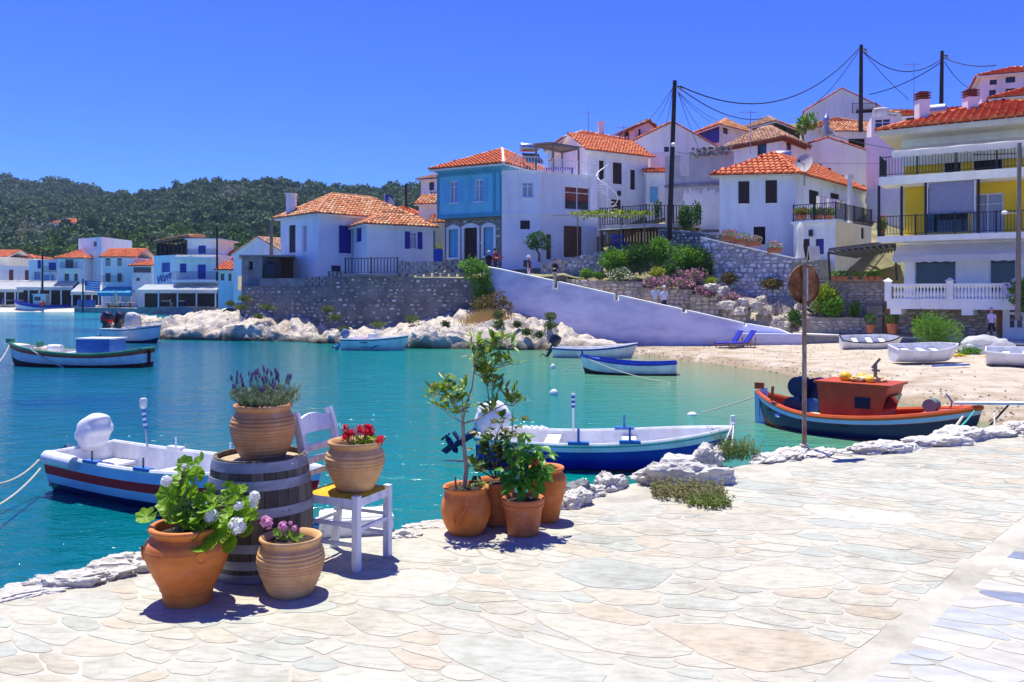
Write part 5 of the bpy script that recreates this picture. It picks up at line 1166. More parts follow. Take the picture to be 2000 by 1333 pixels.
u3,_=ray_uz(pts[1],pts[2],779,540);f=Fr(pts[1],pts[2]);mb=MB();f.box(mb,u2,u3,-.5,.15,4.06,4.22);mb.build('terrace_edge',concrete,t)
railing(t,f.pt(u2+.1,0,4.22),f.pt(u3-.1,0,4.22),1.0,iron,sp=.22,r=.02)
pierced(pts[1],pts[2],u3+.02,L2-.02,4.06,ZY(510,53),2,4,3);pierced(pts[2],pts[3],0,(pts[3]-pts[2]).length-.6,4.02,ZY(511,52.4),17,4,4)
mb=MB();c=P(856,500,56);mb.box(c.x-.28,c.x+.28,c.y-.3,c.y+.3,c.z-.45,c.z+.42);single('blue_cabinet',mb,royal,'bright blue cabinet in front of the stone ground floor','cabinet')
# ---- the long lavender wall beside the sloping path
t=thing('lavender_wall','long sloping lavender wall with stepped notches and white coping above the beach','wall',tuple(XY(1240,47.8))+(0,))
NOT=[(1079.5,1090,566),(1199,1209.5,589),(1331,1342,613),(1452.5,1460,640)]
keys=sorted({p[0] for p in WALLP} | {x for n_ in NOT for x in n_[:2]} | {1020,1130,1160,1260,1300,1400})
def in_notch(x):return next((n_ for n_ in NOT if n_[0]<x<n_[1]),None)
th=.32
for a,b in zip(keys[:-1],keys[1:]):
 (p0,za),(p1,zb)=wall_pt(a),wall_pt(b);nn=in_notch((a+b)/2)
 if nn:za=zb=ZY(nn[2],p0.y)
 f=Fr(p0,p1);L=(p1-p0).length;q=[f.pt(0,0,0),f.pt(L,0,0),f.pt(L,-th,0),f.pt(0,-th,0)]
 mb=MB();mb.prism([(x.x,x.y) for x in q],-.5,[za,zb,zb,za]);mb.build('wall_panel',mauve,t)
 mb=MB();q=[f.pt(0,.03,0),f.pt(L,.03,0),f.pt(L,-th-.03,0),f.pt(0,-th-.03,0)];mb.prism([(x.x,x.y) for x in q],[za+.002,zb+.002,zb+.002,za+.002],[za+.07,zb+.07,zb+.07,za+.07]);mb.build('coping',white,t)
for nn in NOT:
 for x in nn[:2]:
  p0,z=wall_pt(x);zz=ZY(nn[2],p0.y);s=1 if x==nn[1] else-1;mb=MB();mb.box(p0.x-.03+s*.0,p0.x+.03,p0.y-.035,p0.y+th+.05,zz,z+.075);mb.build('coping',white,t)
# plinth at the low end and ramp down to the walkway
mb=MB();a,b=XY(1437,45.2),XY(1568,44.1);f=Fr(a,b);f.box(mb,0,(b-a).length,-.5,.0,-.3,ZY(652,44.8));mb.build('plinth',mauve,t)
# ---- buff terrace walls behind the path
TW=[((1108,51.2),(1256,50.2),546,551),((1252,49.7),(1352,48.9),562,566),((1349,48.5),(1413,48.0),576,579),((1411,47.5),(1458,47.1),590,593)]
LBL=['longest and highest buff stone terrace wall below the vine hedge','buff stone terrace wall under the pink flowers','short stepped buff stone terrace wall below the pink flower bed','lowest buff stone terrace wall at the foot of the rock slope']
for i,(a,b,ya,yb) in enumerate(TW):
 p0,p1=XY(*a),XY(*b);z0,z1=ZY(ya,a[1]),ZY(yb,b[1]);_,w0=wall_pt(a[0]);_,w1=wall_pt(b[0])
 t=thing('terrace_wall',LBL[i],'wall',(p0.x,p0.y,0),0,'stepped stone terrace walls by the path');wall_body(t,p0,p1,w0-.9,z0,.7,mortarb,w1-.9,z1)
 stones(t,p0,p1,w0-.6,z0,.34,.24,stone_buff,110,.92,.05,0,w1-.6,z1,sd=60+i)
 # soil behind
 f=Fr(p0,p1);L=(p1-p0).length;mb=MB();q=[f.pt(0,-.7,0),f.pt(L,-.7,0),f.pt(L+1,-3.2,0),f.pt(-.5,-3.2,0)];mb.prism([(x.x,x.y) for x in q],[w0-1,w1-1,w1-1,w0-1],[z0-.1,z1-.1,z1+.5,z0+.5]);mb.build('planting_soil',hill_m,t)
# ---- grey wall by the woman in the white hat
p0,p1=XY(1056,53.6),XY(1178,53.0);t=thing('grey_garden_wall','grey and white rubble garden wall rising below the brown doors','wall',(p0.x,p0.y,3));z0,z1=ZY(515,53.6),ZY(491,53)
wall_body(t,p0,p1,3,z0,.5,whitewash,3,z1);stones(t,p0,p1,3.3,z0,.32,.28,stone_grey,120,.8,.05,0,3.3,z1,sd=70)
# ---- stone bank and whitewashed rubble wall under the blue-white house
p0,p1=XY(1286,54),XY(1422,51.5);t=thing('upper_rubble_wall','dark rubble garden wall with a white rendered top left of the blue-white house','wall',(p0.x,p0.y,3));z0,z1=ZY(452,54),ZY(462,51.5)
wall_body(t,p0,p1,3.5,z0,.7,mortar,3.5,z1);stones(t,p0,p1,3.6,z0,.34,.22,stone_grey,150,.85,.06,.05,3.6,z1,sd=71)
mb=MB();f=Fr(p0,p1);L=(p1-p0).length
for k in range(12):mb.obox(f.pt(L*k/12,-.72,z0+(z1-z0)*k/12),f.pt(L/12,0,0)-f.pt(0,0,0),Vector((f.n.x,f.n.y,0))*.76,(0,0,.12+.04*math.sin(k*2.3)))
mb.build('coping',whitewash,t)
p0,p1=XY(1368,51.0),XY(1562,48.2);t=thing('whitewashed_rubble_wall','white rubble retaining wall with flower boxes along its sloping top','wall',(p0.x,p0.y,2));z0,z1=ZY(465,51),ZY(509,48.2)
wall_body(t,p0,p1,2,z0,.9,whitewash,1.5,z1);stones(t,p0,p1,3.0,z0,.33,.22,stone_white,290,.9,.08,.04,2.0,z1,sd=72)
mb=MB();f=Fr(p0,p1);L=(p1-p0).length;q=[f.pt(0,.03,0),f.pt(L,.03,0),f.pt(L,-.9,0),f.pt(0,-.9,0)];mb.prism([(x.x,x.y) for x in q],[z0+.002,z1+.002,z1+.002,z0+.002],[z0+.07,z1+.07,z1+.07,z0+.07]);mb.build('coping',white,t)
p0,p1=XY(1548,48.0),XY(1602,47.2);t=thing('grey_terrace_block','grey stone terrace block carrying the closed parasol','wall',(p0.x,p0.y,2));z1=ZY(508,47.5);wall_body(t,p0,p1,1,z1,3.5,concrete);stones(t,p0,p1,1.8,z1,.4,.18,stone_slate,40,.9,.04,sd=73)
# ---- layered stone walls left of the yellow house
tb=mortarb;p0,p1=XY(1598,46.8),XY(1730,45.2);t=thing('layered_stone_wall','tall layered stone wall left of the wooden slatted door','wall',(p0.x,p0.y,.6));z0=ZY(549,46);wall_body(t,p0,p1,.6,z0,2.5,tb);stones(t,p0,p1,.8,z0,.36,.13,stone_slate,300,.92,.04,sd=74)
mb=MB();f=Fr(p0,p1);f.box(mb,0,(p1-p0).length,-2.5,.05,z0+.002,z0+.06);mb.build('coping',concrete2,t)
p0,p1=XY(1572,45.6),XY(1723,44.6);t=thing('planter_wall','low layered stone planter wall along the walkway','wall',(p0.x,p0.y,.7));z0=ZY(621,45);wall_body(t,p0,p1,.7,z0,1.1,tb);stones(t,p0,p1,.88,z0,.38,.14,stone_slate,120,.92,.04,sd=75)
# ---- dark pergola roof and timber deck
pz=[P(1618,494,45.4),P(1748,478,44.6),P(1748,491,52),P(1674,503,50)];t=thing('slatted_canopy','dark slatted pergola canopy over the pot-lined terrace','pergola',(pz[0].x,pz[0].y,2.9))
for k in range(12):
 s=k/11;mb=MB();mb.bar(pz[0].lerp(pz[1],s),pz[3].lerp(pz[2],s),.1,.12);mb.build('slat',M('grey_painted_timber',(.10,.10,.11),(.16,.16,.17)),t)
for a,b in ((0,1),(3,2)):mb=MB();mb.bar(pz[a]+Vector((0,0,.12)),pz[b]+Vector((0,0,.12)),.12,.12);mb.build('beam',MATS['grey_painted_timber'],t)
mb=MB();mb.add([p+Vector((0,0,.2)) for p in pz]+[p+Vector((0,0,.24)) for p in pz],[(0,3,2,1),(4,5,6,7),(0,1,5,4),(1,2,6,5),(2,3,7,6),(3,0,4,7)]);mb.build('canopy_sheet',MATS['grey_painted_timber'],t)
for p in (pz[0],pz[1]):mb=MB();mb.tube([(p.x+.1,p.y,ZY(549,46)),p],.06,8);mb.build('post',iron,t)
# deck with railing
a,b,c=XY(1172,57.0),XY(1262,54.6),XY(1368,55.2);z=ZY(438,55);t=thing('timber_deck','dark railed timber deck with brown boarded room beneath','deck',(b.x,b.y,4.5))
mb=MB();bk=V2((1,4.2));mb.prism([tuple(a),tuple(b),tuple(c),tuple(c+bk),tuple(b+bk),tuple(a+bk)],z-.22,z);mb.build('deck_floor',concrete2,t)
railing(t,up(a,z),up(b,z),1.2,iron,sp=.2,r=.022);railing(t,up(b,z),up(c,z),1.2,iron,sp=.2,r=.022)
f=Fr(XY(1214,56),XY(1292,55.4));L=(XY(1292,55.4)-XY(1214,56)).length
for k in range(13):mb=MB();f.box(mb,L*k/13+.01,L*(k+1)/13-.01,-.04,0,4.8,z-.23);mb.build('board',brown2 if k % 3 else brown,t)
for px in (1176,1210,1362):p=XY(px,55.6);mb=MB();mb.bar((p.x,p.y,4.3),(p.x,p.y,z-.23),.14);mb.build('post',brown,t)
# vine trellis of thin poles
t=thing('vine_trellis','thin pale poles carrying a climbing vine in front of the brown door','trellis',tuple(XY(1210,53.4))+(3.5,));tops_=[]
for px,D in ((1128,54.2),(1172,53.4),(1213,53.0),(1258,53.0)):
 p=XY(px,D);zt_=ZY(421,D);mb=MB();mb.tube([(p.x,p.y,3.6),(p.x,p.y,zt_)],.035,6);mb.build('pole',greywood,t);tops_.append(Vector((p.x,p.y,zt_)))
for i in range(3):mb=MB();mb.tube([tops_[i]-Vector((.2,0,0)),tops_[i+1]+Vector((.2,0,.02))],.03,6);mb.build('rail',greywood,t)
a_,b_=P(1078,421,55),P(1260,420,54.5);mb=MB();mb.tube([a_,a_.lerp(b_,.5)+Vector((0,0,.08)),b_],.035,6);mb.build('rail',greywood,t)
V,Fc=foliage([(tuple(a_.lerp(b_,k/9)+Vector((0,rng.uniform(-.5,.3),.05))),(.6,.5,.16)) for k in range(3,10)],420,.2,12,'wide');part_np('vine_leaves',V,Fc,leaf_lime,t)
mb=MB();q=[P(1168,450,54.6),P(1272,444,54.2),P(1272,444,57),P(1172,450,57)];mb.add(q+[p+Vector((0,0,.08)) for p in q],[(3,2,1,0),(4,5,6,7),(0,1,5,4),(1,2,6,5),(2,3,7,6),(3,0,4,7)]);cn=thing('shade_canopy','flat cream canopy on thin brown posts below the timber deck','canopy',(q[0].x,q[0].y,4.4));mb.build('sheet',awn,cn)
for p in q[:2]:mb=MB();mb.bar((p.x+.15,p.y+.1,4.3),(p.x+.15,p.y+.1,p.z),.08);mb.build('post',brown,cn)
def chair(label,loc,rz,m,h=.9,group=None):
 t=thing('chair',label,'chair',loc,rz,group)
 mb=MB();mb.box(-.21,.21,-.21,.21,.43,.47);mb.build('seat',m,t,local=True)
 for x in (-.18,.18):
  for y in (-.18,.18):mb=MB();mb.bar((x,y,0),(x,y,h if y>0 else .43),.04);mb.build('leg',m,t,local=True)
 mb=MB();mb.box(-.16,.16,.17,.19,h-.28,h-.2);mb.box(-.16,.16,.17,.19,h-.1,h-.02);mb.build('backrest',m,t,local=True);return t
for k in range(3):p=P(1200+k*10,488,54.0);chair('small blue chair under the cream canopy below the deck',(p.x,p.y,ZY(488,54)),.5*k,royal,1.0,'blue chairs under the canopy')
# ---- vegetation on the terraces
def bush(px,py,D,rx,rz,n,size,m,label,name='shrub',cat='shrub',sd=None,fl=None,shape='oval',ry=None,lob=5):
 """px,py = middle of the bottom; rx = half width, rz = height, in metres"""
 sd=sd or int(px*7+py);g=random.Random(sd);bl=[]
 for k in range(lob):
  a=g.uniform(0,6.28);q=g.uniform(0,.55);s=g.uniform(.42,.62);bl.append(((math.cos(a)*q*rx,math.sin(a)*q*(ry or rx*.8),rz*g.uniform(.38,.68)),(rx*s,(ry or rx*.8)*s,rz*.36)))
 return shrub(name,label,P(px,py,D),bl,n,size,m,cat,sd,shape,fl)
pinkf=M('pink_petals',(.62,.18,.42),(.80,.38,.60),rough=.6,scale=9,trans=.3);whitef=M('white_petals',(.80,.80,.72),(.86,.85,.80),rough=.6,trans=.3);redf=M('red_petals',(.50,.01,.03),(.70,.03,.09),rough=.6,scale=9,trans=.3);yelf=M('yellow_petals',(.7,.45,.04),(.8,.6,.1),trans=.3)
bush(1196,540,52,1.1,1.75,1500,.17,leaf_mid,'light green hedge shrub left of the thin vine poles')
bush(1250,538,51.8,1.2,1.9,1700,.17,leaf_dark,'dark vine-covered hedge behind the white flowering bush')
bush(1290,530,52,.9,2.0,1300,.18,leaf_mid,'tall green hedge shrub right of the vine poles')
bush(1337,540,51,1.25,1.8,2000,.2,leaf_mid,'rounded bright green fig bush under the dark rubble wall')
bush(1379,548,50.2,.5,1.9,700,.26,leaf_dark,'small dark palm-like plant at the edge of the white rubble wall',shape='thin')
bush(1212,553,50.6,.8,.85,900,.12,leaf_scrub,'bush of small white flowers at the terrace edge',fl=(whitef,260,.09))
bush(1145,545,52,.55,.65,500,.13,leaf_mid,'little green shrub in front of the grey garden wall')
bush(1172,548,51.6,.5,.5,400,.13,leaf_mid,'low spreading green plant beside the vine poles')
bush(1285,548,50.4,.6,.8,600,.13,leaf_lime,'yellow-flowering shrub beside the pink flower bed',fl=(yelf,120,.09))
bush(1308,545,50.3,.6,1.0,700,.14,leaf_dark,'dark green shrub behind the pink flower bed')
PL=['pink flower clump at the left end of the stepped terrace','pink flower clump behind the two walkers in caps','broad pink flower clump on the wall just past the walkers','highest pink flower clump under the rounded fig bush','pink flower clump beside the dark shrub','small pink clump on the short stepped wall','smallest pink clump between the short and the lowest terrace wall','pink flower clump on the lowest terrace wall']
for i,(px,py,D,rx,rz) in enumerate([(1272,562,49.4,.55,.6),(1300,565,49.2,.7,.7),(1335,564,49.0,.7,.6),(1362,552,49.6,.7,.75),(1328,548,50,.7,.6),(1368,576,48.2,.45,.5),(1390,580,48.0,.4,.4),(1425,590,47.6,.6,.5)]):
 bush(px,py,D,rx,rz,520,.11,leaf_scrub,PL[i],'flower_clump','flowers',fl=(pinkf,330,.09)).__setitem__('group','pink flower clumps on the terraces')
bush(1388,556,49.6,.55,.4,400,.16,leaf_lime,'lime green agave-like plant at the top of the rock slope',shape='thin')
bush(1425,556,49.4,.6,.7,420,.14,leaf_dry,'dry brown-green plant on the rock slope');bush(1510,566,48.6,.9,.6,700,.14,leaf_dry,'dry scrub along the foot of the white rubble wall')
bush(1612,622,45.9,.9,1.9,2000,.16,leaf_lime,'yellow-green shrub behind the rusty round sign');bush(1630,622,45.3,.75,1.1,1400,.15,leaf_mid,'bright green rounded shrub on the stone planter');bush(1667,622,45.3,.3,.85,420,.14,leaf_mid,'small clipped green plant against the layered stone wall');bush(1555,635,45.6,.5,.75,600,.13,leaf_dark,'dark little shrub at the foot of the rock slope')
bush(1828,690,37.5,1.15,1.75,3200,.15,leaf_mid,'big feathery bright green bush growing on the sand',shape='thin',lob=9)
bush(1895,700,36,.6,.45,500,.12,leaf_mid,'low green weeds beside the white tarpaulin');bush(1945,705,35,.45,.35,350,.12,leaf_mid,'small clump of weeds in front of the white tarpaulin')
bush(2004,618,39.2,.8,1.7,1200,.2,leaf_mid,'leafy green bush beside the stair gate')
bush(1340,452,54.6,.75,1.9,1100,.16,leaf_dark,'dark ivy climbing the deck railing','ivy','ivy');bush(1283,430,55,.3,1.3,350,.14,leaf_dark,'narrow ivy strand on the deck railing','ivy','ivy');bush(1361,440,55,.35,1.6,400,.15,leaf_dark,'ivy at the right end of the deck railing','ivy','ivy')
bush(1573,262,66,.8,1.6,700,.2,leaf_mid,'green tree crown between the upper roofs')
# ivy falling over the end of the grey wall
shrub('ivy','dense green ivy falling over the end of the grey rubble wall',tuple(XY(940,51.3))+(2.0,),[((0,0,.6),(.55,.4,.8)),((.1,0,1.4),(.6,.45,.8)),((-.2,.1,2.2),(.8,.5,.6)),((-.6,.2,2.7),(.8,.5,.45)),((.35,-.1,1.0),(.4,.3,.9))],2300,.16,leaf_mid,'ivy',5)
shrub('dry_shrub','dry brown shrub at the foot of the grey rubble wall',P(962,612,49.5),[((-.5,0,.4),(.7,.5,.55)),((.2,0,.65),(.7,.5,.6)),((.7,0,.4),(.5,.4,.4))],1500,.13,leaf_dry,sd=6)
mb=MB();g=random.Random(8)
for k in range(1100):
 px=g.gauss(948,24);D=g.uniform(47.6,50.2);p=XY(px,D);z=ZY(618-(px-905)*.11+g.uniform(-3,4),D);h=g.uniform(.10,.42);a=g.uniform(-.2,.2);z+=abs(px-948)*-.004;mb.add([(p.x-.014,p.y,z-.3),(p.x+.014,p.y,z-.3),(p.x+a,p.y-.05,z+h)],[(0,1,2)])
o=mb.build('dry_grass',straw,None);o['kind']='stuff';o['label']='golden dry grass below the grey wall'
for i,(px,py,D,rx,rz) in enumerate([(972,645,46.3,.5,.55),(975,626,47.2,.45,.5),(1072,628,46.8,.45,.5),(1075,642,46,.4,.35),(1028,655,45.2,.3,.35),(1055,660,45,.25,.3),(640,612,53.2,.5,.45),(655,628,52.6,.5,.45),(800,632,50,.6,.5),(830,650,47.5,.45,.5),(870,640,47.5,.3,.35),(672,650,50.5,.5,.4),(480,590,56,.6,.4),(520,606,54.6,.7,.35),(470,606,55.2,.6,.3),(505,622,54,.4,.25),(740,640,50.8,.7,.35),(1010,640,46,.28,.3),(450,598,56.5,.4,.3)]):
 bush(px,py,D,rx,rz,420,.11,leaf_scrub,'tuft of green coastal scrub growing on the pale shore rocks','coastal_scrub','scrub',sd=100+i).__setitem__('group','scrub tufts on the shore rocks')
# the little tree by the lavender house
b=P(1053,512,54.4);t=thing('small_tree','small tree with curved trunk and round crowns beside the lavender house','tree',b)
mb=MB();mb.tube([b,b+Vector((.0,0,.5)),b+Vector((-.22,0,.95)),b+Vector((-.12,0,1.4))],[.09,.075,.06,.04],8);mb.tube([b+Vector((-.15,0,.85)),b+Vector((.2,0,1.3))],[.05,.03],6);mb.build('trunk',bark,t,True)
V,Fc=foliage([(tuple(b+Vector(v)),r) for v,r in (((-.45,0,1.3),(.38,.35,.4)),((-.05,0,1.6),(.5,.4,.32)),((.35,0,1.15),(.42,.35,.36)),((-.3,0,1.05),(.3,.3,.3)))],1500,.12,44);part_np('crown',V,Fc,leaf_dark,t)
# flower boxes, pots and such on the walls
terra=M('terracotta',(.42,.13,.055),(.56,.20,.085),rough=.75,scale=3,bump=.1)
def planter(px,py,D,w_,label,fl,grp='flower boxes on the sloping wall'):
 p=P(px,py,D);t=thing('flower_box',label,'flower box',p,R(-22),grp);mb=MB();mb.box(-w_/2,w_/2,-.14,.14,0,.24);mb.box(-w_/2-.02,w_/2+.02,-.16,.16,.24,.29);mb.build('box',terra,t,local=True)
 V,Fc=foliage([((p.x+k*w_*.3,p.y,p.z+.42),(w_*.25,.16,.2)) for k in (-1,0,1)],200,.1,int(px),'oval');o=part_np('foliage',V,Fc,leaf_mid,t);o.rotation_euler=(0,0,R(22))
 V,Fc=foliage([((p.x+k*w_*.3,p.y,p.z+.5),(w_*.24,.16,.16)) for k in (-1,0,1)],70,.09,int(px)+1,'wide');o=part_np('blossom',V,Fc,fl,t);o.rotation_euler=(0,0,R(22))
for px,py,D,w_,fl in ((1424,471,50.1,.8,redf),(1447,477,49.7,.9,pinkf),(1471,482,49.4,.9,pinkf),(1513,494,48.8,.8,pinkf)):planter(px,py,D,w_,{1424:'red-flowered terracotta box at the top of the sloping white rubble wall',1447:'pink-flowered terracotta box next to the red-flowered one on the rubble wall',1471:'pink-flowered terracotta box below the dark door of the blue-white house',1513:'lowest terracotta flower box on the rubble wall, nearest the closed parasol'}[px],fl)
def small_pot(px,py,D,r,h,label,grp,plant=leaf_mid,fl=None,n=120,ph=.3):
 p=P(px,py,D);t=thing('plant_pot',label,'plant pot',p,0,grp);mb=MB();mb.lathe([(r*.65,0),(r*.9,h*.5),(r,h*.85),(r*1.08,h*.87),(r*1.08,h),(r*.9,h),(r*.85,h*.9)],14,tuple(p));mb.build('pot',terra,t,True)
 V,Fc=foliage([((p.x,p.y,p.z+h+ph*.45),(r*1.2,r*1.2,ph*.5))],n*2,min(.11,ph*.4),int(px*3),'oval');part_np('foliage',V,Fc,plant,t)
 if fl:V,Fc=foliage([((p.x,p.y,p.z+h+ph*.5),(r*1.3,r*1.3,ph*.55))],n // 2,.08,int(px*3)+1,'wide',.9);part_np('blossom',V,Fc,fl,t)
for px,fl in ((1560,redf),(1570,redf),(1587,None),(1596,pinkf),(1602,pinkf),(1614,pinkf),(1622,None)):small_pot(px,429,50.6,.17,.25,'flower pot behind the iron balcony railing of the white wing','pots on the flowered balcony',leaf_mid,fl,160,.42)
for px in (1627,1638,1650,1670,1690,1702,1716):small_pot(px,549.5,46-(px-1627)*.01,.16,.26,'terracotta pot in the row on top of the layered stone wall','pots along the layered stone wall',leaf_mid,None,70,.25)
small_pot(1700,657,44.0,.2,.6,'tall brown urn with a plant beside the slatted wooden door',None,leaf_dark,None,160,.6);small_pot(1743,656,43.3,.27,.62,'big terracotta jar with dark plant right of the slatted wooden door',None,leaf_dark,None,160,.55)
small_pot(1793,657,42.9,.2,.4,'dark-leaved potted plant against the stone house base',None,leaf_dry,None,200,.6)
small_pot(1722,462,43.4,.18,.3,'potted shrub at the corner of the yellow house balcony',None,leaf_mid,redf,220,.7)
small_pot(857,492,56,.16,.22,'small orange pot standing on the bright blue cabinet',None,leaf_lime,None,60,.25)
# closed parasol
p=P(1563,508,46.6);t=thing('closed_parasol','closed cream parasol standing on the terrace of the white wing','parasol',p);mb=MB();mb.lathe([(.30,0.1),(.26,.2),(.17,.75),(.2,1.2),(.22,1.7),(.14,1.95),(.03,2.08)],14,tuple(p),wob=.05);mb.build('canopy',awn,t,True);mb=MB();mb.tube([p,p+Vector((0,0,.3))],.03,8);mb.lathe([(.28,0),(.28,.06),(.06,.09)],16,tuple(p));mb.build('pole',steel,t)
p=P(1592,508,46.4);mb=MB();mb.obox((p.x-.3,p.y,p.z),(.6,0,0),(0,.25,.75),(0,-.04,.02));mb.bar((p.x-.28,p.y+.25,p.z+.72),(p.x-.28,p.y+.5,p.z),.04);mb.bar((p.x+.28,p.y+.25,p.z+.72),(p.x+.28,p.y+.5,p.z),.04);single('menu_board',mb,concrete2,'pale leaning board beside the closed cream parasol','board')
# white stair wall and steps at the right
p0=XY(1958,42.2);t=thing('white_stair','white stairway with curved side wall and balusters beside the man','stair',(p0.x,p0.y,.8))
for k in range(7):mb=MB();q=XY(1958-3*k,41.9+.32*k);mb.box(q.x-.6,q.x+.7,q.y,q.y+.34,.78,.98+.18*k);mb.build('step',concrete2,t)
mb=MB();q=XY(1943,42.0);prof=[(0,0),(3.2,0),(3.2,2.3),(2.4,2.2),(1.6,1.75),(.8,1.35),(.25,1.2),(0,1.0)];mb.add([(q.x-.1,q.y+y,.78+z) for y,z in prof]+[(q.x+.08,q.y+y,.78+z) for y,z in prof],[tuple(range(8)),tuple(range(8,16))[::-1]]+[(i,i+8,(i+1) % 8+8,(i+1) % 8) for i in range(8)]);mb.build('side_wall',white,t)
q0,q1=XY(1972,41.2),XY(2060,40.2);f=Fr(q0,q1);mb=MB();L=(q1-q0).length;f.box(mb,0,L,-.3,0,.4,1.35);mb.build('base_wall',white,t);mb=MB();f.box(mb,0,L,-.32,.02,1.98,2.1);mb.build('rail',white,t);mb=MB();f.box(mb,-.3,0,-.34,.04,.4,2.2);mb.build('pier',white,t)
off=Vector(WL[t.name])
for k in range(6):inst('baluster',bme,t,Matrix.Translation(f.pt(.25+k*.32,-.15,1.354)-off))
# ================================================================== BOATS
bwhite=M('white_boat_paint',(.66,.66,.68),(.84,.84,.85),rough=.4,scale=2.5,dirt=(.5,(.62,.56,.46),3.5,(1,1,.5)),bump=.2,bscale=9);bpale=M('pale_blue_boat_paint',(.34,.50,.74),(.42,.58,.80),rough=.35,scale=2.5)
bblue=M('royal_blue_boat_paint',(.006,.012,.30),(.010,.022,.38),rough=.3,scale=2.5);bnavy=M('navy_boat_paint',(.006,.012,.07),(.012,.02,.10),rough=.3,scale=2.5);bred=M('red_boat_stripe',(.56,.008,.02),(.64,.015,.03),rough=.5,spec=.2)
brust=M('rust_red_boat_paint',(.40,.045,.010),(.52,.08,.018),rough=.45,scale=3);borange=M('orange_red_gunwale',(.58,.085,.018),(.66,.12,.03),rough=.4,scale=3);bbrown=M('brown_antifouling',(.055,.018,.014),(.09,.03,.022),rough=.7,scale=4)
bgreen=M('green_gunwale_paint',(.04,.22,.10),(.10,.34,.18),rough=.4,scale=4);bteal=M('turquoise_stripe',(.03,.36,.36),rough=.35);bdark=M('black_outboard',(.008,.008,.011),(.015,.015,.02),rough=.25,spec=.6);bgrey=M('grey_blue_outboard',(.12,.17,.32),(.17,.23,.40),rough=.35);ropem=M('pale_rope',(.42,.38,.32),(.58,.54,.47),rough=.9,scale=40);bmid=M('boat_mid_blue',(.03,.13,.42),(.05,.18,.50),rough=.4)
coverm=M('white_motor_cover',(.62,.60,.64),(.78,.76,.78),rough=.85,scale=3,bump=.3,bscale=6)
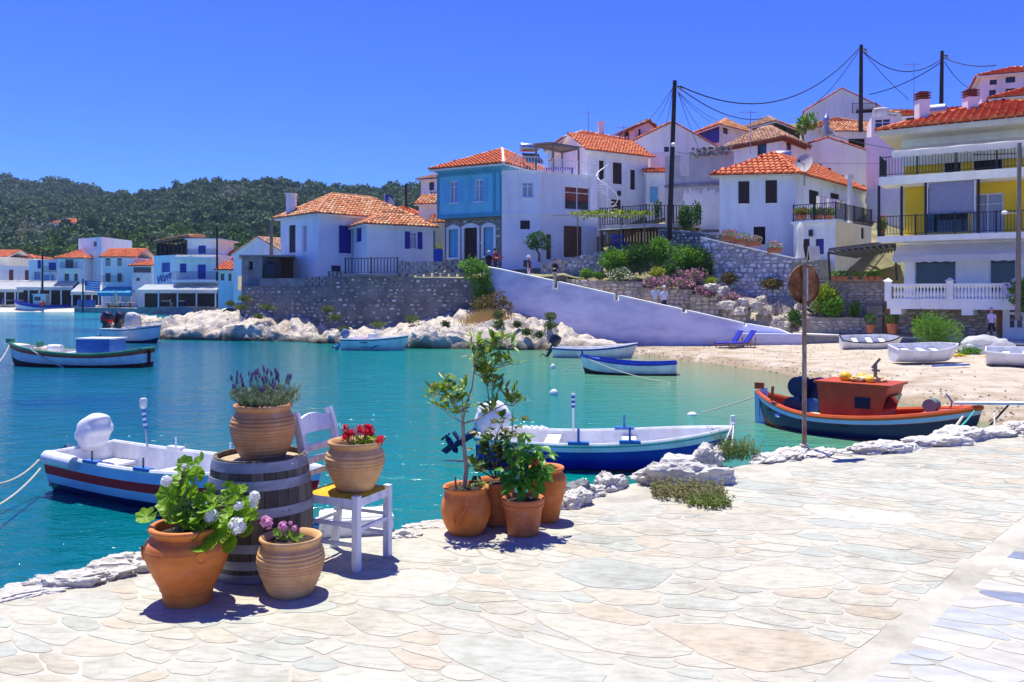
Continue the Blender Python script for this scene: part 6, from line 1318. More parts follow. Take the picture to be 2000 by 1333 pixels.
def hull(t,L,B,draft,free,bow=.35,stern=.12,sw=.75,bands=((1.0,bwhite),),inner=bwhite,rail=bwhite,floor=.05,rake=.35,double=False,n=26,nr=.035,deck=0.0,name='hull'):
 """x from stern (-L/2) to bow (+L/2), waterline at z = 0"""
 mats=[m for _,m in bands];vs_=sorted({0,1} | {v for v,_ in bands} | {.04,.1,.18,.28,.4,.55,.7,.85});nv=len(vs_)
 def half(s):
  if double and s<.45:return B/2*max(.02,math.sin(max(0,s/.45) ** .75*math.pi/2))
  if s<.45:return B/2*(sw+(1-sw)*math.sin(s/.45*math.pi/2))
  return B/2*max(.012,math.cos(((s-.45)/.55) ** 1.7*math.pi/2) ** .85)
 def sheer(s):return free+bow*max(0,(s-.35)/.65) ** 2+stern*max(0,(.35-s)/.35) ** 2
 def keel(s):return-draft*(1-max(0,(s-.82)/.18) ** 2*.85)*((1-max(0,(.15-s)/.15) ** 2*.8) if double else 1)
 def pt(s,v,sd,ins=0.0):
  k,h=keel(s),sheer(s);y=half(s)*math.sin(v*math.pi/2) ** .62;z=k+(h-k)*v ** 1.55
  x=-L/2+L*s+rake*(v-.3)*s ** 6-(rake*.7*(v-.3)*(1-s) ** 6 if double else 0)
  return (x-(ins*.8 if s>.93 else 0),sd*max(0.004,y-ins),z)
 mb=MB();S=[i/n for i in range(n+1)]
 for sd in (1,-1):
  o=len(mb.v);mb.v+=[pt(s,v,sd) for s in S for v in vs_]
  for i in range(n):
   for j in range(nv-1):
    vm=(vs_[j]+vs_[j+1])/2;mi=next(k for k,(e,_) in enumerate(bands) if vm<=e);f=(o+i*nv+j,o+(i+1)*nv+j,o+(i+1)*nv+j+1,o+i*nv+j+1)
    mb.f.append(f if sd<0 else f[::-1]);mb.m.append(mi)
 for j in range(nv-1):  # transom
  vm=(vs_[j]+vs_[j+1])/2;mb.mi=next(k for k,(e,_) in enumerate(bands) if vm<=e);mb.quad(pt(0,vs_[j],1),pt(0,vs_[j],-1),pt(0,vs_[j+1],-1),pt(0,vs_[j+1],1))
 h=mb.build(name,mats,t,True,True,50)
 # inside: planking down to the floor
 mb=MB();vi=[1.0,.85,.7,.55]
 for sd in (1,-1):
  o=len(mb.v);mb.v+=[(lambda p:(p[0],p[1],max(p[2],floor)))(pt(max(.012,min(.97,s)),v,sd,.05)) for s in S for v in vi]
  for i in range(n):
   for j in range(3):
    f=(o+i*4+j,o+(i+1)*4+j,o+(i+1)*4+j+1,o+i*4+j+1);mb.f.append(f if sd<0 else f[::-1]);mb.m.append(0)
 a=[(lambda p:(p[0],p[1],max(p[2],floor)))(pt(max(.012,min(.97,s)),.55,1,.05)) for s in S];b=[(lambda p:(p[0],p[1],max(p[2],floor)))(pt(max(.012,min(.97,s)),.55,-1,.05)) for s in S]
 for i in range(n):mb.quad(b[i],b[i+1],a[i+1],a[i])
 p0,p1=pt(.012,1,1,.05),pt(.012,1,-1,.05);mb.quad(p0,p1,(p1[0],p1[1],floor),(p0[0],p0[1],floor));mb.build('inside',inner,t,True,True)
 for sd in (1,-1):g=MB();g.tube([Vector(pt(s,1,sd,.02))+Vector((0,0,.01)) for s in S],nr,6);g.build('gunwale',rail,t,True,True)
 g=MB();g.tube([Vector(pt(0,1,1,.02)),Vector(pt(0,1,-1,.02))],nr,6);g.build('gunwale',rail,t,True,True)
 if deck:  # short foredeck
  g=MB();ss=[1-deck+deck*i/6 for i in range(7)];l_=[pt(min(s,.985),1,1,.03) for s in ss];r_=[pt(min(s,.985),1,-1,.03) for s in ss]
  for i in range(6):g.quad(r_[i],r_[i+1],l_[i+1],l_[i])
  g.quad(r_[0],l_[0],(l_[0][0],l_[0][1],l_[0][2]-.2),(r_[0][0],r_[0][1],r_[0][2]-.2));g.build('foredeck',inner,t,False,True)
 return pt
def thwart(t,pt,s,z,m,w_=.24,drop=None):
 a,b=pt(s,.8,1,.03),pt(s,.8,-1,.03);mb=MB();mb.box(a[0]-w_/2,a[0]+w_/2,b[1],a[1],z,z+.035);mb.build('thwart',m,t,local=True)
def outboard(t,x,y,z,tilt,k,cowl,leg,cover=None,stripe=None,rz=0):
 """motor clamped to the transom; tilt swings the leg up behind"""
 Mx=Matrix.Translation((x,y,z))@Matrix.Rotation(R(rz),4,'Z')@Matrix.Rotation(R(tilt),4,'Y')@Matrix.Scale(k,4)
 mb=MB();prof=[(.10,.06),(.15,.10),(.165,.25),(.155,.40),(.11,.48),(.03,.50)];mb.lathe(prof,16);mb.v=[tuple(Mx@Vector((v[0]*1.45-.05,v[1],v[2]))) for v in mb.v];c=mb.build('outboard_motor',cowl,t,True,True)
 if stripe:mb=MB();mb.lathe([(.168,.22),(.172,.24),(.172,.30),(.166,.32)],16,cap0=False,cap1=False);mb.v=[tuple(Mx@Vector((v[0]*1.45-.05,v[1],v[2]))) for v in mb.v];mb.build('motor_stripe',stripe,c,True,True)
 mb=MB();mb.tube([Vector((0,0,.1)),Vector((-.02,0,-.2)),Vector((-.03,0,-.55)),Vector((-.03,0,-.68))],[.11,.075,.06,.05],10);mb.box(-.26,.10,-.09,.09,-.50,-.47);mb.tube([(-.26,0,-.66),(-.2,0,-.66),(.06,0,-.66),(.12,0,-.66)],[.03,.06,.06,.01],10);mb.obox((-.1,-.012,-.9),(.12,0,.05),(0,.024,0),(-.02,0,.24));mb.box(0,.13,-.08,.08,-.22,.12)
 mb.v=[tuple(Mx@Vector(v)) for v in mb.v];mb.build('leg',leg,c,True,True)
 mb=MB()
 for q in range(3):
  a=q*2.094;e=Vector((0,math.cos(a),math.sin(a)));f_=Vector((0,-math.sin(a),math.cos(a)));b0=Vector((-.27,0,-.66));mb.add([b0+e*.02,b0+e*.07+f_*.05+Vector((.03,0,0)),b0+e*.14,b0+e*.07-f_*.05-Vector((.03,0,0))],[(0,1,2,3),(3,2,1,0)])
 mb.tube([(-.30,0,-.66),(-.24,0,-.66)],.025,8);mb.v=[tuple(Mx@Vector(v)) for v in mb.v];mb.build('propeller',bdark,c,False,True)
 if cover:
  bm=bmesh.new();bmesh.ops.create_icosphere(bm,subdivisions=4,radius=1)
  for v in bm.verts:
   p=v.co;w_=1+.07*noise.noise(p*2.2+Vector((k*5,0,0)))+.05*abs(math.sin(math.atan2(p.y,p.x)*6+p.z*2))*(1 if p.z<.3 else .3)
   q=Vector((math.copysign(abs(p.x) ** .8,p.x)*.33,math.copysign(abs(p.y) ** .8,p.y)*.26,p.z*.36))*w_
   if p.z<-.35:q.x *= .82;q.y *= .82
   v.co=Mx@(q+Vector((-.04,0,.28)))
  me=bpy.data.meshes.new('motor_cover');bm.to_mesh(me);bm.free();me.materials.append(cover);me.polygons.foreach_set('use_smooth',[True]*len(me.polygons));o=bpy.data.objects.new('motor_cover',me);col.objects.link(o);o.parent=t
def place_boat(name,label,sternxy,bowxy,group=None):
 s,b=Vector(sternxy),Vector(bowxy);c=(s+b)/2;d=b-s;return thing(name,label,'boat',(c.x,c.y,0),math.atan2(d.y,d.x),group),d.length
def lrope(t,pts,r=.012,m=None,name='rope'):mb=MB();mb.tube(pts,r,5);return mb.build(name,m or ropem,t,True,True)
def rope(a,b,sag,label,r=.014,m=None):
 a,b=Vector(a),Vector(b);mb=MB();mb.tube([a.lerp(b,k/12)-Vector((0,0,sag*4*(k/12)*(1-k/12))) for k in range(13)],r,6);return single('mooring_rope',mb,m or ropem,label,'rope',smooth=True,loc=tuple(a))
def oarlock(t,p,m=None):mb=MB();mb.tube([p,Vector(p)+Vector((0,0,.14))],.014,6);mb.build('thole_pin',m or greywood,t,local=True)
def floatobj(name,label,loc,r,m,sq=.8,cat='buoy',sub=3,rough=.08):
 bm=bmesh.new();bmesh.ops.create_icosphere(bm,subdivisions=sub,radius=r)
 for v in bm.verts:v.co=Vector((v.co.x*(1+rough*noise.noise(v.co*3/r)),v.co.y,v.co.z*sq+r*sq*.35))
 me=bpy.data.meshes.new(name);bm.to_mesh(me);bm.free();me.materials.append(m);me.polygons.foreach_set('use_smooth',[True]*len(me.polygons));o=bpy.data.objects.new(name,me);col.objects.link(o);o.location=loc;return tag(o,label,cat)
# 1 red-striped boat beside the barrel
t,L=place_boat('striped_boat','white and blue motorboat with broad red stripe moored behind the barrel',(-6.95,13.6),(-2.75,11.3))
pt=hull(t,L,1.42,.22,.56,.20,.03,.86,((.60,bnavy),(.74,bpale),(.87,bred),(1.0,bpale)),bwhite,bwhite,.08,.4,nr=.035)
thwart(t,pt,.36,.30,bwhite,.34);thwart(t,pt,.66,.36,bwhite,.34);mb=MB();mb.box(-L/2+.06,-L/2+.62,-.56,.56,.30,.34);mb.build('stern_bench',bwhite,t,local=True)
mb=MB();a,b=pt(.03,1,-1),pt(.19,1,-1);k=8
for i in range(k):  # rolled white fender over the near gunwale
 pass
mb.tube([Vector(a)+Vector((0,-.03,-.02)),Vector(b)+Vector((0,-.03,-.02))],.105,10);mb.build('fender_roll',bwhite,t,True,True)
for s in (.26,.5):p=pt(s,1,-1,.03);mb=MB();mb.box(p[0]-.16,p[0]+.16,p[1]-.05,p[1]+.05,p[2]+.02,p[2]+.06);mb.build('oarlock_pad',bmid,t,local=True);oarlock(t,(p[0],p[1],p[2]+.06))
for s in (.3,.55):p=pt(s,1,1,.03);mb=MB();mb.box(p[0]-.16,p[0]+.16,p[1]-.05,p[1]+.05,p[2]+.02,p[2]+.07);mb.build('oarlock_pad',bwhite,t,local=True);oarlock(t,(p[0],p[1],p[2]+.07),bwhite)
outboard(t,-L/2-.02,.1,.62,58,.74,bgrey,bgrey,None)
bm=bmesh.new();bmesh.ops.create_icosphere(bm,subdivisions=4,radius=1)
for v in bm.verts:
 p=v.co.copy();w_=1+.05*noise.noise(p*1.6)+.03*abs(math.sin(math.atan2(p.y,p.x)*4+p.z*1.5))*(1-p.z)*.6;q=Vector((math.copysign(abs(p.x) ** .8,p.x)*.27,math.copysign(abs(p.y) ** .8,p.y)*.24,p.z*.31))*w_
 if p.z<-.2:q.x *= 1+(p.z+.2)*.3;q.y *= 1+(p.z+.2)*.3
 q.x+=.10*(p.z+.3)+.02*math.sin(p.z*9);v.co=q+Vector((-L/2+.17,.10,.84))
me=bpy.data.meshes.new('motor_cover');bm.to_mesh(me);bm.free();me.materials.append(coverm);me.polygons.foreach_set('use_smooth',[True]*len(me.polygons));o=bpy.data.objects.new('motor_cover',me);col.objects.link(o);o.parent=t
p=pt(.17,1,1,.04);mb=MB();mb.tube([p,(p[0]-.10,p[1],p[2]+.62)],.018,8);st_=mb.build('stern_light_mast',steel,t,local=True)
for k in range(7):mb=MB();a=Vector(p).lerp(Vector((p[0]-.10,p[1],p[2]+.62)),.48+k*.07);b=Vector(p).lerp(Vector((p[0]-.10,p[1],p[2]+.62)),.48+k*.07+.068);mb.tube([a,b],.033,10);mb.build('mast_band',bwhite if k % 2 else bmid,st_,True,True)
mb=MB();a=(p[0]-.10,p[1],p[2]+.62);mb.lathe([(.035,0),(.06,.04),(.06,.14),(.045,.17)],12,a);mb.build('lamp',bwhite,st_,True,True)
lrope(t,[(-.9,-.25,.36),(-.6,-.1,.33),(-.4,-.3,.3),(-.1,-.15,.28),(.2,-.28,.26)],.022,bdark)
rope((-7.25,12.95,.52),P(-30,945,11.5),.12,'pale mooring rope from the stern of the red-striped boat');rope((-7.2,12.9,.40),P(-30,1000,10.6),.08,'lower mooring rope from the red-striped boat into the water')
# 2 royal blue boat by the olive plant
t,L=place_boat('blue_boat','royal blue and white wooden boat with covered outboard behind the potted olive',(-.56,15.5),(3.72,14.95))
pt=hull(t,L,1.6,.22,.45,.24,.08,.8,((.52,bbrown),(.89,bblue),(.965,bwhite),(1.0,bteal)),bwhite,bwhite,.12,.32)
for s in (.3,.62):thwart(t,pt,s,.36,bwhite,.26)
for s,sd in ((.42,-1),(.6,1),(.62,-1)):p=pt(s,1,sd,.03);mb=MB();mb.box(p[0]-.18,p[0]+.18,p[1]-.06,p[1]+.06,p[2]+.02,p[2]+.07);mb.build('oarlock_pad',bmid if sd<0 or s<.65 else bwhite,t,local=True);mb=MB();mb.bar((p[0],p[1],p[2]+.07),(p[0],p[1],p[2]+.3),.04);mb.build('thole_pin',bmid,t,local=True)
outboard(t,-L/2-.0,0,.58,55,.95,bnavy,bnavy,coverm)
p=pt(.38,1,1,.05);mb=MB();mb.tube([p,(p[0],p[1],p[2]+.45)],.02,8);st_=mb.build('stern_light_mast',bwhite,t,local=True)
for k in range(6):mb=MB();mb.tube([(p[0],p[1],p[2]+.45+k*.045),(p[0],p[1],p[2]+.493+k*.045)],.034,10);mb.build('mast_band',bwhite if k % 2 else bblue,st_,True,True)
p=pt(1,1,1);mb=MB();mb.bar((p[0]-.06,0,p[2]-.05),(p[0]-.04,0,p[2]+.22),.07);mb.bar((p[0]-.05,-.14,p[2]+.08),(p[0]-.05,.14,p[2]+.08),.05);mb.build('bow_post',bwhite,t,local=True)
for k in range(6):lrope(t,[(-1.7+k*.12,.45+.1*math.sin(k),.52),(-1.6+k*.1,.55,.56),(-1.5+k*.11,.42,.53)],.03,bwhite)
w0=t.matrix_basis@Vector((p[0]-.05,0,p[2]+.05));rope(w0,quay_at(1408,892)+Vector((0,.1,.02)),.02,'white bow rope tying the royal blue boat to the quay');rope(w0+Vector((.02,-.02,0)),quay_at(1432,893)+Vector((0,.1,.02)),.03,'second bow rope of the royal blue boat')
# 3 fishing boat with rust-red cabin
t,L=place_boat('fishing_boat','navy fishing boat with orange gunwale and rust-red cabin by the quay',(5.95,19.9),(9.2,17.0))
L2=L
pt=hull(t,L,1.9,.35,.42,.36,.30,.3,((.60,brust),(.89,bnavy),(.90,brust),(.965,bpale),(1.0,borange)),brust,borange,.15,.35,double=True,nr=.05,deck=.22)
mb=MB();z0=.30;prof=[(-.62,.15),(.72,.15),(.62,.55),(.78,1.10),(-.72,1.10)];mb.add([(x,-.52,z) for x,z in prof]+[(x,.52,z) for x,z in prof],[tuple(range(5)),tuple(range(5,10))[::-1]]+[(i,i+5,(i+1) % 5+5,(i+1) % 5) for i in range(5)]);cb=mb.build('cabin',brust,t,local=True)
mb=MB();mb.box(-.78,.84,-.58,.58,1.103,1.15);mb.build('cabin_roof',brust,cb,local=True)
mb=MB();mb.obox((.652,-.4,.62),(0,.8,0),(.12,0,.28),(.012,0,-.004));mb.build('windscreen',glass,cb,local=True);mb=MB();mb.box(.1,.42,-.535,-.522,.62,.86);mb.build('cabin_window',glass,cb,local=True)
for q in range(3):mb=MB();mb.tube([(-.1+q*.28,-.1+.14*q,1.10),(-.02+q*.28,.05+.1*q,1.12)],.001,4);
for k,(x,y,r_) in enumerate(((-.25,-.1,.13),(.02,.15,.11),(.3,-.2,.09))):o=floatobj('yellow_float',('largest','middle-sized','smallest')[k]+' yellow float on the rust-red cabin roof',(0,0,0),r_,M('yellow_float_plastic',(.72,.42,.01),(.82,.52,.02),rough=.4),.9,'float');o['group']='yellow floats on the cabin roof';o.location=t.matrix_basis@Vector((x,y,1.15+r_*.3))
me=rockmesh('net_heap',(.4,.3,.11),77,4,.5,M('yellow_net',(.60,.30,.02),(.74,.60,.36),rough=.85,scale=7,bump=1,bscale=40));o=bpy.data.objects.new('net_heap',me);col.objects.link(o);o.location=t.matrix_basis@Vector((.15,.05,1.14));tag(o,'yellow and white netting heaped on the rust-red cabin','net')
mb=MB();mb.bar((.35,0,1.15),(.35,0,1.55),.06);mb.bar((.28,0,1.45),(.45,0,1.66),.045);mb.bar((.28,0,1.40),(.44,0,1.40),.04);mb.build('mast_head',greywood,cb,local=True)
# net hauler drums
def drum(x,y,z,r_,m,rz=0):
 mb=MB();mb.lathe([(r_,0),(r_*.95,.04),(r_*.35,.10),(r_*.3,.16),(r_*.35,.22),(r_*.95,.28),(r_,.32)],24);Q=Matrix.Rotation(R(90),3,'X');mb.v=[tuple(Q@Vector(v)+Vector((x,y+.16,z))) for v in mb.v];return mb.build('hauler_drum',m,t,True,True)
drum(-1.25,-.15,.95,.23,bnavy);drum(-.95,.1,.92,.23,bnavy);drum(-1.3,-.3,.52,.22,bnavy);drum(-1.02,.0,.5,.2,bmid);mb=MB();mb.bar((-1.1,0,.2),(-1.1,0,.95),.12);mb.bar((-1.2,0,.75),(-.62,.1,.68),.08);mb.build('hauler_post',bdark,t,local=True)
drum(1.45,.1,.74,.14,M('grey_green_drum',(.20,.26,.24)));mb=MB();mb.bar((1.4,.1,.5),(1.45,.1,.78),.1);mb.tube([(1.62,.1,.62),(1.8,.1,.68),(1.84,.1,.85),(1.72,.1,1.0)],.02,6);mb.build('winch_stand',steel,t,local=True)
p=pt(0,1,1);mb=MB();mb.obox((-L/2-.22,-.03,-.28),(.30,0,.1),(0,.06,0),(-.02,0,1.02));mb.build('rudder',bpale,t,local=True);mb=MB();mb.box(-L/2-.24,-L/2-.02,-.032,.032,.80,.95);mb.build('rudder_head',brust,t,local=True)
p=pt(1,1,1);mb=MB();mb.bar((p[0]-.5,0,p[2]+.06),(p[0]+.75,0,p[2]+.16),.30,.045);mb.build('bow_platform',bwhite,t,local=True);mb=MB();mb.bar((p[0]-.05,0,.2),(p[0]+.45,0,p[2]+.1),.035);mb.build('platform_stay',bdark,t,local=True)
o=rockmesh('blue_tarpaulin',(.45,.4,.12),3,3,.3,M('lilac_tarpaulin',(.26,.26,.62),(.36,.36,.72),rough=.6));ob=bpy.data.objects.new('tarpaulin',o);col.objects.link(ob);ob.location=t.matrix_basis@Vector((-1.5,-.2,.26));tag(ob,'crumpled lilac tarpaulin in the stern of the fishing boat','tarpaulin')
o=rockmesh('fishing_net',(.4,.35,.16),5,3,.4,M('cream_net',(.55,.48,.24),(.68,.62,.38),rough=.9));ob=bpy.data.objects.new('fishing_net',o);col.objects.link(ob);ob.location=t.matrix_basis@Vector((-.75,-.3,.2));tag(ob,'cream fishing net lying before the rust-red cabin','net')
for s in (.1,.3,.5):p=pt(s,.86,-1);mb=MB();mb.box(p[0]-.09,p[0]+.09,p[1]-.012,p[1]+.03,p[2]-.015,p[2]+.015);mb.build('scupper',bdark,t,local=True)
mb=MB();mb.bar((-1.75,-.55,.62),(-1.72,-.55,.95),.05);mb.build('stern_post',brust,t,local=True)
w0=t.matrix_basis@Vector((-L/2+.1,0,.75));fl=sea_at(1352,812);rope(w0,fl+Vector((.25,0,.08)),.03,'mooring line from the fishing boat stern to the pale float',.018);floatobj('mooring_float','pale blue-white mooring float with line to the fishing boat',fl+Vector((0,0,-.02)),.12,bwhite,.7)
w1=t.matrix_basis@Vector((L/2+.1,0,.72));rope(w1,quay_at(1845,868)+Vector((0,.1,0)),.05,'turquoise bow rope of the fishing boat',.016,M('turquoise_rope',(.05,.42,.36)));rope(w1+Vector((-.35,-.2,-.1)),quay_at(1850,868)+Vector((0,.1,0)),.01,'pale rope hanging from the fishing boat bow',.025);rope(w1+Vector((.4,0,0)),quay_at(1950,846)+Vector((0,.1,0)),.1,'brown rope from the bow platform to the quay')
# 4 white rowing boat with blue gunwale
t,L=place_boat('rowing_boat','white wooden rowing boat with royal blue gunwale floating in the bay',(6.15,31.6),(2.75,32.2));pt=hull(t,L,1.35,.18,.40,.28,.06,.72,((.54,bbrown),(.95,bwhite),(1.0,bblue)),bmid,bblue,.1,.2,nr=.03,deck=.18)
for s in (.3,.55):thwart(t,pt,s,.3,bmid)
for s,sd in ((.35,1),(.6,-1),(.62,1)):oarlock(t,pt(s,1,sd,.03),brown)
p=pt(1,1,1);w0=t.matrix_basis@Vector((p[0],0,p[2]));mb=MB();mb.bar((p[0]-.08,0,p[2]-.05),(p[0]-.06,0,p[2]+.16),.06);mb.build('bow_post',bblue,t,local=True);rope(w0,sea_at(1310,748),.15,'pale rope slanting from the rowing boat bow into the water',.014);rope(w0,sea_at(1082,722),.25,'thin line from the rowing boat bow to the small white buoy',.01)
# 5 white boat with black outboard
t,L=place_boat('outboard_dinghy','pale blue-white dinghy with navy gunwale and raised black outboard',(1.98,40.2),(5.65,39.6));pt=hull(t,L,1.5,.2,.42,.26,.05,.82,((.30,bpale),(.92,bwhite),(1.0,bblue)),bwhite,bwhite,.12,.35,nr=.03)
for s in (.3,.58):thwart(t,pt,s,.32,bwhite)
outboard(t,-L/2-.02,0,.5,28,1.15,bdark,bdark)
# 6 speedboat with swoosh
t,L=place_boat('speedboat','white speedboat with blue swoosh on its side below the grey wall',(-9.0,45.3),(-5.72,44.9));pt=hull(t,L,1.6,.2,.58,.18,.0,.88,((.94,bwhite),(1.0,bnavy)),bwhite,bwhite,.2,.35,nr=.04,deck=.3)
mb=MB();mb.box(-.25,.25,-.3,.3,.2,.85);mb.obox((.22,-.3,.85),(0,.6,0),(-.12,0,.22),(.02,0,.01));mb.build('console',bwhite,t,local=True);mb=MB();mb.box(-1.1,-.45,-.6,.6,.45,.62);mb.build('seat',M('mauve_cushion',(.35,.2,.4)),t,local=True);outboard(t,-L/2-.03,0,.6,30,1.0,bgrey,bmid)
mb=MB();pts_=[(.30,.60),(.42,.66),(.5,.60),(.62,.72),(.80,.78),(.62,.66),(.52,.53),(.44,.60)];pv=[Vector(pt(s,v,-1))+Vector((0,-.012,0)) for s,v in pts_];mb.add(pv,[(0,1,7),(1,2,6,7),(2,3,5,6),(3,4,5)]);mb.build('swoosh',bmid,t,local=True)
mb=MB();pv=[Vector(pt(s,v,-1))+Vector((0,-.012,0)) for s,v in ((.34,.84),(.46,.84),(.46,.88),(.34,.88))];mb.add(pv,[(0,1,2,3)]);mb.build('name_strip',bnavy,t,local=True)
# 7 long white boat with green rail
t,L=place_boat('green_railed_boat','long white boat with green gunwale, brown stripe and blue engine box',(-15.05,34.9),(-21.2,35.9));pt=hull(t,L,1.9,.25,.55,.40,.22,.55,((.57,bbrown),(.86,bwhite),(.95,brust),(1.0,bgreen)),bwhite,bgreen,.15,.3,nr=.04,deck=.1)
mb=MB();mb.box(-1.75,-.25,-.55,.55,.15,1.12);bx=mb.build('engine_box',bmid,t,local=True);mb=MB();mb.box(-1.8,-.2,-.6,.6,1.122,1.18);mb.build('box_lid',bwhite,bx,local=True)
mb=MB();mb.lathe([(.05,-.35),(.14,-.3),(.16,0),(.14,.3),(.05,.35)],14);mb.v=[(z+1.2,y-.1,x+.72) for x,y,z in mb.v];mb.f=[f[::-1] for f in mb.f];mb.build('fender',bwhite,t,True,True);p=pt(1,1,1);mb=MB();mb.box(p[0]-.2,p[0]+.06,-.1,.1,p[2]-.02,p[2]+.16);mb.build('bow_block',bgreen,t,local=True);mb=MB();mb.box(1.9,2.1,-.3,-.1,.72,.98);mb.build('bollard',bgreen,t,local=True)
for s in (.35,.6):thwart(t,pt,s,.5,bwhite,.3)
mb=MB();mb.obox((-L/2-.1,-.03,.1),(.18,0,0),(0,.06,0),(-.04,0,.62));mb.build('rudder',bbrown,t,local=True)
o=rockmesh('net_heap',(.5,.35,.16),8,3,.4,M('beige_net',(.45,.38,.30),(.60,.52,.44),rough=.95));ob=bpy.data.objects.new('net_heap',o);col.objects.link(ob);ob.location=t.matrix_basis@Vector((1.75,-.3,.58));tag(ob,'beige netting on the green-railed boat','net')
w0=t.matrix_basis@Vector((p[0]-.1,0,p[2]));rope(w0,P(-25,718,33),.3,'grey mooring rope leading left from the green-railed boat',.03);w0=t.matrix_basis@Vector((1.55,.95,.75));rope(w0+Vector((0,0,0)),sea_at(124,718),.05,'pale rope hanging from the side of the green-railed boat',.03)
# 8 white boat with two black outboards
t,L=place_boat('twin_engine_boat','white clinker motorboat with canvas-covered console and two black outboards',(-25.0,52.8),(-21.4,51.0));pt=hull(t,L,1.9,.25,.80,.25,.0,.86,((.50,bnavy),(.95,bwhite),(1.0,bnavy)),bwhite,bwhite,.25,.4,nr=.05,deck=.25)
o=rockmesh('console_cover',(.42,.5,.72),11,3,.15,M('grey_beige_canvas',(.45,.43,.42),(.56,.54,.52),rough=.9));ob=bpy.data.objects.new('console_cover',o);col.objects.link(ob);ob.parent=t;ob.location=(-.1,0,.85)
outboard(t,-L/2-.05,.4,.95,35,1.9,bdark,bdark,stripe=None);outboard(t,-L/2-.05,-.42,.95,25,1.9,bdark,bdark,stripe=bred)
mb=MB();pts_=[Vector(pt(s,1,-1))+Vector((0,.05,.28)) for s in (.5,.65,.8,.92,1)]+[Vector(pt(s,1,1))+Vector((0,-.05,.28)) for s in (.92,.8,.65,.5)];mb.tube(pts_,.025,6);mb.build('bow_rail',steel,t,True,True)
# 9 far boat
t,L=place_boat('far_fishing_boat','small white and blue fishing boat with white wheelhouse at the far quay',(-69.6,133),(-77.4,132));pt=hull(t,L,2.5,.4,.9,.9,.1,.7,((.5,bnavy),(.82,bwhite),(1.0,bblue)),bmid,bblue,.4,.6,nr=.08,deck=.2)
mb=MB();mb.box(-.6,1.2,-.8,.8,.5,2.6);c_=mb.build('wheelhouse',bwhite,t,local=True);mb=MB();mb.box(-.7,1.35,-.9,.9,2.603,2.75);mb.build('wheelhouse_roof',bwhite,c_,local=True);mb=MB();mb.box(.1,1.0,.801,.82,1.7,2.3);mb.build('window',glass,c_,local=True);mb=MB();mb.bar((.8,0,2.75),(.2,0,4.6),.08);mb.build('mast',bwhite,t,local=True)
floatobj('red_buoy','round red buoy hanging on the far fishing boat',t.matrix_basis@Vector((-.3,1.3,1.1)),.38,M('red_buoy_plastic',(.62,.09,.02),rough=.4),1.0)
# buoys
floatobj('white_buoy','small white buoy at the end of the rowing boat line',sea_at(1080,721),.1,bwhite,1.5);floatobj('square_buoy','squarish white plastic canister buoy near the royal blue boat',sea_at(1082,772),.12,bwhite,1.1,sub=3,rough=.5)
o=floatobj('orange_buoy','orange float drifting left of the potted olive',sea_at(848,757),.13,M('orange_float',(.68,.10,.015),rough=.4),.8);o=floatobj('cork_float','little brown float beside the orange one',sea_at(861,757),.06,brown2,.6);floatobj('yellow_buoy','bright yellow buoy beside the clinker motorboat',sea_at(233,672),.32,MATS['yellow_float_plastic'],.8);floatobj('pale_buoy','tiny pale buoy on the far bright water',sea_at(23,607),.5,bwhite,.7)
# dinghies on the beach
def dinghy(label,c,L,rz,roll,m_in=bwhite,edge=bwhite):
 t=thing('beached_dinghy',label,'boat',c,rz);pt=hull(t,L,1.15,.12,.42,.14,.03,.7,((1.0,bwhite),),m_in,edge,.08,.25,nr=.03);t.rotation_euler=(R(roll),0,rz)
 for s in (.25,.5,.72):thwart(t,pt,s,.26,m_in)
 return t
p=P(1697,690,40.5);dinghy('white dinghy with dark edge lying tilted below the walkway',(p.x,p.y,.46),2.6,R(-8),20,bwhite,bdark);p=P(1802,712,33.0);dinghy('white dinghy on the sand in front of the feathery green bush',(p.x,p.y,.50),2.5,R(6),12);p=P(2005,725,31);dinghy('white boat half out of view on the sand beside the tarpaulin',(p.x,p.y,.5),2.6,R(-30),10)
# white tarpaulin heap, blue oar, anchor-like driftwood
p=P(1926,694,36.5);rock((p.x,p.y,.42),(1.15,.7,.55),21,'white tarpaulin-covered heap on the sand',m=awn,name='covered_heap')['category']='tarpaulin'
p=P(1868,725,31);mb=MB();mb.tube([(p.x-.9,p.y,.37),(p.x+.5,p.y+.15,.40)],.03,8);mb.obox((p.x-.1,p.y-.06,.38),(.62,.08,.01),(-.02,.14,0),(0,0,.05));single('blue_oar',mb,bmid,'blue-bladed oar lying on the sand','oar')
def hose(px0,px1,py,D,label,m):a=P(px0,py,D);b=P(px1,py+4,D);mb=MB();mb.tube([a.lerp(b,k/8)+Vector((0,.2*math.sin(k),.06*math.sin(k*1.3)+.06)) for k in range(9)],.06,7);single('hose',mb,m,label,'hose',smooth=True)
hose(1865,1945,699,35,'yellow hose lying along the weeds by the white tarpaulin',MATS['yellow_float_plastic'])
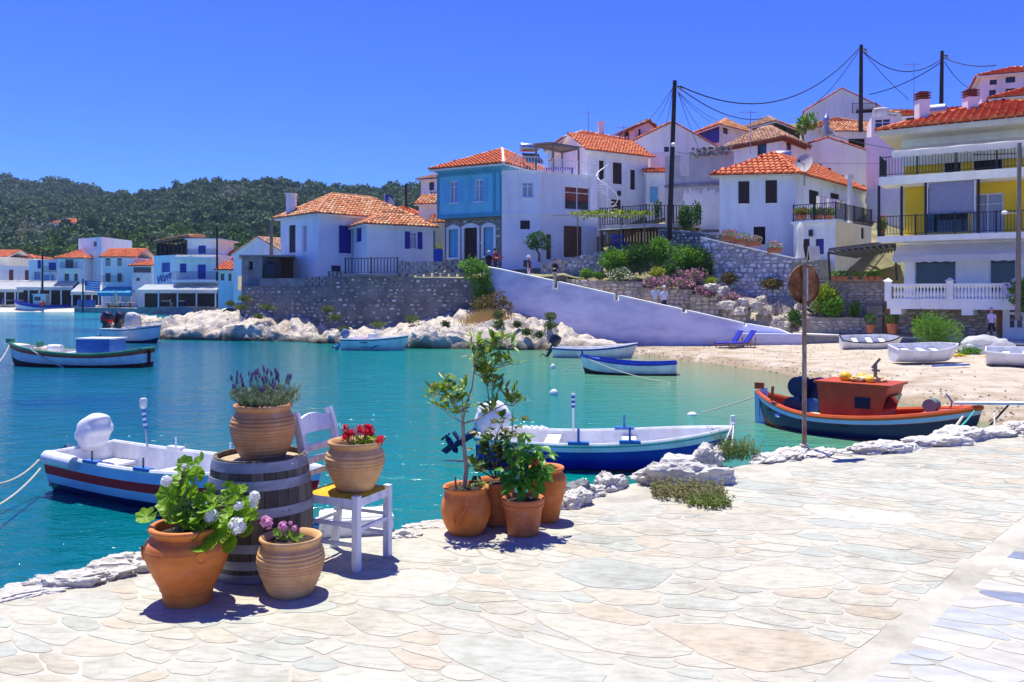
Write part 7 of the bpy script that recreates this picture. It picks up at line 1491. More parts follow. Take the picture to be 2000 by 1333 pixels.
# two blue loungers against the wall
lb=M('ultramarine_fabric',(.010,.012,.30),(.016,.02,.38),rough=.7)
for k,(px,py,D) in enumerate(((1418,681,44.2),(1443,681,43.6))):
 p=P(px,py,D);t=thing('sun_lounger','blue fabric sun lounger with raised back beside the lavender wall','sun lounger',(p.x,p.y,ZY(py,D)),R(8),'blue loungers on the beach')
 mb=MB();mb.obox((-.55,-.3,.26),(.95,0,.03),(0,.6,0),(0,0,.05));mb.build('seat',lb,t,local=True);mb=MB();mb.obox((.41,-.3,.29),(.42,0,.62),(0,.6,0),(-.04,0,.03));mb.build('backrest',lb,t,local=True)
 for x in (-.45,.35,.75):
  for y in (-.27,.27):mb=MB();mb.bar((x,y,0),(x+.05,y,.27 if x<.5 else .6),.04);mb.build('leg',oakm,t,local=True)
 for y in (-.29,.29):mb=MB();mb.bar((-.6,y,.24),(.8,y,.24),.04);mb.build('side_rail',oakm,t,local=True)
# ================================================================== FAR WATERFRONT: awnings and cafes
def cafe(label,px0,px1,D,ytop,yfront,m,depth=5,posts=5,drop=.5,z=.95):
 A,B=XY(px0,D),XY(px1,D);t=thing('cafe_awning',label,'awning',(A.x,A.y,z));zi,zo=ZY(ytop,D+depth),ZY(yfront,D);n_=10;V=[]
 for k in range(n_+1):
  a=A.lerp(B,k/n_);V+=[(a.x,a.y+depth,zi),(a.x,a.y+depth/2,(zi+zo)/2-.12*(k % 2)),(a.x,a.y,zo),(a.x,a.y,zo-drop)]
 mb=MB();mb.add(V,[(k*4+j,(k+1)*4+j,(k+1)*4+j+1,k*4+j+1)[::-1] for k in range(n_) for j in range(3)]);mb.build('canopy',m,t)
 for k in range(posts):a=A.lerp(B,(k+.1)/(posts-.8));mb=MB();mb.bar((a.x,a.y+.1,z),(a.x,a.y+.1,zo),.14);mb.build('post',framew,t)
 mb=MB();f=Fr(A+V2((0,depth-.3)),B+V2((0,depth-.3)));f.box(mb,0,(B-A).length,-.2,0,z,zi-.1);mb.build('back_panel',darkin,t)  # near-black sheet paints in the shade beneath the awning
 return t
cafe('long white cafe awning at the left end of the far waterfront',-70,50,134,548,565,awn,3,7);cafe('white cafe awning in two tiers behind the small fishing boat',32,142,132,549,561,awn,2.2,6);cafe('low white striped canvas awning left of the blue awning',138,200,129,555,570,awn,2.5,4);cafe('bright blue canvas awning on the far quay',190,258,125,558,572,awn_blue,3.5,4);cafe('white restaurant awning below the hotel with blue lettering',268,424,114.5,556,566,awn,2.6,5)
cloths=[M('tan_chair',(.42,.26,.12)),framew,royal];g=random.Random(2)
for k in range(26):
 px=g.choice([g.uniform(5,140),g.uniform(204,262),g.uniform(310,372)]);D=116.5 if px>300 else (122.5 if px>200 else 134);p=XY(px,D+g.uniform(0,2));m=cloths[0] if 200<px<300 else cloths[k % 3]
 chair('small '+('tan' if m is cloths[0] else 'white' if m is cloths[1] else 'blue')+' cafe chair on the far waterfront',(p.x,p.y,1.06 if px>268 else (.95 if px<140 else .76)),g.uniform(0,6.28),m,1.0,'cafe chairs across the bay')
for k in range(9):
 px=[15,45,75,105,212,235,255,325,355][k];D=116.8 if px>300 else (123 if px>200 else 135);p=XY(px,D);z=1.06 if px>268 else (.95 if px<140 else .76);t=thing('cafe_table','small white-clothed cafe table on the far waterfront','table',(p.x,p.y,z),0,'cafe tables across the bay');mb=MB();mb.box(-.5,.5,-.4,.4,.72,.78);mb.build('top',framew,t,local=True);mb=MB();mb.bar((0,0,0),(0,0,.72),.12);mb.build('leg',iron,t,local=True)
p=XY(226,122);t=thing('folded_parasol','folded beige parasol on the far quay','parasol',(p.x,p.y,.76));mb=MB();mb.lathe([(.32,.5),(.22,1.4),(.1,2.4),(.02,2.6)],10,(p.x,p.y,.76));mb.build('canopy',M('beige_canvas',(.6,.52,.4)),t,True);mb=MB();mb.tube([(p.x,p.y,.76),(p.x,p.y,1.4)],.05,6);mb.build('pole',greywood,t)
for k,px in enumerate((158,171,180)):p=XY(px,126.6);mb=MB();mb.lathe([(.42,0),(.5,.3),(.5,.8),(.42,1.1)],14,(p.x,p.y,.76));single('blue_drum',mb,bmid,'blue drum standing on the far quay','drum','blue drums on the far quay',True)
# ================================================================== POLES, CABLES, FLAGS, PEOPLE
def pole(label,px,D,ytop,ybase,r=.13,lean=0.0,lamp=None,arm=True,m=None):
 a=P(px,ybase,D);b=P(px+lean,ytop,D);t=thing('utility_pole',label,'pole',(a.x,a.y,a.z-.6));mb=MB();mb.tube([a-Vector((0,0,.6)),b],[r*1.15,r*.85],10);mb.build('shaft',m or polem,t,True)
 if arm:
  d=Vector((0,0,-1));mb=MB();mb.bar(b+Vector((-.05,-.1,-.35)),b+Vector((.45,-.1,-.45)),.08)
  mb.build('bracket',polem,t)
  for k in range(3):q=b+Vector((.12+.16*k,-.1,-.5-.12*k));i_=MB();i_.lathe([(.04,0),(.08,.05),(.05,.1),(.08,.15),(.04,.2)],8,q);i_.build('insulator',steel,t,True)
 if lamp:q=P(lamp[0],lamp[1],D-.2);mb=MB();lr=.55 if D<40 else .8;mb.lathe([(.05*lr,-.15*lr),(.22*lr,-.1*lr),(.24*lr,.05*lr),(.1*lr,.16*lr)],12,q);l_=mb.build('lamp',framew,t,True);mb=MB();mb.tube([q,Vector((b.x+(a.x-b.x)*.55,a.y,q.z))],.03,6);mb.build('lamp_arm',steel,l_)
 return b
T1=pole('tall dark pole with a lamp in front of the unfinished house',1307,52.8,158,452,.15,11,(1316,283));T2=pole('dark pole before the hilltop gable house',1681,72,88,244,.17,1);T3=pole('dark pole beside the thin antenna on the ridge',1838,72,100,215,.16,2)
T4=pole('grey pole in front of the yellow house',1988,38.2,280,600,.10,3,(1962,416),arm=False,m=greywood);T5=pole('pole rising behind the white house on the point',530,66,432,545,.15,0,arm=False,m=greywood);T6=pole('thin dark pole behind the striped flag',793,76,360,425,.12,0,arm=False);pole('thin pole on the far waterfront beside the blue-window house',83,132,492,600,.14,0,arm=False);pole('slim pole right of the hotel roof',424,112,442,540,.14,0,arm=False);pole('dark pole on the far quay by the awnings',162,125,545,604,.12,0,arm=False)
def cable(a,b,sag,label,r=.026):a,b=Vector(a),Vector(b);mb=MB();r *= .62;mb.tube([a.lerp(b,k/18)-Vector((0,0,sag*4*(k/18)*(1-k/18))) for k in range(19)],r,5);single('power_cable',mb,M('black_cable',(.012,.014,.02),rough=.6),label,'cable',smooth=True,loc=tuple(a))
o1=Vector((.35,0,-.35));cable(T1+o1,T2+Vector((-.2,0,-.3)),2.6,'thick sagging cable between the lamp pole and the hilltop pole',.07);cable(T1+o1-Vector((0,0,.15)),P(1490,232,74),.7,'cable from the lamp pole down to the crest roofs',.06);cable(T2+Vector((.2,0,-.6)),T3+Vector((-.2,0,-.8)),1.3,'sagging cable between the two ridge poles',.07);cable(T3+Vector((0,0,-.9)),P(1697,185,76),.4,'cable from the antenna-side pole to the hilltop gable',.07);cable(T3+Vector((.2,0,-.6)),P(1945,128,62),.3,'cable from the ridge pole to the top white house',.07);cable(T3+Vector((.2,0,-.9)),P(1900,175,70),.4,'second cable running right from the ridge pole',.05)
cable(T2+Vector((-.2,0,-.5)),P(1590,205,80),.4,'cable from the hilltop pole down left to the gable',.045);cable(T2+Vector((.1,0,-.5)),P(1775,195,74),.2,'cable from the hilltop pole down to the antenna',.045)
for k,(px,py,D) in enumerate(((1262,240,74),(1283,238,74),(1300,250,66))):cable(T1+Vector((-.1,0,-.4)),P(px,py,D),.15,['outer left service wire from the lamp pole','inner left service wire from the lamp pole','short steep left service wire from the lamp pole'][k],.03)
for k,(px,py,D) in enumerate(((1365,290,66),(1372,258,72),(1388,238,72),(1400,235,72))):cable(T1+Vector((.2,0,-.7)),P(px,py,D),.2,['steepest right service wire from the lamp pole','second service wire right of the lamp pole','third service wire right of the lamp pole','flattest of the right service wires from the lamp pole'][k],.03)
cable(P(1315,296,52.6),P(1402,302,53),.1,'wire from the lamp pole to the blue-white house',.02);cable(P(1620,262,58),P(1985,300,39),.5,'wire crossing in front of the yellow house awning',.035);cable(P(1560,317,53),P(1720,320,52),.05,'thin wire across the large blank gable',.02)
def antenna(px,D,y0,y1,label):
 a,b=P(px,y1,D),P(px,y0,D);t=thing('antenna',label,'antenna',a);mb=MB();mb.tube([a,b],.03,6);mb.build('mast',steel,t);mb=MB();mb.bar(b+Vector((-.8,0,-.2)),b+Vector((.6,0,-.2)),.03)
 for k in range(6):mb.bar(b+Vector((-.7+k*.22,-.3,-.2)),b+Vector((-.7+k*.22,.3,-.2)),.02)
 mb.build('elements',steel,t)
antenna(1149,74,217,275,'roof aerial above the white-edged orange roof');antenna(1785,68,122,222,'tall lattice antenna between the chimneys and ridge poles');antenna(1218,75,245,275,'low aerial left of the brown-trimmed house');antenna(1466,64,215,302,'thin aerial in front of the dark opening')
# flags
def flag(label,px,py,D,w_,h,pole_h,droop=True):
 b=P(px,py,D);t=thing('striped_flag',label,'flag',b);mb=MB();mb.tube([b,b+Vector((0,0,pole_h))],.03,6);mb.build('pole',framew,t);n_=8;top=b+Vector((.03,0,pole_h-.05))
 for s in range(9):
  V=[]
  for k in range(n_+1):
   u=k/n_;x=u*w_*(.45 if droop else 1);zz=-u*u*(.55 if droop else .1)*h;y=.12*math.sin(u*7)
   V+=[top+Vector((x,y,zz-h*s/9)),top+Vector((x+.03*s*(.3 if droop else 0),y,zz-h*(s+1)/9))]
  mb=MB();mb.add(V,[(2*k,2*k+1,2*k+3,2*k+2) for k in range(n_)]);mb.build('stripe',bmid if s % 2==0 else framew,t,True)
 mb=MB();c=[top+Vector((x,-.15,z)) for x,z in ((0,-.02),(w_*.16,-.06),(w_*.16,-h*.5),(0,-h*.5))];mb.add(c,[(0,3,2,1)]);mb.build('canton',royal,t)
flag('drooping blue and white striped flag behind the white house roof',752,425,68,1.6,1.1,1.9);flag('blue and white striped flag on the far quay by the awning',166,600,127,2.2,1.5,4.0,False)
# ---- people
def person(label,loc,h,yaw,shirt,legs,legm='trousers',hat=None,hair=None,arm_l=(.0,.05),arm_r=(.0,.05),stride=.12,extra=None,sleeves=True):
 """one continuous body grown on a jointed skeleton; arms: (forward reach of elbow+hand, bend 0..1)"""
 t=thing('person',label,'person',loc,yaw);k=h/1.75
 V={};E=[];Rr={}
 def v(n,p,r,par=None):
  V[n]=Vector(p)*k;Rr[n]=(r*k if not isinstance(r,tuple) else (r[0]*k,r[1]*k))
  if par:E.append((par,n))
 v('pel',(0,0,.95),(.145,.105));v('waist',(0,.0,1.10),(.135,.10),'pel');v('chest',(0,.01,1.30),(.165,.115),'waist');v('neckb',(0,.0,1.46),(.07,.065),'chest');v('neck',(0,-.015,1.52),.052,'neckb');v('jaw',(0,-.03,1.585),(.068,.075),'neck');v('head',(0,-.02,1.66),(.078,.092),'jaw');v('crown',(0,-.01,1.72),(.062,.075),'head')
 for s,nm,st in ((-1,'l',stride),(1,'r',-stride)):
  v('hip'+nm,(s*.085,0,.90),.098,'pel');v('kn'+nm,(s*.095,-st*.55-.02,.50),.062,'hip'+nm);v('cf'+nm,(s*.095,-st*.6+.025,.34),.055,'kn'+nm);v('an'+nm,(s*.095,-st+.03,.09),.038,'cf'+nm);v('toe'+nm,(s*.105,-st-.14,.035),.034,'an'+nm)
  fw,bd=arm_l if s<0 else arm_r
  v('sh'+nm,(s*.175,.0,1.40),.062,'chest');el=Vector((s*(.235),-fw*.25,1.14));v('el'+nm,el,.042,'sh'+nm);wr=el+Vector((-s*.10*bd,-.25*bd-.02,-.24*(1-bd)+.10*bd));v('wr'+nm,wr,.029,'el'+nm);dv=(wr-el).normalized();pm=wr+dv*.075;v('pm'+nm,pm,(.036,.02),'wr'+nm)
  side=dv.cross(Vector((s,0,0)));side=side.normalized() if side.length>.1 else Vector((0,1,0))
  for q,(o_,ln) in enumerate(((-.03,.07),(-.01,.085),(.011,.08),(.031,.062))):
   a=pm+dv*(ln*.5)+side*o_+Vector((-s*.008,0,0));v(f'f{q}{nm}',a,.0095,'pm'+nm);v(f'g{q}{nm}',pm+dv*ln+side*o_*1.1+Vector((-s*.025,0,0)),.008,f'f{q}{nm}')
  v('th'+nm,wr+dv*.03+side*-.05,.0105,'wr'+nm);v('ti'+nm,wr+dv*.075+side*-.065,.009,'th'+nm)
 names=list(V);me=bpy.data.meshes.new('skeleton');me.from_pydata([V[n] for n in names],[(names.index(a),names.index(b)) for a,b in E],[]);ob=bpy.data.objects.new('skeleton',me);col.objects.link(ob)
 md=ob.modifiers.new('skin','SKIN');md.use_smooth_shade=True;
 for i,n in enumerate(names):
  sv=me.skin_vertices[0].data[i];r=Rr[n];sv.radius=r if isinstance(r,tuple) else (r,r);sv.use_root=(n=='pel')
 s2=ob.modifiers.new('sub','SUBSURF');s2.levels=2;s2.render_levels=2
 bpy.context.view_layer.update();bme=bpy.data.meshes.new_from_object(ob.evaluated_get(bpy.context.evaluated_depsgraph_get()));bpy.data.objects.remove(ob)
 bme.name='body';bme.materials.clear();shoe=brown
 for m in (skin,shirt,legs,shoe):bme.materials.append(m)
 legz=.0 if legm=='trousers' else .52;idx=[]
 for p in bme.polygons:
  c=p.center/k;i=0
  arm=abs(c.x)>.2 and c.z<1.38
  if c.z>1.475:i=0
  elif arm:i=1 if c.z>(1.22 if sleeves else 1.36) else 0
  elif c.z>.97:i=1
  elif c.z>max(legz,.07):i=2 if not (abs(c.x)>.19 and c.z>.6) else 0
  elif c.z<.075:i=3
  idx.append(i)
 bme.polygons.foreach_set('material_index',idx);bme.polygons.foreach_set('use_smooth',[True]*len(bme.polygons));bo=bpy.data.objects.new('body',bme);col.objects.link(bo);bo.parent=t
 # face: nose, eyes, mouth, ears
 mb=MB();mb.add([Vector(x)*k for x in ((-.013,-.108,1.65),(.013,-.108,1.65),(0,-.135,1.632),(0,-.110,1.685))],[(0,2,3),(2,1,3),(0,1,2)]);mb.build('nose',skin,t,local=True)
 for s in (-1,1):
  mb=MB();mb.lathe([(.004,-.004),(.010,0),(.004,.004)],8,Vector((s*.03,-.105,1.672))*k);mb.build('eye',bdark,t,local=True);mb=MB();mb.lathe([(.006,-.03),(.016,0),(.008,.03)],8,Vector((s*.079,-.01,1.655))*k);mb.build('ear',skin,t,local=True)
 mb=MB();mb.bar(Vector((-.022,-.106,1.600))*k,Vector((.022,-.106,1.600))*k,.008);mb.build('mouth',M('lips',(.35,.12,.10)),t,local=True)
 if hair:mb=MB();mb.lathe([(.088,-.045),(.096,.0),(.092,.04),(.07,.075),(.03,.095),(.004,.1)],14);mb.v=[tuple((Vector((x,y*1.12+.018,z))+Vector((0,-.005,1.678)))*k) for x,y,z in mb.v];mb.build('hair',hair,t,True,True)
 if hat:
  mb=MB();kind,hm=hat;pr=[(.19,0),(.19,.012),(.1,.02),(.1,.08),(.08,.115),(.02,.125)] if kind=='sun' else [(.096,0),(.1,.03),(.09,.08),(.05,.105),(.01,.11)]
  mb.lathe(pr,16);mb.v=[tuple((Vector((x,y*1.08,z))+Vector((0,-.01,1.695)))*k) for x,y,z in mb.v]
  if kind=='cap':mb.obox(Vector((-.07,-.19,1.70))*k,(.14*k,0,0),(0,.11*k,0),(0,0,.012))
  mb.build('hat',hm,t,True,True)
 if extra:extra(t,k)
 return t
cl=lambda n,c:M(n,tuple(x*.85 for x in c),c,rough=.85,scale=5)
def pathz(px):q,z=wall_pt(px);return z-.43
hair_d=cl('dark_hair',(.02,.012,.008));hair_w=cl('white_hair',(.7,.68,.64));
q,_=wall_pt(978);person('man in dark red shirt looking at his phone by the blue house',(q.x-.35,q.y+1.2,ZY(541,52.2)),1.75,R(60),cl('dark_red_shirt',(.26,.012,.03)),cl('navy_jeans',(.02,.03,.10)),hair=hair_d,arm_l=(.6,.85),arm_r=(.6,.85),extra=lambda t,k:(lambda mb:(mb.box(-.04,.04,-.42,-.40,1.20,1.34),mb.build('phone',bdark,t,local=True)))(MB()))
q,_=wall_pt(957);person('white-haired person in dark clothes behind the ivy',(q.x-.1,q.y+1.3,ZY(545,52.5)),1.75,R(10),cl('black_top',(.015,.015,.02)),cl('dark_trousers',(.03,.03,.04)),hair=hair_w)
def scarf(t,k):mb=MB();mb.obox((-.02,-.17,.62),(.16,.02,0),(0,.03,0),(.02,.02,.72));mb.build('scarf',cl('magenta_scarf',(.55,.02,.22)),t,local=True);mb=MB();mb.box(-.15,.15,.12,.30,1.0,1.42);mb.build('backpack',bdark,t,local=True)
q,_=wall_pt(1034);person('woman in white sun hat with magenta scarf and backpack',(q.x,q.y+1.0,pathz(1034)),1.68,R(75),cl('black_vest',(.02,.02,.025)),cl('white_trousers',(.72,.72,.76)),hat=('sun',framew),hair=hair_w,extra=scarf,sleeves=False)
q,_=wall_pt(1085);person('man in black shirt and khaki trousers standing at a wall notch',(q.x,q.y+.75,ZY(564,q.y+.5)),1.78,R(40),cl('black_shirt',(.012,.014,.02)),cl('khaki_trousers',(.40,.34,.26)),hair=cl('brown_hair',(.10,.05,.03)),arm_l=(.5,.8),arm_r=(.2,.6))
q,_=wall_pt(1287);person('man in pale blue-grey shirt walking behind the lavender wall',(q.x,q.y+1.0,pathz(1287)-.2),1.74,R(-20),cl('pale_grey_shirt',(.50,.54,.68)),cl('beige_shorts',(.45,.40,.34)),'shorts',hat=('cap',cl('navy_cap',(.03,.03,.05))));q,_=wall_pt(1303);person('person in white cap and light shirt walking behind the lavender wall',(q.x,q.y+.8,pathz(1303)-.15),1.72,R(10),cl('lilac_shirt',(.56,.58,.74)),cl('navy_shorts',(.02,.025,.07)),'shorts',hat=('cap',framew),arm_l=(.1,.3))
p=P(1937,666,38.9);person('stout man in lilac shirt, dark shorts and cap by the stairway',(p.x,p.y,.80),1.55,R(-65),cl('lilac_polo',(.60,.52,.80)),cl('black_shorts',(.015,.015,.025)),'shorts',hat=('cap',cl('lilac_cap',(.5,.46,.72))),stride=.22)
# ================================================================== FOREGROUND
def clay(name,a,b,**k):return M(name,a,b,rough=k.get('rough',.62),scale=k.get('scale',4.5),bump=.25,bscale=40,c3=k.get('c3'),lo=.28,hi=.68,bdist=.004,stretch=(1,1,k.get('sz',1.8)),bloom=(k.get('bl',.42),(.62,.50,.40),7),dirt=(.6,(.55,.47,.42),5,(1,1,.4)))
clay_o=clay('orange_terracotta',(.52,.125,.018),(.72,.235,.045),c3=(.63,.175,.028),bl=.16);clay_b=clay('buff_terracotta',(.54,.27,.105),(.74,.44,.21),c3=(.64,.35,.145),bl=.3);clay_d=clay('worn_brown_terracotta',(.38,.16,.06),(.64,.32,.14),c3=(.52,.235,.09),scale=3);clay_r=clay('red_terracotta',(.50,.125,.035),(.66,.21,.065),bl=.2)
soil=M('dark_potting_soil',(.03,.02,.014),(.07,.048,.034),rough=1,scale=30,bump=1,bscale=60)
def smooth_prof(pts,n=6):
 out=[]
 for i in range(len(pts)-1):
  p0=pts[max(i-1,0)];p1=pts[i];p2=pts[i+1];p3=pts[min(i+2,len(pts)-1)]
  for k in range(n):
   t=k/n;out.append(tuple(.5*(2*p1[j]+(p2[j]-p0[j])*t+(2*p0[j]-5*p1[j]+4*p2[j]-p3[j])*t*t+(3*p1[j]-p0[j]-3*p2[j]+p3[j])*t ** 3) for j in (0,1)))
 return out+[pts[-1]]
def ribbed(prof,pitch,amp,z0,z1):
 out=[]
 for i in range(len(prof)-1):
  (r0,za),(r1,zb)=prof[i],prof[i+1];n=max(1,int(abs(zb-za)/(pitch/6)))
  for k in range(n):
   t=k/n;r,z=r0+(r1-r0)*t,za+(zb-za)*t
   if z0<z<z1:r+=amp*(abs(math.sin(math.pi*(z+.004*math.sin(z*40))/pitch))-.5)
   out.append((r,z))
 return out+[prof[-1]]
def pot(t,outer,rim_in,depth,m,wob=.006,sd=1,n=56):
 """outer profile from foot to rim, then down inside"""
 h=outer[-1][1];inner=[(rim_in,h-.004),(rim_in-.012,h-.04),(rim_in-.006,h-depth)]
 mb=MB();mb.lathe(outer+inner,n,cap1=False,wob=wob,sd=sd);p=mb.build('pot',m,t,True,True,60)
 s=MB();s.lathe([(rim_in-.004,h-depth+.002),(rim_in*.5,h-depth+.012),(.004,h-depth+.018)],24,cap0=False,cap1=False);s.build('soil',soil,p,True,True);return p
def inst_leaf(t,me,p,d,up,s,name='leaf',roll=0.0):
 d=Vector(d).normalized();x=d.cross(Vector(up));x=x.normalized() if x.length>.05 else d.orthogonal().normalized();z=x.cross(d)
 if roll:q=Quaternion(d,roll);x=q@x;z=q@z
 return inst(name,me,t,frame_m(p,x*s,d*s,z*s))
def mesh_t(name,tv,tf,m,smooth=True):mb=MB();mb.add(tv,tf);return mb.mesh(name,m,smooth)
def grow(t,pts,r,m,name='stem',n=6):mb=MB();mb.tube(pts,r,n);return mb.build(name,m,t,True,True)
def geranium_leaf(sd,m):
 g=random.Random(sd);n=33;tv=[Vector((0,0,0))];rings=3
 for j in range(1,rings+1):
  for k in range(n):
   a=math.pi*(-.5+1.0)+(k/(n-1)-.5)*2*math.pi*.93;rr=j/rings;lob=1+.07*math.cos(a*7+.4)+.03*math.cos(a*21) if j==rings else 1
   tv.append(Vector((math.cos(a)*rr*lob*.5,math.sin(a)*rr*lob*.5,.11*rr ** 2+.045*rr*math.cos(a*7+.4)+.02*rr*math.sin(a*3+sd))))
 tf=[(0,k+1,k+2) for k in range(n-1)]+[((j-1)*n+k+1,j*n+k+1,j*n+k+2,(j-1)*n+k+2) for j in range(1,rings) for k in range(n-1)]
 return mesh_t('leaf',tv,tf,m)
ger_m=M('geranium_leaf',(.11,.27,.012),(.38,.52,.030),rough=.45,scale=9,trans=.5,c3=(.20,.40,.016),lo=.3,hi=.72)
ger_me=[geranium_leaf(k,ger_m) for k in range(4)]
def petal_cluster(n,r,sd,m):
 """a round flower head made of five-petalled florets"""
 g=random.Random(sd);mb=MB()
 for i in range(n):
  ph=math.acos(1-1.5*(i+.5)/n);th=i*2.4;d=Vector((math.sin(ph)*math.cos(th),math.sin(ph)*math.sin(th),math.cos(ph)));c=d*r*g.uniform(.72,1.12);x=d.orthogonal().normalized();y=d.cross(x)
  for k in range(5):
   a=k*1.2566+g.uniform(-.2,.2);e=x*math.cos(a)+y*math.sin(a);f_=d.cross(e);s=r*g.uniform(.5,.75);mb.add([c,c+e*s*.6+f_*s*.36+d*s*.1,c+e*s+d*s*.0,c+e*s*.6-f_*s*.36+d*s*.1],[(0,1,2,3)])
 bm=bmesh.new();bmesh.ops.create_icosphere(bm,subdivisions=2,radius=r*.42);mb.add([v.co.copy() for v in bm.verts],[tuple(v.index for v in f.verts) for f in bm.faces]);bm.free()
 return mb.mesh('flower_head',m,False)
petal_w=M('white_geranium_petal',(.78,.78,.76),(.86,.86,.85),rough=.55,trans=.3);petal_p=M('pink_geranium_petal',(.66,.22,.50),(.80,.42,.66),rough=.55,scale=20,trans=.3);petal_r=M('red_geranium_petal',(.46,.003,.02),(.70,.010,.045),rough=.6,scale=20,trans=.15,spec=.1)
stem_g=M('green_stem',(.13,.20,.05),(.22,.28,.08),rough=.6,scale=12);stem_b=M('woody_brown_stem',(.12,.075,.045),(.24,.17,.11),rough=.85,scale=25,bump=.4)
# ---- barrel
bc=Vector((-1.675,5.62,QZ));BH=.775
def brad(z):s=z/BH;return .292+.052*math.sin(math.pi*min(1,max(0,s*.94+.03)))
t=thing('wine_barrel','weathered oak barrel with grey metal hoops carrying the lavender pot','barrel',bc)
stave_m=M('weathered_oak_stave',(.35,.33,.30),(1.05,1.0,.95),rough=.85,scale=7,stretch=(3.5,3.5,.35),bump=.9,bscale=9,bdist=.012,c3=(.72,.68,.64),lo=.25,hi=.75,pieces=[(.135,.115,.10),(.18,.155,.13),(.105,.09,.08),(.23,.20,.165),(.155,.135,.115)])
NS=26
for k in range(NS):
 a0,a1=2*math.pi*(k+.02)/NS,2*math.pi*(k+.98)/NS;mb=MB();Z=[BH*j/12 for j in range(13)];V=[]
 for z in Z:
  for a in (a0,(a0+a1)/2,a1):V.append((math.cos(a)*(brad(z)),math.sin(a)*(brad(z)),z))
  for a in (a1,a0):V.append((math.cos(a)*(brad(z)-.024),math.sin(a)*(brad(z)-.024),z))
 fs=[(j*5+i,j*5+(i+1) % 5,(j+1)*5+(i+1) % 5,(j+1)*5+i) for j in range(12) for i in range(5)]+[(4,3,2,1,0),tuple(60+i for i in range(5))]
 mb.add(V,fs);mb.build('stave',stave_m,t,False,True)
hoop_m=M('grey_barrel_hoop',(.20,.21,.25),(.34,.35,.40),rough=.55,metal=.35,scale=5,stretch=(1,1,3),bump=.3,bscale=30,bdist=.004,c3=(.27,.28,.33))
for z,hw in ((.735,.062),(.625,.062),(.455,.062),(.235,.058),(.125,.058),(.035,.058)):
 mb=MB();zs=[z-hw/2,z-hw*.25,z+hw*.25,z+hw/2];mb.lathe([(brad(zs[0])-.001,zs[0])]+[(brad(q)+.0045,q) for q in zs]+[(brad(zs[3])-.001,zs[3])],60,cap0=False,cap1=False);o=mb.build('hoop',hoop_m,t,True,True,30)
 mb=MB();a=-1.25+z;r_=brad(z)+.0045
 for s in (-.02,.02):mb.lathe([(.008,0),(.006,.004),(.001,.006)],8);mb.v[-24:]=[tuple(Matrix.Rotation(a+s/r_,3,'Z')@(Matrix.Rotation(R(90),3,'Y')@Vector(v)+Vector((r_,0,z)))) for v in mb.v[-24:]]
 mb.build('rivet',hoop_m,o,False,True)
head_m=M('pale_barrel_head',(.34,.24,.14),(.52,.40,.26),rough=.85,scale=8,stretch=(.5,5,1),bump=.5,bscale=14,bdist=.006)
rr_=brad(BH)-.026
for k in range(6):
 y0,y1=-rr_+2*rr_*k/6+.002,-rr_+2*rr_*(k+1)/6-.002;mb=MB();poly=[]
 ys=[y0+(y1-y0)*j/5 for j in range(6)];w_=lambda y:math.sqrt(max(0,rr_ ** 2-y*y));poly=[(w_(y),y) for y in ys]+[(-w_(y),y) for y in reversed(ys)];mb.prism(poly,BH-.055,BH-.035);mb.build('head_board',head_m,t,False,True)
# ---- lavender in a ribbed pot on the barrel
c=bc+Vector((.02,.0,BH-.034));t=thing('potted_lavender','lavender in a ribbed clay pot on top of the barrel','potted plant',c)
outer=ribbed(smooth_prof([(.137,0),(.145,.02),(.188,.11),(.208,.20),(.205,.255),(.178,.31),(.172,.325)],4),.022,.006,.03,.29)+[(.186,.338),(.192,.350),(.190,.362),(.180,.366)]
pot(t,outer,.165,.03,clay_d,sd=3)
lav_l=M('lavender_leaf',(.10,.15,.075),(.24,.30,.17),rough=.65,scale=14,trans=.25);tv,tf=leaf_t('thin');MBs=MB();g=random.Random(4)
V=[];stems=[]
for k in range(170):
 a=g.uniform(0,6.283);q=math.sqrt(g.random())*.13;b0=Vector((math.cos(a)*q,math.sin(a)*q,.335));lean=Vector((math.cos(a)*q*1.0+g.uniform(-.04,.04),math.sin(a)*q*1.0+g.uniform(-.04,.04),0));h=g.uniform(.06,.14);tip=b0+lean*.8+Vector((0,0,h));MBs.tube([b0,b0.lerp(tip,.5)+lean*.08,tip],.0022,3,False)
 for j in range(15):
  s=(j+.5)/15;p=b0.lerp(tip,s);d=Vector((g.uniform(-1,1),g.uniform(-1,1),g.uniform(.5,1.4))).normalized();x=d.orthogonal().normalized();L_=g.uniform(.028,.05);MBs.add([p-x*.0028,p+x*.0028,p+d*L_*.6+x*.0026,p+d*L_,p+d*L_*.6-x*.0026],[(0,1,2,3,4)])
o=MBs.build('foliage',lav_l,t,False,True);o['kind']='stuff'
fl_m=M('lavender_bloom',(.075,.04,.17),(.20,.12,.36),rough=.7,scale=60,trans=.2);mbf=MB()
for j in range(9):
 z=j*.0042
 for k in range(6):a=k*1.047+j*.5;r_=.0085*(1-.35*abs(j-3.5)/4.5);mbf.add([(math.cos(a)*.002,math.sin(a)*.002,z),(math.cos(a+.45)*r_,math.sin(a+.45)*r_,z+.003),(math.cos(a)*r_*1.3,math.sin(a)*r_*1.3,z+.008),(math.cos(a-.45)*r_,math.sin(a-.45)*r_,z+.003)],[(0,1,2,3)])
fme=mbf.mesh('flower_spike',fl_m)
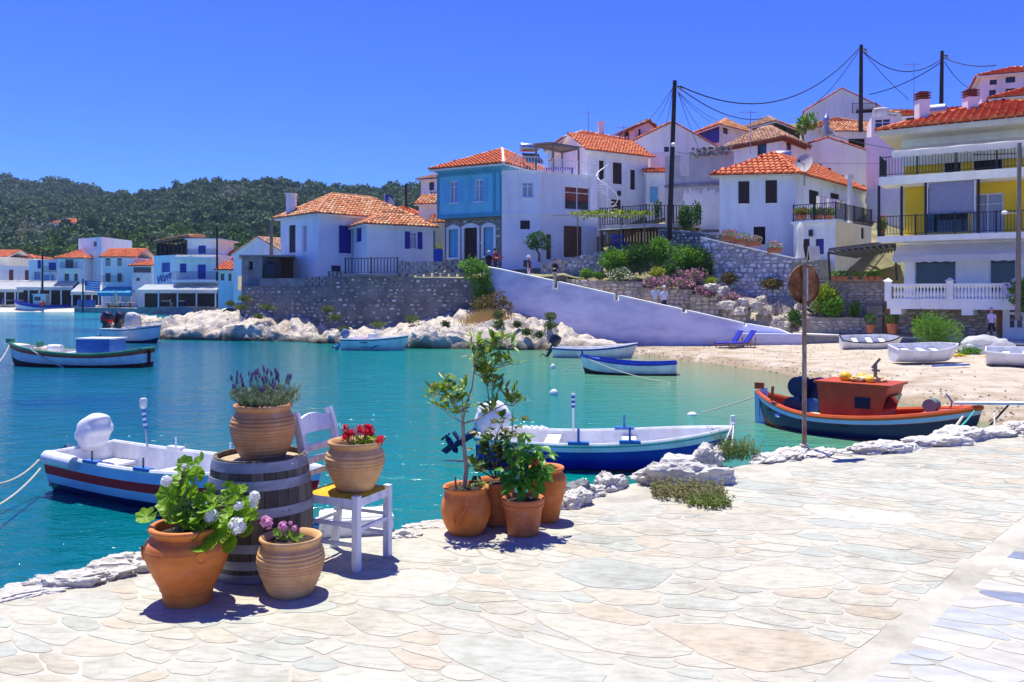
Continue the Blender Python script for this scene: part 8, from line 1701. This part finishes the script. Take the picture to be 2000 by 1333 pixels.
for k in range(56):
 a=g.uniform(0,6.283);q=math.sqrt(g.random());b0=Vector((math.cos(a)*q*.1,math.sin(a)*q*.1,.40));e=Vector((math.cos(a)*q*.215+g.uniform(-.02,.02),math.sin(a)*q*.19,.50+g.uniform(0,.10)-q*.05));grow(t,[b0,b0.lerp(e,.55)+Vector((0,0,.012)),e],.0016,lav_l,'flower_stalk',4)
 inst_leaf(t,fme,e-Vector((0,0,.004)),Vector((1,0,0)),(0,0,1),g.uniform(.65,1.05),'flower_spike').rotation_euler=((e-b0).x*1.2*0,0,g.uniform(0,6))
# ---- big orange jar with white geranium
c=quay_at(367,1174);t=thing('potted_white_geranium','white geranium in a big round-shouldered orange jar before the barrel','potted plant',c)
outer=smooth_prof([(.140,0),(.142,.03),(.150,.075),(.175,.13),(.222,.23),(.247,.315),(.240,.365),(.212,.395),(.198,.408)],6)+[(.200,.420),(.214,.428),(.224,.442),(.222,.458),(.212,.464)]
outer2=[]
for (r,z) in ribbed(outer,.05,.0025,.09,.33):outer2.append((r+(.004 if any(abs(z-q)<.008 for q in (.085,.335)) else 0),z))
p=pot(t,outer2,.192,.06,clay_o,sd=5)
for a in (R(200),R(-52)):
 e=Vector((math.cos(a),math.sin(a),0));s_=Vector((-e.y,e.x,0));pts_=[]
 for k in range(13):q=2*math.pi*k/12;pts_.append(e*(.247+.006*math.cos(q))+s_*math.sin(q)*.032+Vector((0,0,.315+.034*math.cos(q))))
 mb=MB();mb.tube(pts_,.0075,8,False);mb.build('ring_ornament',clay_o,p,True,True)
g=random.Random(12);RX,RY=Vector((1,0,0)),Vector((0,0,1))
sc_=1/327.0  # metres per photo pixel at the jar
def gp(px,py,dy=0.0):return Vector(((px-367)*sc_,dy,QZ and (1174-py)*sc_*1.0-.0))
def zfix(v):return Vector((v.x,v.y,v.z*.985))
LEAVES=[(293,1005,30,-.05),(322,985,26,0),(333,965,34,-.03),(352,965,32,.05),(372,945,30,-.06),(388,905,34,.0),(377,930,26,.05),(352,925,26,.02),(362,905,24,.0),(400,962,24,.06),(340,1000,22,.03),(352,985,26,-.04),(380,985,28,.04),(392,990,30,-.03),(405,985,34,.05),(420,992,30,-.05),(432,985,30,.05),(445,975,26,.03),(458,965,30,.0),(472,985,28,.02),(478,1005,34,-.04),(462,1000,26,.04),(385,1018,34,-.10),(400,1030,30,-.14),(420,1045,44,-.16),(440,1030,30,-.12),(455,1040,28,-.08),(462,1055,26,-.1),(372,1005,24,-.05),(408,1008,28,-.02),(430,1010,26,-.1),(446,1000,30,.06),(485,990,24,.06),(318,1000,20,.04),(345,945,24,.06),(412,1022,26,-.15),(395,1002,26,-.12),(366,968,24,.08),(470,1030,24,.0),(440,958,22,.06)]
gx=random.Random(77);LEAVES+=[(gx.gauss(415,30),gx.gauss(1005,18),gx.uniform(16,26),gx.uniform(-.14,.1)) for _ in range(22)]+[(gx.gauss(358,14),gx.gauss(965,24),gx.uniform(16,24),gx.uniform(-.08,.1)) for _ in range(10)];root=Vector((.0,0,.42))
for i,(px,py,sz,dy) in enumerate(LEAVES):
 p=gp(px,py,dy);s=sz*sc_*1.3;b0=root+Vector((g.uniform(-.08,.08),g.uniform(-.06,.06),0));mid=b0.lerp(p,.55)+Vector((0,0,.05));grow(t,[b0,mid,p],[.005,.0035,.0025],stem_g,'leaf_stalk',5)
 d=(p-root);d.z *= .3;d=d+Vector((g.uniform(-.5,.5),g.uniform(-.25,.1),g.uniform(-.3,.25)))*.35;nrm=Vector((g.uniform(-.55,.55),-1.0+g.uniform(-.2,.4),.75+g.uniform(-.4,.5)));inst_leaf(t,ger_me[i % 4],p,d if d.length>.02 else (1,0,0),nrm,s)
heads=[(333,935,26,-.06),(360,912,20,.0),(424,1000,34,-.1),(472,1020,40,-.08),(497,970,26,.0),(470,985,22,-.04),(492,985,22,.02)]
for i,(px,py,sz,dy) in enumerate(heads):
 me=petal_cluster(30,sz*sc_*.36,i,petal_w);p=gp(px,py,dy);grow(t,[root,root.lerp(p,.6)+Vector((0,0,.06)),p],[.004,.003,.002],stem_g,'flower_stalk',5);inst('flower_head',me,t,Matrix.Translation(p)@Matrix.Rotation(R(50),4,'X'))
grow(t,[root,gp(362,985),gp(352,945),gp(360,910)],[.011,.009,.007,.005],stem_b,'stem');grow(t,[root,gp(410,1000),gp(450,985)],[.010,.008,.006],stem_b,'stem');grow(t,[root+Vector((-.03,-.05,-.02)),gp(340,1005),gp(322,990)],[.010,.007,.004],stem_b,'stem')
# ---- pink geranium pot in front of the barrel
c=quay_at(568,1158);t=thing('potted_pink_geranium','sparse pink geranium in a ribbed buff pot in front of the barrel','potted plant',c)
outer=ribbed(smooth_prof([(.128,0),(.137,.012),(.168,.09),(.196,.17),(.202,.225),(.190,.275),(.174,.30),(.171,.312)],4),.0205,.0065,.05,.285)+[(.176,.322),(.187,.332),(.190,.344),(.184,.352)]
pot(t,outer,.166,.045,clay_b,sd=7);sc2=1/318.0;gq=lambda px,py,dy=0:Vector(((px-568)*sc2,dy,(1158-py)*sc2*.985));g=random.Random(5)
for i,(px,py,s_,dy) in enumerate(((523,1017,.036,-.02),(552,1026,.026,0),(575,1030,.016,0),(566,1022,.012,.02))):me=petal_cluster(12,s_,40+i,petal_p);p=gq(px,py,dy);inst('flower_head',me,t,Matrix.Translation(p)@Matrix.Rotation(R(35),4,'X'));grow(t,[gq(552,1060),gq((px+552)/2,1035,dy),p],[.004,.003,.002],stem_g,'flower_stalk',5)
for i,(px,py,s_) in enumerate(((540,1038,.05),(546,1048,.045),(560,1046,.04),(574,1044,.04),(584,1046,.035),(566,1054,.05),(552,1056,.04),(592,1042,.03),(578,1056,.04))):p=gq(px,py,g.uniform(-.06,.04));grow(t,[gq(560,1062),p],[.003,.002],stem_g,'leaf_stalk',4);inst_leaf(t,ger_me[i % 4],p,(g.uniform(-1,1),g.uniform(-.6,.2),.2),(g.uniform(-.4,.4),-.7,.8),s_*1.1)
# ---- white chair with yellow seat, red geranium pot on it
cx,cy=-1.135,5.83;rz=math.atan2(.434,.20)  # the chair faces right and a little towards the sea wall
t=thing('wooden_chair','white painted wooden chair with yellow seat beside the barrel','chair',(cx,cy,QZ),math.atan2(-.20,.434)+R(90))
chw=M('worn_white_chair_paint',(.56,.58,.66),(.76,.77,.80),rough=.6,scale=8,stretch=(2,2,.6),bump=.3,bscale=22,bdist=.004,c3=(.72,.73,.78));W2,D2,SH_=.185,.205,.485
# local: front is -y, back +y
for s in (-1,1):
 mb=MB();mb.bar((s*W2,-D2,0),(s*W2,-D2,SH_+.015),.046,.046,up=(0,1,0));mb.build('leg',chw,t,local=True)
 mb=MB();pts_=[(s*W2,D2+.045,0),(s*W2,D2+.012,.25),(s*W2,D2,SH_),(s*W2,D2+.015,.68),(s*W2,D2+.05,.86),(s*W2,D2+.085,.97),(s*W2,D2+.10,1.01)]
 for a,b,ww in zip(pts_[:-1],pts_[1:],(.042,.044,.046,.048,.052,.05)):mb.bar(a,Vector(b)+(Vector(b)-Vector(a)).normalized()*.004,.034,ww+.008,up=(0,1,0))
 mb.build('back_post',chw,t,local=True)
def yback(z):return D2+.005+max(0,z-.5) ** 2*.36
for z0,z1,crest in ((.87,.965,.03),(.745,.79,0),(.665,.705,0),(.585,.62,0)):
 mb=MB();n_=10;V=[]
 for k in range(n_+1):
  u=k/n_;x=(-W2+.017)+(2*W2-.034)*u;bow_=.018*math.sin(math.pi*u);top=z1+crest*math.sin(math.pi*u)
  for (dy,z) in ((0,z0),(0,top),(.02,top),(.02,z0)):V.append((x,yback(z)-.012+bow_+dy,z))
 mb.add(V,[(k*4+j,k*4+(j+1) % 4,(k+1)*4+(j+1) % 4,(k+1)*4+j)[::-1] for k in range(n_) for j in range(4)]);mb.build('back_slat',chw,t,local=True)
for s in (-1,1):
 for z,hh in ((SH_-.035,.055),(.30,.024),(.17,.024)):mb=MB();mb.bar((s*W2,-D2+.022,z),(s*W2,D2-.02,z),.022,hh);mb.build('side_rail',chw,t,local=True)
for y,zz in ((-D2,((SH_-.035,.055),(.27,.024))),(D2,((SH_-.035,.05),(.27,.024)))):
 for z,hh in zz:mb=MB();mb.bar((-W2+.022,y,z),(W2-.022,y,z),.022,hh);mb.build('rail',chw,t,local=True)
rush=M('yellow_rush_seat',(.52,.30,.008),(.74,.47,.02),rough=.8,scale=26,stretch=(1,7,1),bump=.7,bscale=40,bdist=.006);mb=MB();n_=14;V=[]
for i in range(n_+1):
 for j in range(n_+1):
  u,v_=i/n_*2-1,j/n_*2-1;e=max(abs(u),abs(v_));V.append((u*(W2+.012),v_*(D2+.012),SH_+.012-.016*(1-e)+(-.02 if e>.99 else 0)+.004*noise.noise(Vector((u*6,v_*6,0)))))
mb.add(V,[(i*(n_+1)+j,(i+1)*(n_+1)+j,(i+1)*(n_+1)+j+1,i*(n_+1)+j+1) for i in range(n_) for j in range(n_)]);mb.build('seat',rush,t,True,True)
c=Vector((cx+.055,cy-.01,QZ+SH_+.004));t=thing('potted_red_geranium','red flowers in a ribbed buff pot on the chair','potted plant',c)
outer=ribbed(smooth_prof([(.118,0),(.128,.012),(.165,.09),(.196,.165),(.203,.215),(.190,.262),(.172,.288),(.170,.298)],4),.024,.0055,.04,.27)+[(.176,.308),(.188,.318),(.190,.330),(.184,.338)]
pot(t,outer,.165,.045,clay_b,sd=9);sc3=1/281.0;gr=lambda px,py,dy=0:Vector(((px-690)*sc3,dy,(950-py)*sc3*.985));g=random.Random(3)
for i in range(26):px,py=g.uniform(668,740),g.uniform(838,862);py=848+(py-848)*.8;s_=g.uniform(.016,.028);me=petal_cluster(9,s_,60+i,petal_r);p=gr(px,py-(12 if px<720 else-2),g.uniform(-.08,.06));inst('flower_head',me,t,Matrix.Translation(p)@Matrix.Rotation(R(g.uniform(10,60)),4,'X'));grow(t,[gr(690+(px-690)*.4,868),p],[.003,.002],stem_g,'flower_stalk',4)
for i in range(22):px,py=g.uniform(672,738),g.uniform(845,872);p=gr(px,py,g.uniform(-.1,.06));inst_leaf(t,ger_me[i % 4],p,(g.uniform(-1,1),g.uniform(-.8,.2),.3),(g.uniform(-.5,.5),-.6,.8),g.uniform(.03,.055))
# ---- the group by the olive
c=quay_at(910,1041);t=thing('potted_olive_tree','young olive tree in a round orange pot with leaf relief','potted plant',c);sc4=1/254.0
outer=smooth_prof([(.118,0),(.128,.012),(.158,.06),(.186,.14),(.191,.20),(.180,.26),(.164,.305),(.160,.322)],5)+[(.166,.336),(.176,.346),(.178,.358),(.170,.366)]
p=pot(t,outer,.152,.04,clay_o,sd=11)
def prof_r(z):
 for (r0,z0),(r1,z1) in zip(outer[:-1],outer[1:]):
  if z0<=z<=z1:return r0+(r1-r0)*(z-z0)/max(1e-6,z1-z0)
 return .18
mb=MB()  # raised leaf ornament
def onpot(a,z):r_=prof_r(z)+.002;return Vector((math.cos(a)*r_,math.sin(a)*r_,z))
mb.tube([onpot(R(-118)+.55*k/10,.07+.17*k/10) for k in range(11)],.006,6)
for k in range(1,10):
 a,z=R(-118)+.55*k/10,.07+.17*k/10
 for s in (-1,1):mb.tube([onpot(a,z),onpot(a+.10+s*.12,z+.035-s*.012),onpot(a+.15+s*.2,z+.05-s*.035)],[.005,.004,.001],5)
mb.build('leaf_relief',clay_o,p,True,True)
go=lambda px,py,dy=0.0:Vector(((px-910)*sc4,dy,(1041-py)*sc4*.99));Tm=[(906,962,0),(911,915,.01),(906,870,0),(904,822,0)]
trunk_m=M('olive_bark',(.20,.155,.12),(.36,.30,.25),rough=.9,scale=30,bump=.6,stretch=(2,2,.5),bdist=.004);grow(t,[go(*q) for q in Tm],[.019,.017,.015,.013],trunk_m,'trunk',9)
BR=[[(904,822,0),(910,790,.02),(922,755,.02),(926,720,0),(930,690,-.02),(935,660,0)],[(904,822,0),(900,800,-.02),(888,785,-.04),(876,770,-.05),(868,745,-.05)],[(904,826,0),(930,818,-.02),(960,800,-.03),(985,788,-.02),(1000,768,0)],[(958,801,-.03),(962,770,0),(962,730,.02),(958,690,.03)],[(957,800,-.03),(952,760,.05),(948,720,.06),(950,680,.08)],[(904,824,0),(884,815,.03),(862,798,.04),(850,785,.02)],[(926,726,0),(945,738,.03),(960,728,.04)],[(904,800,-.01),(902,770,.03),(900,745,.04)],[(935,675,0),(955,668,.03),(975,672,.05),(1000,680,.04)],[(985,788,-.02),(1002,790,-.05),(1010,780,-.04)],[(876,770,-.05),(858,768,-.04),(846,770,-.02)],[(960,720,.02),(985,712,.0),(1005,704,.0)]]
ol_m=M('olive_leaf',(.12,.23,.022),(.36,.50,.06),rough=.42,scale=22,trans=.5,c3=(.22,.35,.034));ol_m2=M('older_olive_leaf',(.08,.14,.024),(.19,.26,.05),rough=.42,scale=22,trans=.25)
def long_leaf(w_,curl,m,nm='leaf'):
 ys=[0,.15,.35,.6,.82,1];ws=[.02,.6,1,.9,.5,0];tv=[]
 for y,q in zip(ys,ws):tv+=[Vector((-w_*q,y,.10*w_*q*4-curl*y*y)),Vector((0,y,-curl*y*y)),Vector((w_*q,y,.10*w_*q*4-curl*y*y))]
 tf=[(3*i+j,3*i+j+1,3*i+j+4,3*i+j+3) for i in range(5) for j in range(2)];return mesh_t(nm,tv,tf,m)
olm=[long_leaf(.15,.10,ol_m),long_leaf(.13,.2,ol_m),long_leaf(.17,.0,ol_m),long_leaf(.14,.12,ol_m2)];g=random.Random(21);nleaf=0;extra_=MB()
for bi,br in enumerate(BR):
 pts_=[go(*q) for q in br];th_=.0085 if bi<3 else .0055;grow(t,pts_,[th_*(1-.65*k/(len(pts_)-1)) for k in range(len(pts_))],trunk_m,'branch',7)
 tw=[]
 start=.55 if bi==0 else .3;cnt=[20,19,13,18,18,13,9,10,14,9,12,10][bi]
 for k in range(cnt):
  u=start+(1-start)*(k+g.random())/cnt;f_=u*(len(pts_)-1);i=min(int(f_),len(pts_)-2);p0=pts_[i].lerp(pts_[i+1],f_-i);d=Vector((g.uniform(-1,1),g.uniform(-.8,.8),g.uniform(-.05,1.2))).normalized();ln=g.uniform(.04,.105);p1=p0+d*ln
  grow(t,[p0,p1],[.0022,.0014],trunk_m,'twig',4)
  for q in range(g.choice((3,3,4))):
   s=.25+.75*(q+.5)/3.5;pp=p0.lerp(p1,min(s,1));dd=(d*.9+Vector((g.uniform(-1,1),g.uniform(-1,1),g.uniform(-.35,.7)))).normalized();nleaf+=1
   o=inst_leaf(t,olm[g.randrange(4)],pp,dd,(g.uniform(-.5,.5),g.uniform(-.7,.1),1),g.uniform(.08,.12),roll=g.uniform(-.6,.6))
   if nleaf % 5>2:om=o.data;mo=o.matrix_local.copy();extra_.tmpl([v.co for v in om.vertices],[tuple(q_.vertices) for q_ in om.polygons],mo);bpy.data.objects.remove(o)
print('olive leaves',nleaf);extra_.build('more_leaves',ol_m,t,True,True)['kind']='stuff'
grow(t,[go(892,962,.0),go(890,945),go(889,930)],[.009,.008,.006],trunk_m,'stump',6)
low_m=M('ground_cover_leaf',(.08,.20,.02),(.20,.36,.05),rough=.5,scale=20,trans=.35);sm=[long_leaf(.3,.1,low_m)]
for k in range(40):a=g.uniform(-2.4,.6);q=g.uniform(.04,.15);inst_leaf(t,sm[0],Vector((math.cos(a)*q+.05,math.sin(a)*q,.335+g.uniform(0,.06))),(g.uniform(-1,1),g.uniform(-1,1),.6),(0,-.3,1),g.uniform(.02,.04))
# pot behind with rose bush
c=quay_at(968,1022);t=thing('potted_rose_bush','dark-leaved rose bush in a ribbed red pot behind the olive pot','potted plant',c);sc5=F/c.y
outer=ribbed([(.125,0),(.135,.02),(.150,.15),(.158,.30)],.03,.003,.02,.28)+[(.170,.305),(.174,.33),(.168,.345)];pot(t,outer,.150,.04,clay_r,sd=13);gs=lambda px,py,dy=0.0:Vector(((px-968)/sc5,dy,(1022-py)/sc5));g=random.Random(31)
ro_m=M('rose_leaf',(.03,.085,.012),(.09,.17,.03),rough=.4,scale=18,trans=.3);ro_y=M('yellowing_rose_leaf',(.16,.15,.02),(.32,.24,.05),rough=.5,scale=18,trans=.3);rol=[long_leaf(.32,.12,ro_m),long_leaf(.30,.2,ro_m),long_leaf(.34,.05,ro_m),long_leaf(.3,.15,ro_y)]
for br in ([(968,935,0),(962,890,0),(970,850,.02),(985,820,0)],[(970,935,0),(985,890,.03),(1000,850,.03),(1002,800,.02)],[(966,935,0),(948,905,-.03),(940,870,-.02),(948,840,0)],[(968,930,0),(972,880,-.04),(965,850,-.05)],[(972,932,0),(1000,905,-.04),(1010,880,-.03)],[(966,935,0),(940,918,-.05),(928,908,-.06)]):
 pts_=[gs(*q) for q in br];grow(t,pts_,[.008-.0018*k for k in range(len(pts_))],stem_b,'branch',6)
 for k in range(19):
  f_=(.22+.78*g.random())*(len(pts_)-1);i=min(int(f_),len(pts_)-2);p0=pts_[i].lerp(pts_[i+1],f_-i);d=Vector((g.uniform(-1,1),g.uniform(-.9,.6),g.uniform(-.3,.9))).normalized();p1=p0+d*g.uniform(.03,.09);grow(t,[p0,p1],.0016,stem_g,'leaf_stalk',4)
  for q in (-1,0,1):inst_leaf(t,rol[3] if g.random()<.2 else rol[g.randrange(3)],p1,d+Vector((q*.7,g.uniform(-.3,.3),-.1)),(g.uniform(-.4,.4),-.5,.9),g.uniform(.045,.075))
# tapered flower pot in front with the chilli-like plant
c=quay_at(1022,1043);t=thing('potted_red_hibiscus','leafy green plant with one red flower in a tapered clay flowerpot','potted plant',c);sc6=F/c.y
outer=ribbed([(.112,0),(.118,.01),(.146,.20)],.055,.0025,.02,.19)+[(.148,.21),(.158,.216),(.161,.235),(.155,.24),(.162,.246),(.164,.272),(.157,.282)];pot(t,outer,.146,.03,clay_r,sd=15);gh=lambda px,py,dy=0.0:Vector(((px-1022)/sc6,dy,(1043-py)/sc6));g=random.Random(41)
hi_m=M('bright_green_leaf',(.05,.19,.012),(.17,.42,.03),rough=.4,scale=16,trans=.45,c3=(.09,.28,.018));hil=[long_leaf(.30,.16,hi_m),long_leaf(.27,.28,hi_m),long_leaf(.33,.08,hi_m)]
for br in ([(1022,965,0),(1030,920,-.02),(1040,880,0),(1050,872,0)],[(1020,965,0),(1015,925,.02),(1012,885,0),(1010,860,0)],[(1022,962,0),(1045,930,-.06),(1062,905,-.05)],[(1020,965,0),(1000,940,-.06),(992,915,-.05)],[(1024,962,0),(1035,900,.06),(1030,870,.07)],[(1024,960,0),(1055,915,.05),(1070,890,.04)],[(1020,962,0),(1010,935,-.1),(1015,915,-.12)]):
 pts_=[gh(*q) for q in br];grow(t,pts_,[.006-.0012*k for k in range(len(pts_))],stem_g,'branch',6)
 for k in range(22):
  f_=(.2+.8*g.random())*(len(pts_)-1);i=min(int(f_),len(pts_)-2);p0=pts_[i].lerp(pts_[i+1],f_-i);d=Vector((g.uniform(-1,1),g.uniform(-1,.5),g.uniform(-.7,.5))).normalized();p1=p0+d*g.uniform(.02,.05) ;grow(t,[p0,p1],.0015,stem_g,'leaf_stalk',4);inst_leaf(t,hil[g.randrange(3)],p1,d+Vector((0,0,-.3)),(g.uniform(-.4,.4),-.4,1),g.uniform(.07,.115))
me=petal_cluster(5,.022,90,petal_r);inst('flower_head',me,t,Matrix.Translation(gh(1046,897,-.10))@Matrix.Rotation(R(70),4,'X'))
# tall jar at the right
c=quay_at(1067,1017);t=thing('tall_orange_jar','tall tapering orange jar at the right of the pot group','jar',c);outer=smooth_prof([(.098,0),(.104,.02),(.122,.12),(.150,.24),(.163,.32),(.160,.355),(.135,.39),(.128,.40)],5)+[(.135,.412),(.145,.42),(.146,.434),(.138,.44)];pot(t,ribbed(outer,.05,.0025,.05,.33),.122,.05,clay_o,sd=17)
# ---- rocks along the quay edge
def erock(px,py,size,sd,label,rz=0.0,m=None,dz=-.06,sub=4):p=quay_at(px,py);return rock((p.x,p.y,QZ+dz),size,sd,label,rz,m,sub,'pale rocks along the quay edge',rough=.5)
EL=['sixth','fifth','fourth','third','second','first'];EL=[f'pale quay-edge rock, {w_} out from the big orange geranium jar' for w_ in EL]+['low pale rock at the quay edge behind the barrel','flat pale rock at the edge right of the white chair','flattest pale slab at the edge left of the olive pot','pale edge rock touching the tall orange jar','pale edge rock between the tall orange jar and the dark grey rock','pale rock between the dark grey rock and the biggest rock','low pale rock hidden behind the biggest rock','upright pale rock beside the blue boat bow ropes','pale edge rock between the green weeds and the sign pole','wide pale rock at the foot of the sign pole']+[f'pale edge rock, {w_} from the sign pole towards the fishing boat bow' for w_ in ('first','second','third','fourth','fifth','sixth','seventh','eighth')]
for i,(px,py,sx,sy,sz) in enumerate(((20,1166,.28,.13,.06),(75,1152,.30,.14,.06),(135,1139,.30,.14,.09),(190,1126,.28,.13,.08),(250,1111,.32,.15,.10),(285,1100,.2,.12,.08),(430,1075,.3,.15,.09),(790,1046,.16,.12,.06),(845,1026,.22,.13,.05),(1125,985,.17,.13,.12),(1150,967,.2,.14,.10),(1190,953,.2,.14,.13),(1330,905,.2,.2,.1),(1385,900,.18,.15,.16),(1500,900,.28,.16,.08),(1545,890,.36,.2,.10),(1600,888,.34,.16,.07),(1650,884,.36,.16,.06),(1720,882,.4,.2,.12),(1765,876,.28,.18,.09),(1820,868,.42,.22,.11),(1880,858,.44,.24,.14),(1935,852,.42,.22,.11),(1990,845,.44,.24,.14))):
 erock(px,py,(sx,sy,sz),30+i,EL[i],g.uniform(-.4,.6)+.5,dz=-.05,sub=5)
erock(1330,944,(.50,.22,.19),71,'biggest pale rock on the quay beside the dry weeds',.1,dz=-.05,sub=5)
erock(1130,972,(.16,.13,.14),72,'dark grey rock right of the tall orange jar',.3,M('dark_grey_rock',(.16,.17,.16),(.30,.30,.29),rough=.9,scale=5,bump=.7),dz=-.04)
erock(1110,992,(.12,.1,.10),73,'small pinkish rock at the foot of the tall orange jar',.2,dz=-.03)
p=quay_at(685,1052);mb=MB();bl=[]
bm=bmesh.new();bmesh.ops.create_cube(bm,size=1);bmesh.ops.bevel(bm,geom=bm.edges[:],offset=.06,segments=2,affect='EDGES');bmesh.ops.subdivide_edges(bm,edges=bm.edges[:],cuts=3,use_grid_fill=True)
for v in bm.verts:v.co+=Vector((noise.noise(v.co*3),noise.noise(v.co*3+Vector((5,0,0))),noise.noise(v.co*3+Vector((0,7,0)))))*.035;v.co=Vector((v.co.x*.56,v.co.y*.34,(v.co.z+.5)*.15))
me=bpy.data.meshes.new('painted_block');bm.to_mesh(me);bm.free();me.materials.append(M('whitewashed_concrete_block',(.10,.10,.11),(.78,.78,.78),rough=.85,scale=5,lo=.30,hi=.40,bump=.4));me.polygons.foreach_set('use_smooth',[True]*len(me.polygons));o=bpy.data.objects.new('painted_block',me);col.objects.link(o);o.location=(p.x,p.y+.22,QZ-.01);o.rotation_euler=(0,0,R(12));tag(o,'whitewashed stone block behind the white chair','block')
# ---- weeds
def weed(px,py,rx,ry,h,n,m,label,sd,seedm=None):
 p=quay_at(px,py);t=thing('weed_clump',label,'weed',p);g=random.Random(sd);mb=MB()
 for k in range(n):
  a=g.uniform(0,6.28);q=math.sqrt(g.random());b0=Vector((p.x+math.cos(a)*q*rx,p.y+math.sin(a)*q*ry,p.z));hh=h*g.uniform(.4,1.1);l_=Vector((g.uniform(-1,1),g.uniform(-1,1),0))*hh*.5;e=b0+l_+Vector((0,0,hh));mb.tube([b0,b0.lerp(e,.5)+Vector((0,0,hh*.1)),e],[.0028,.002,.001],3,False)
  for j in range(7):s=g.uniform(.25,1);pp=b0.lerp(e,s);d=Vector((g.uniform(-1,1),g.uniform(-1,1),g.uniform(-.2,1))).normalized();x=d.orthogonal().normalized();L_=g.uniform(.015,.04);mb.add([pp-x*.003,pp+x*.003,pp+d*L_*.6+x*.005,pp+d*L_,pp+d*L_*.6-x*.005],[(0,1,2,3,4)])
 o=mb.build('blades',m,t);o['kind']='stuff';return t
weed_m=M('dry_green_weed',(.16,.17,.05),(.38,.33,.14),rough=.8,scale=14,trans=.3);weed_g=M('green_weed',(.09,.15,.02),(.24,.30,.06),rough=.7,scale=14,trans=.35)
weed(1345,972,.34,.22,.14,330,weed_m,'low dry weeds in front of the biggest pale rock',1);weed(1385,990,.2,.12,.09,130,weed_g,'greener fringe of the dry weeds on the paving',4);weed(1440,898,.24,.1,.24,150,weed_g,'green weeds at the quay edge beside the blue boat bow',2);weed(1420,903,.05,.04,.4,14,weed_g,'tall thin weed stalks at the quay edge',3)
# ---- rusty round sign seen from behind
p=quay_at(1571,884);t=thing('round_road_sign','rusty back of a round sign on a thin rusty pole at the quay edge','sign',p);rust=M('rusty_sign_back',(.07,.022,.010),(.36,.16,.06),rough=.85,scale=7,c3=(.19,.07,.022),bump=.4,bscale=30,bdist=.004);rustp=M('rusty_painted_pole',(.16,.075,.04),(.42,.33,.27),rough=.75,scale=9,stretch=(3,3,.6),c3=(.28,.16,.10),bump=.4,bscale=30,bdist=.003)
D_=p.y;k_=D_/F;hz=(884-556)*k_;mb=MB();mb.tube([(0,0,-.05),(.0,0,(884-519)*k_)],.026,12);mb.build('pole',rustp,t,True,True)
mb=MB();r_=38.5*k_;mb.lathe([(r_-.004,-.006),(r_,-.006),(r_+.001,.014),(r_-.004,.016),(r_-.006,.002),(.002,.003)],48,cap1=False);mb.lathe([(r_-.004,-.0065),(.002,-.0065)],48,cap0=False,cap1=False);mb.f[-48:]=[f for f in mb.f[-48:]]
Q=Matrix.Rotation(R(24),3,'Z')@Matrix.Rotation(R(90),3,'X');mb.v=[tuple(Q@Vector(v)+Vector((.012,.05,hz))) for v in mb.v];dsk=mb.build('disc',rust,t,True,True,30)
mb=MB();mb.bar((.040,.02,hz-.19),(.040,.02,hz+.19),.012,.02);mb.build('bracket',steel,dsk,local=True)
bm_=MB();
for k in range(4):bm_.tube([(math.cos(a*.7)*(.034+.004*k % 2),math.sin(a*.7)*.036,.02+k*.022+.003*math.sin(a)) for a in range(10)],.011,6)
o=bm_.build('rope_coils',ropem,t,True,True)
rope(p+Vector((.03,0,.04)),p+Vector((.45,-.25,.015)),-.01,'pale rope end lying beside the sign pole',.01)
# ================================================================== AIR
mb=MB();mb.box(-800,800,-30,760,-1.2,110);hz=struct('haze',mb,[],kind='stuff');hm=bpy.data.materials.new('pale_blue_air');hm.use_nodes=True;N=hm.node_tree.nodes;N.remove(N['Principled BSDF'])
pv=N.new('ShaderNodeVolumePrincipled');pv.inputs['Color'].default_value=(.55,.72,1.0,1);pv.inputs['Density'].default_value=.00016;pv.inputs['Anisotropy'].default_value=.1;hm.node_tree.links.new(pv.outputs[0],N['Material Output'].inputs['Volume']);hz.data.materials.append(hm);hz['label']='thin blue haze over the bay'
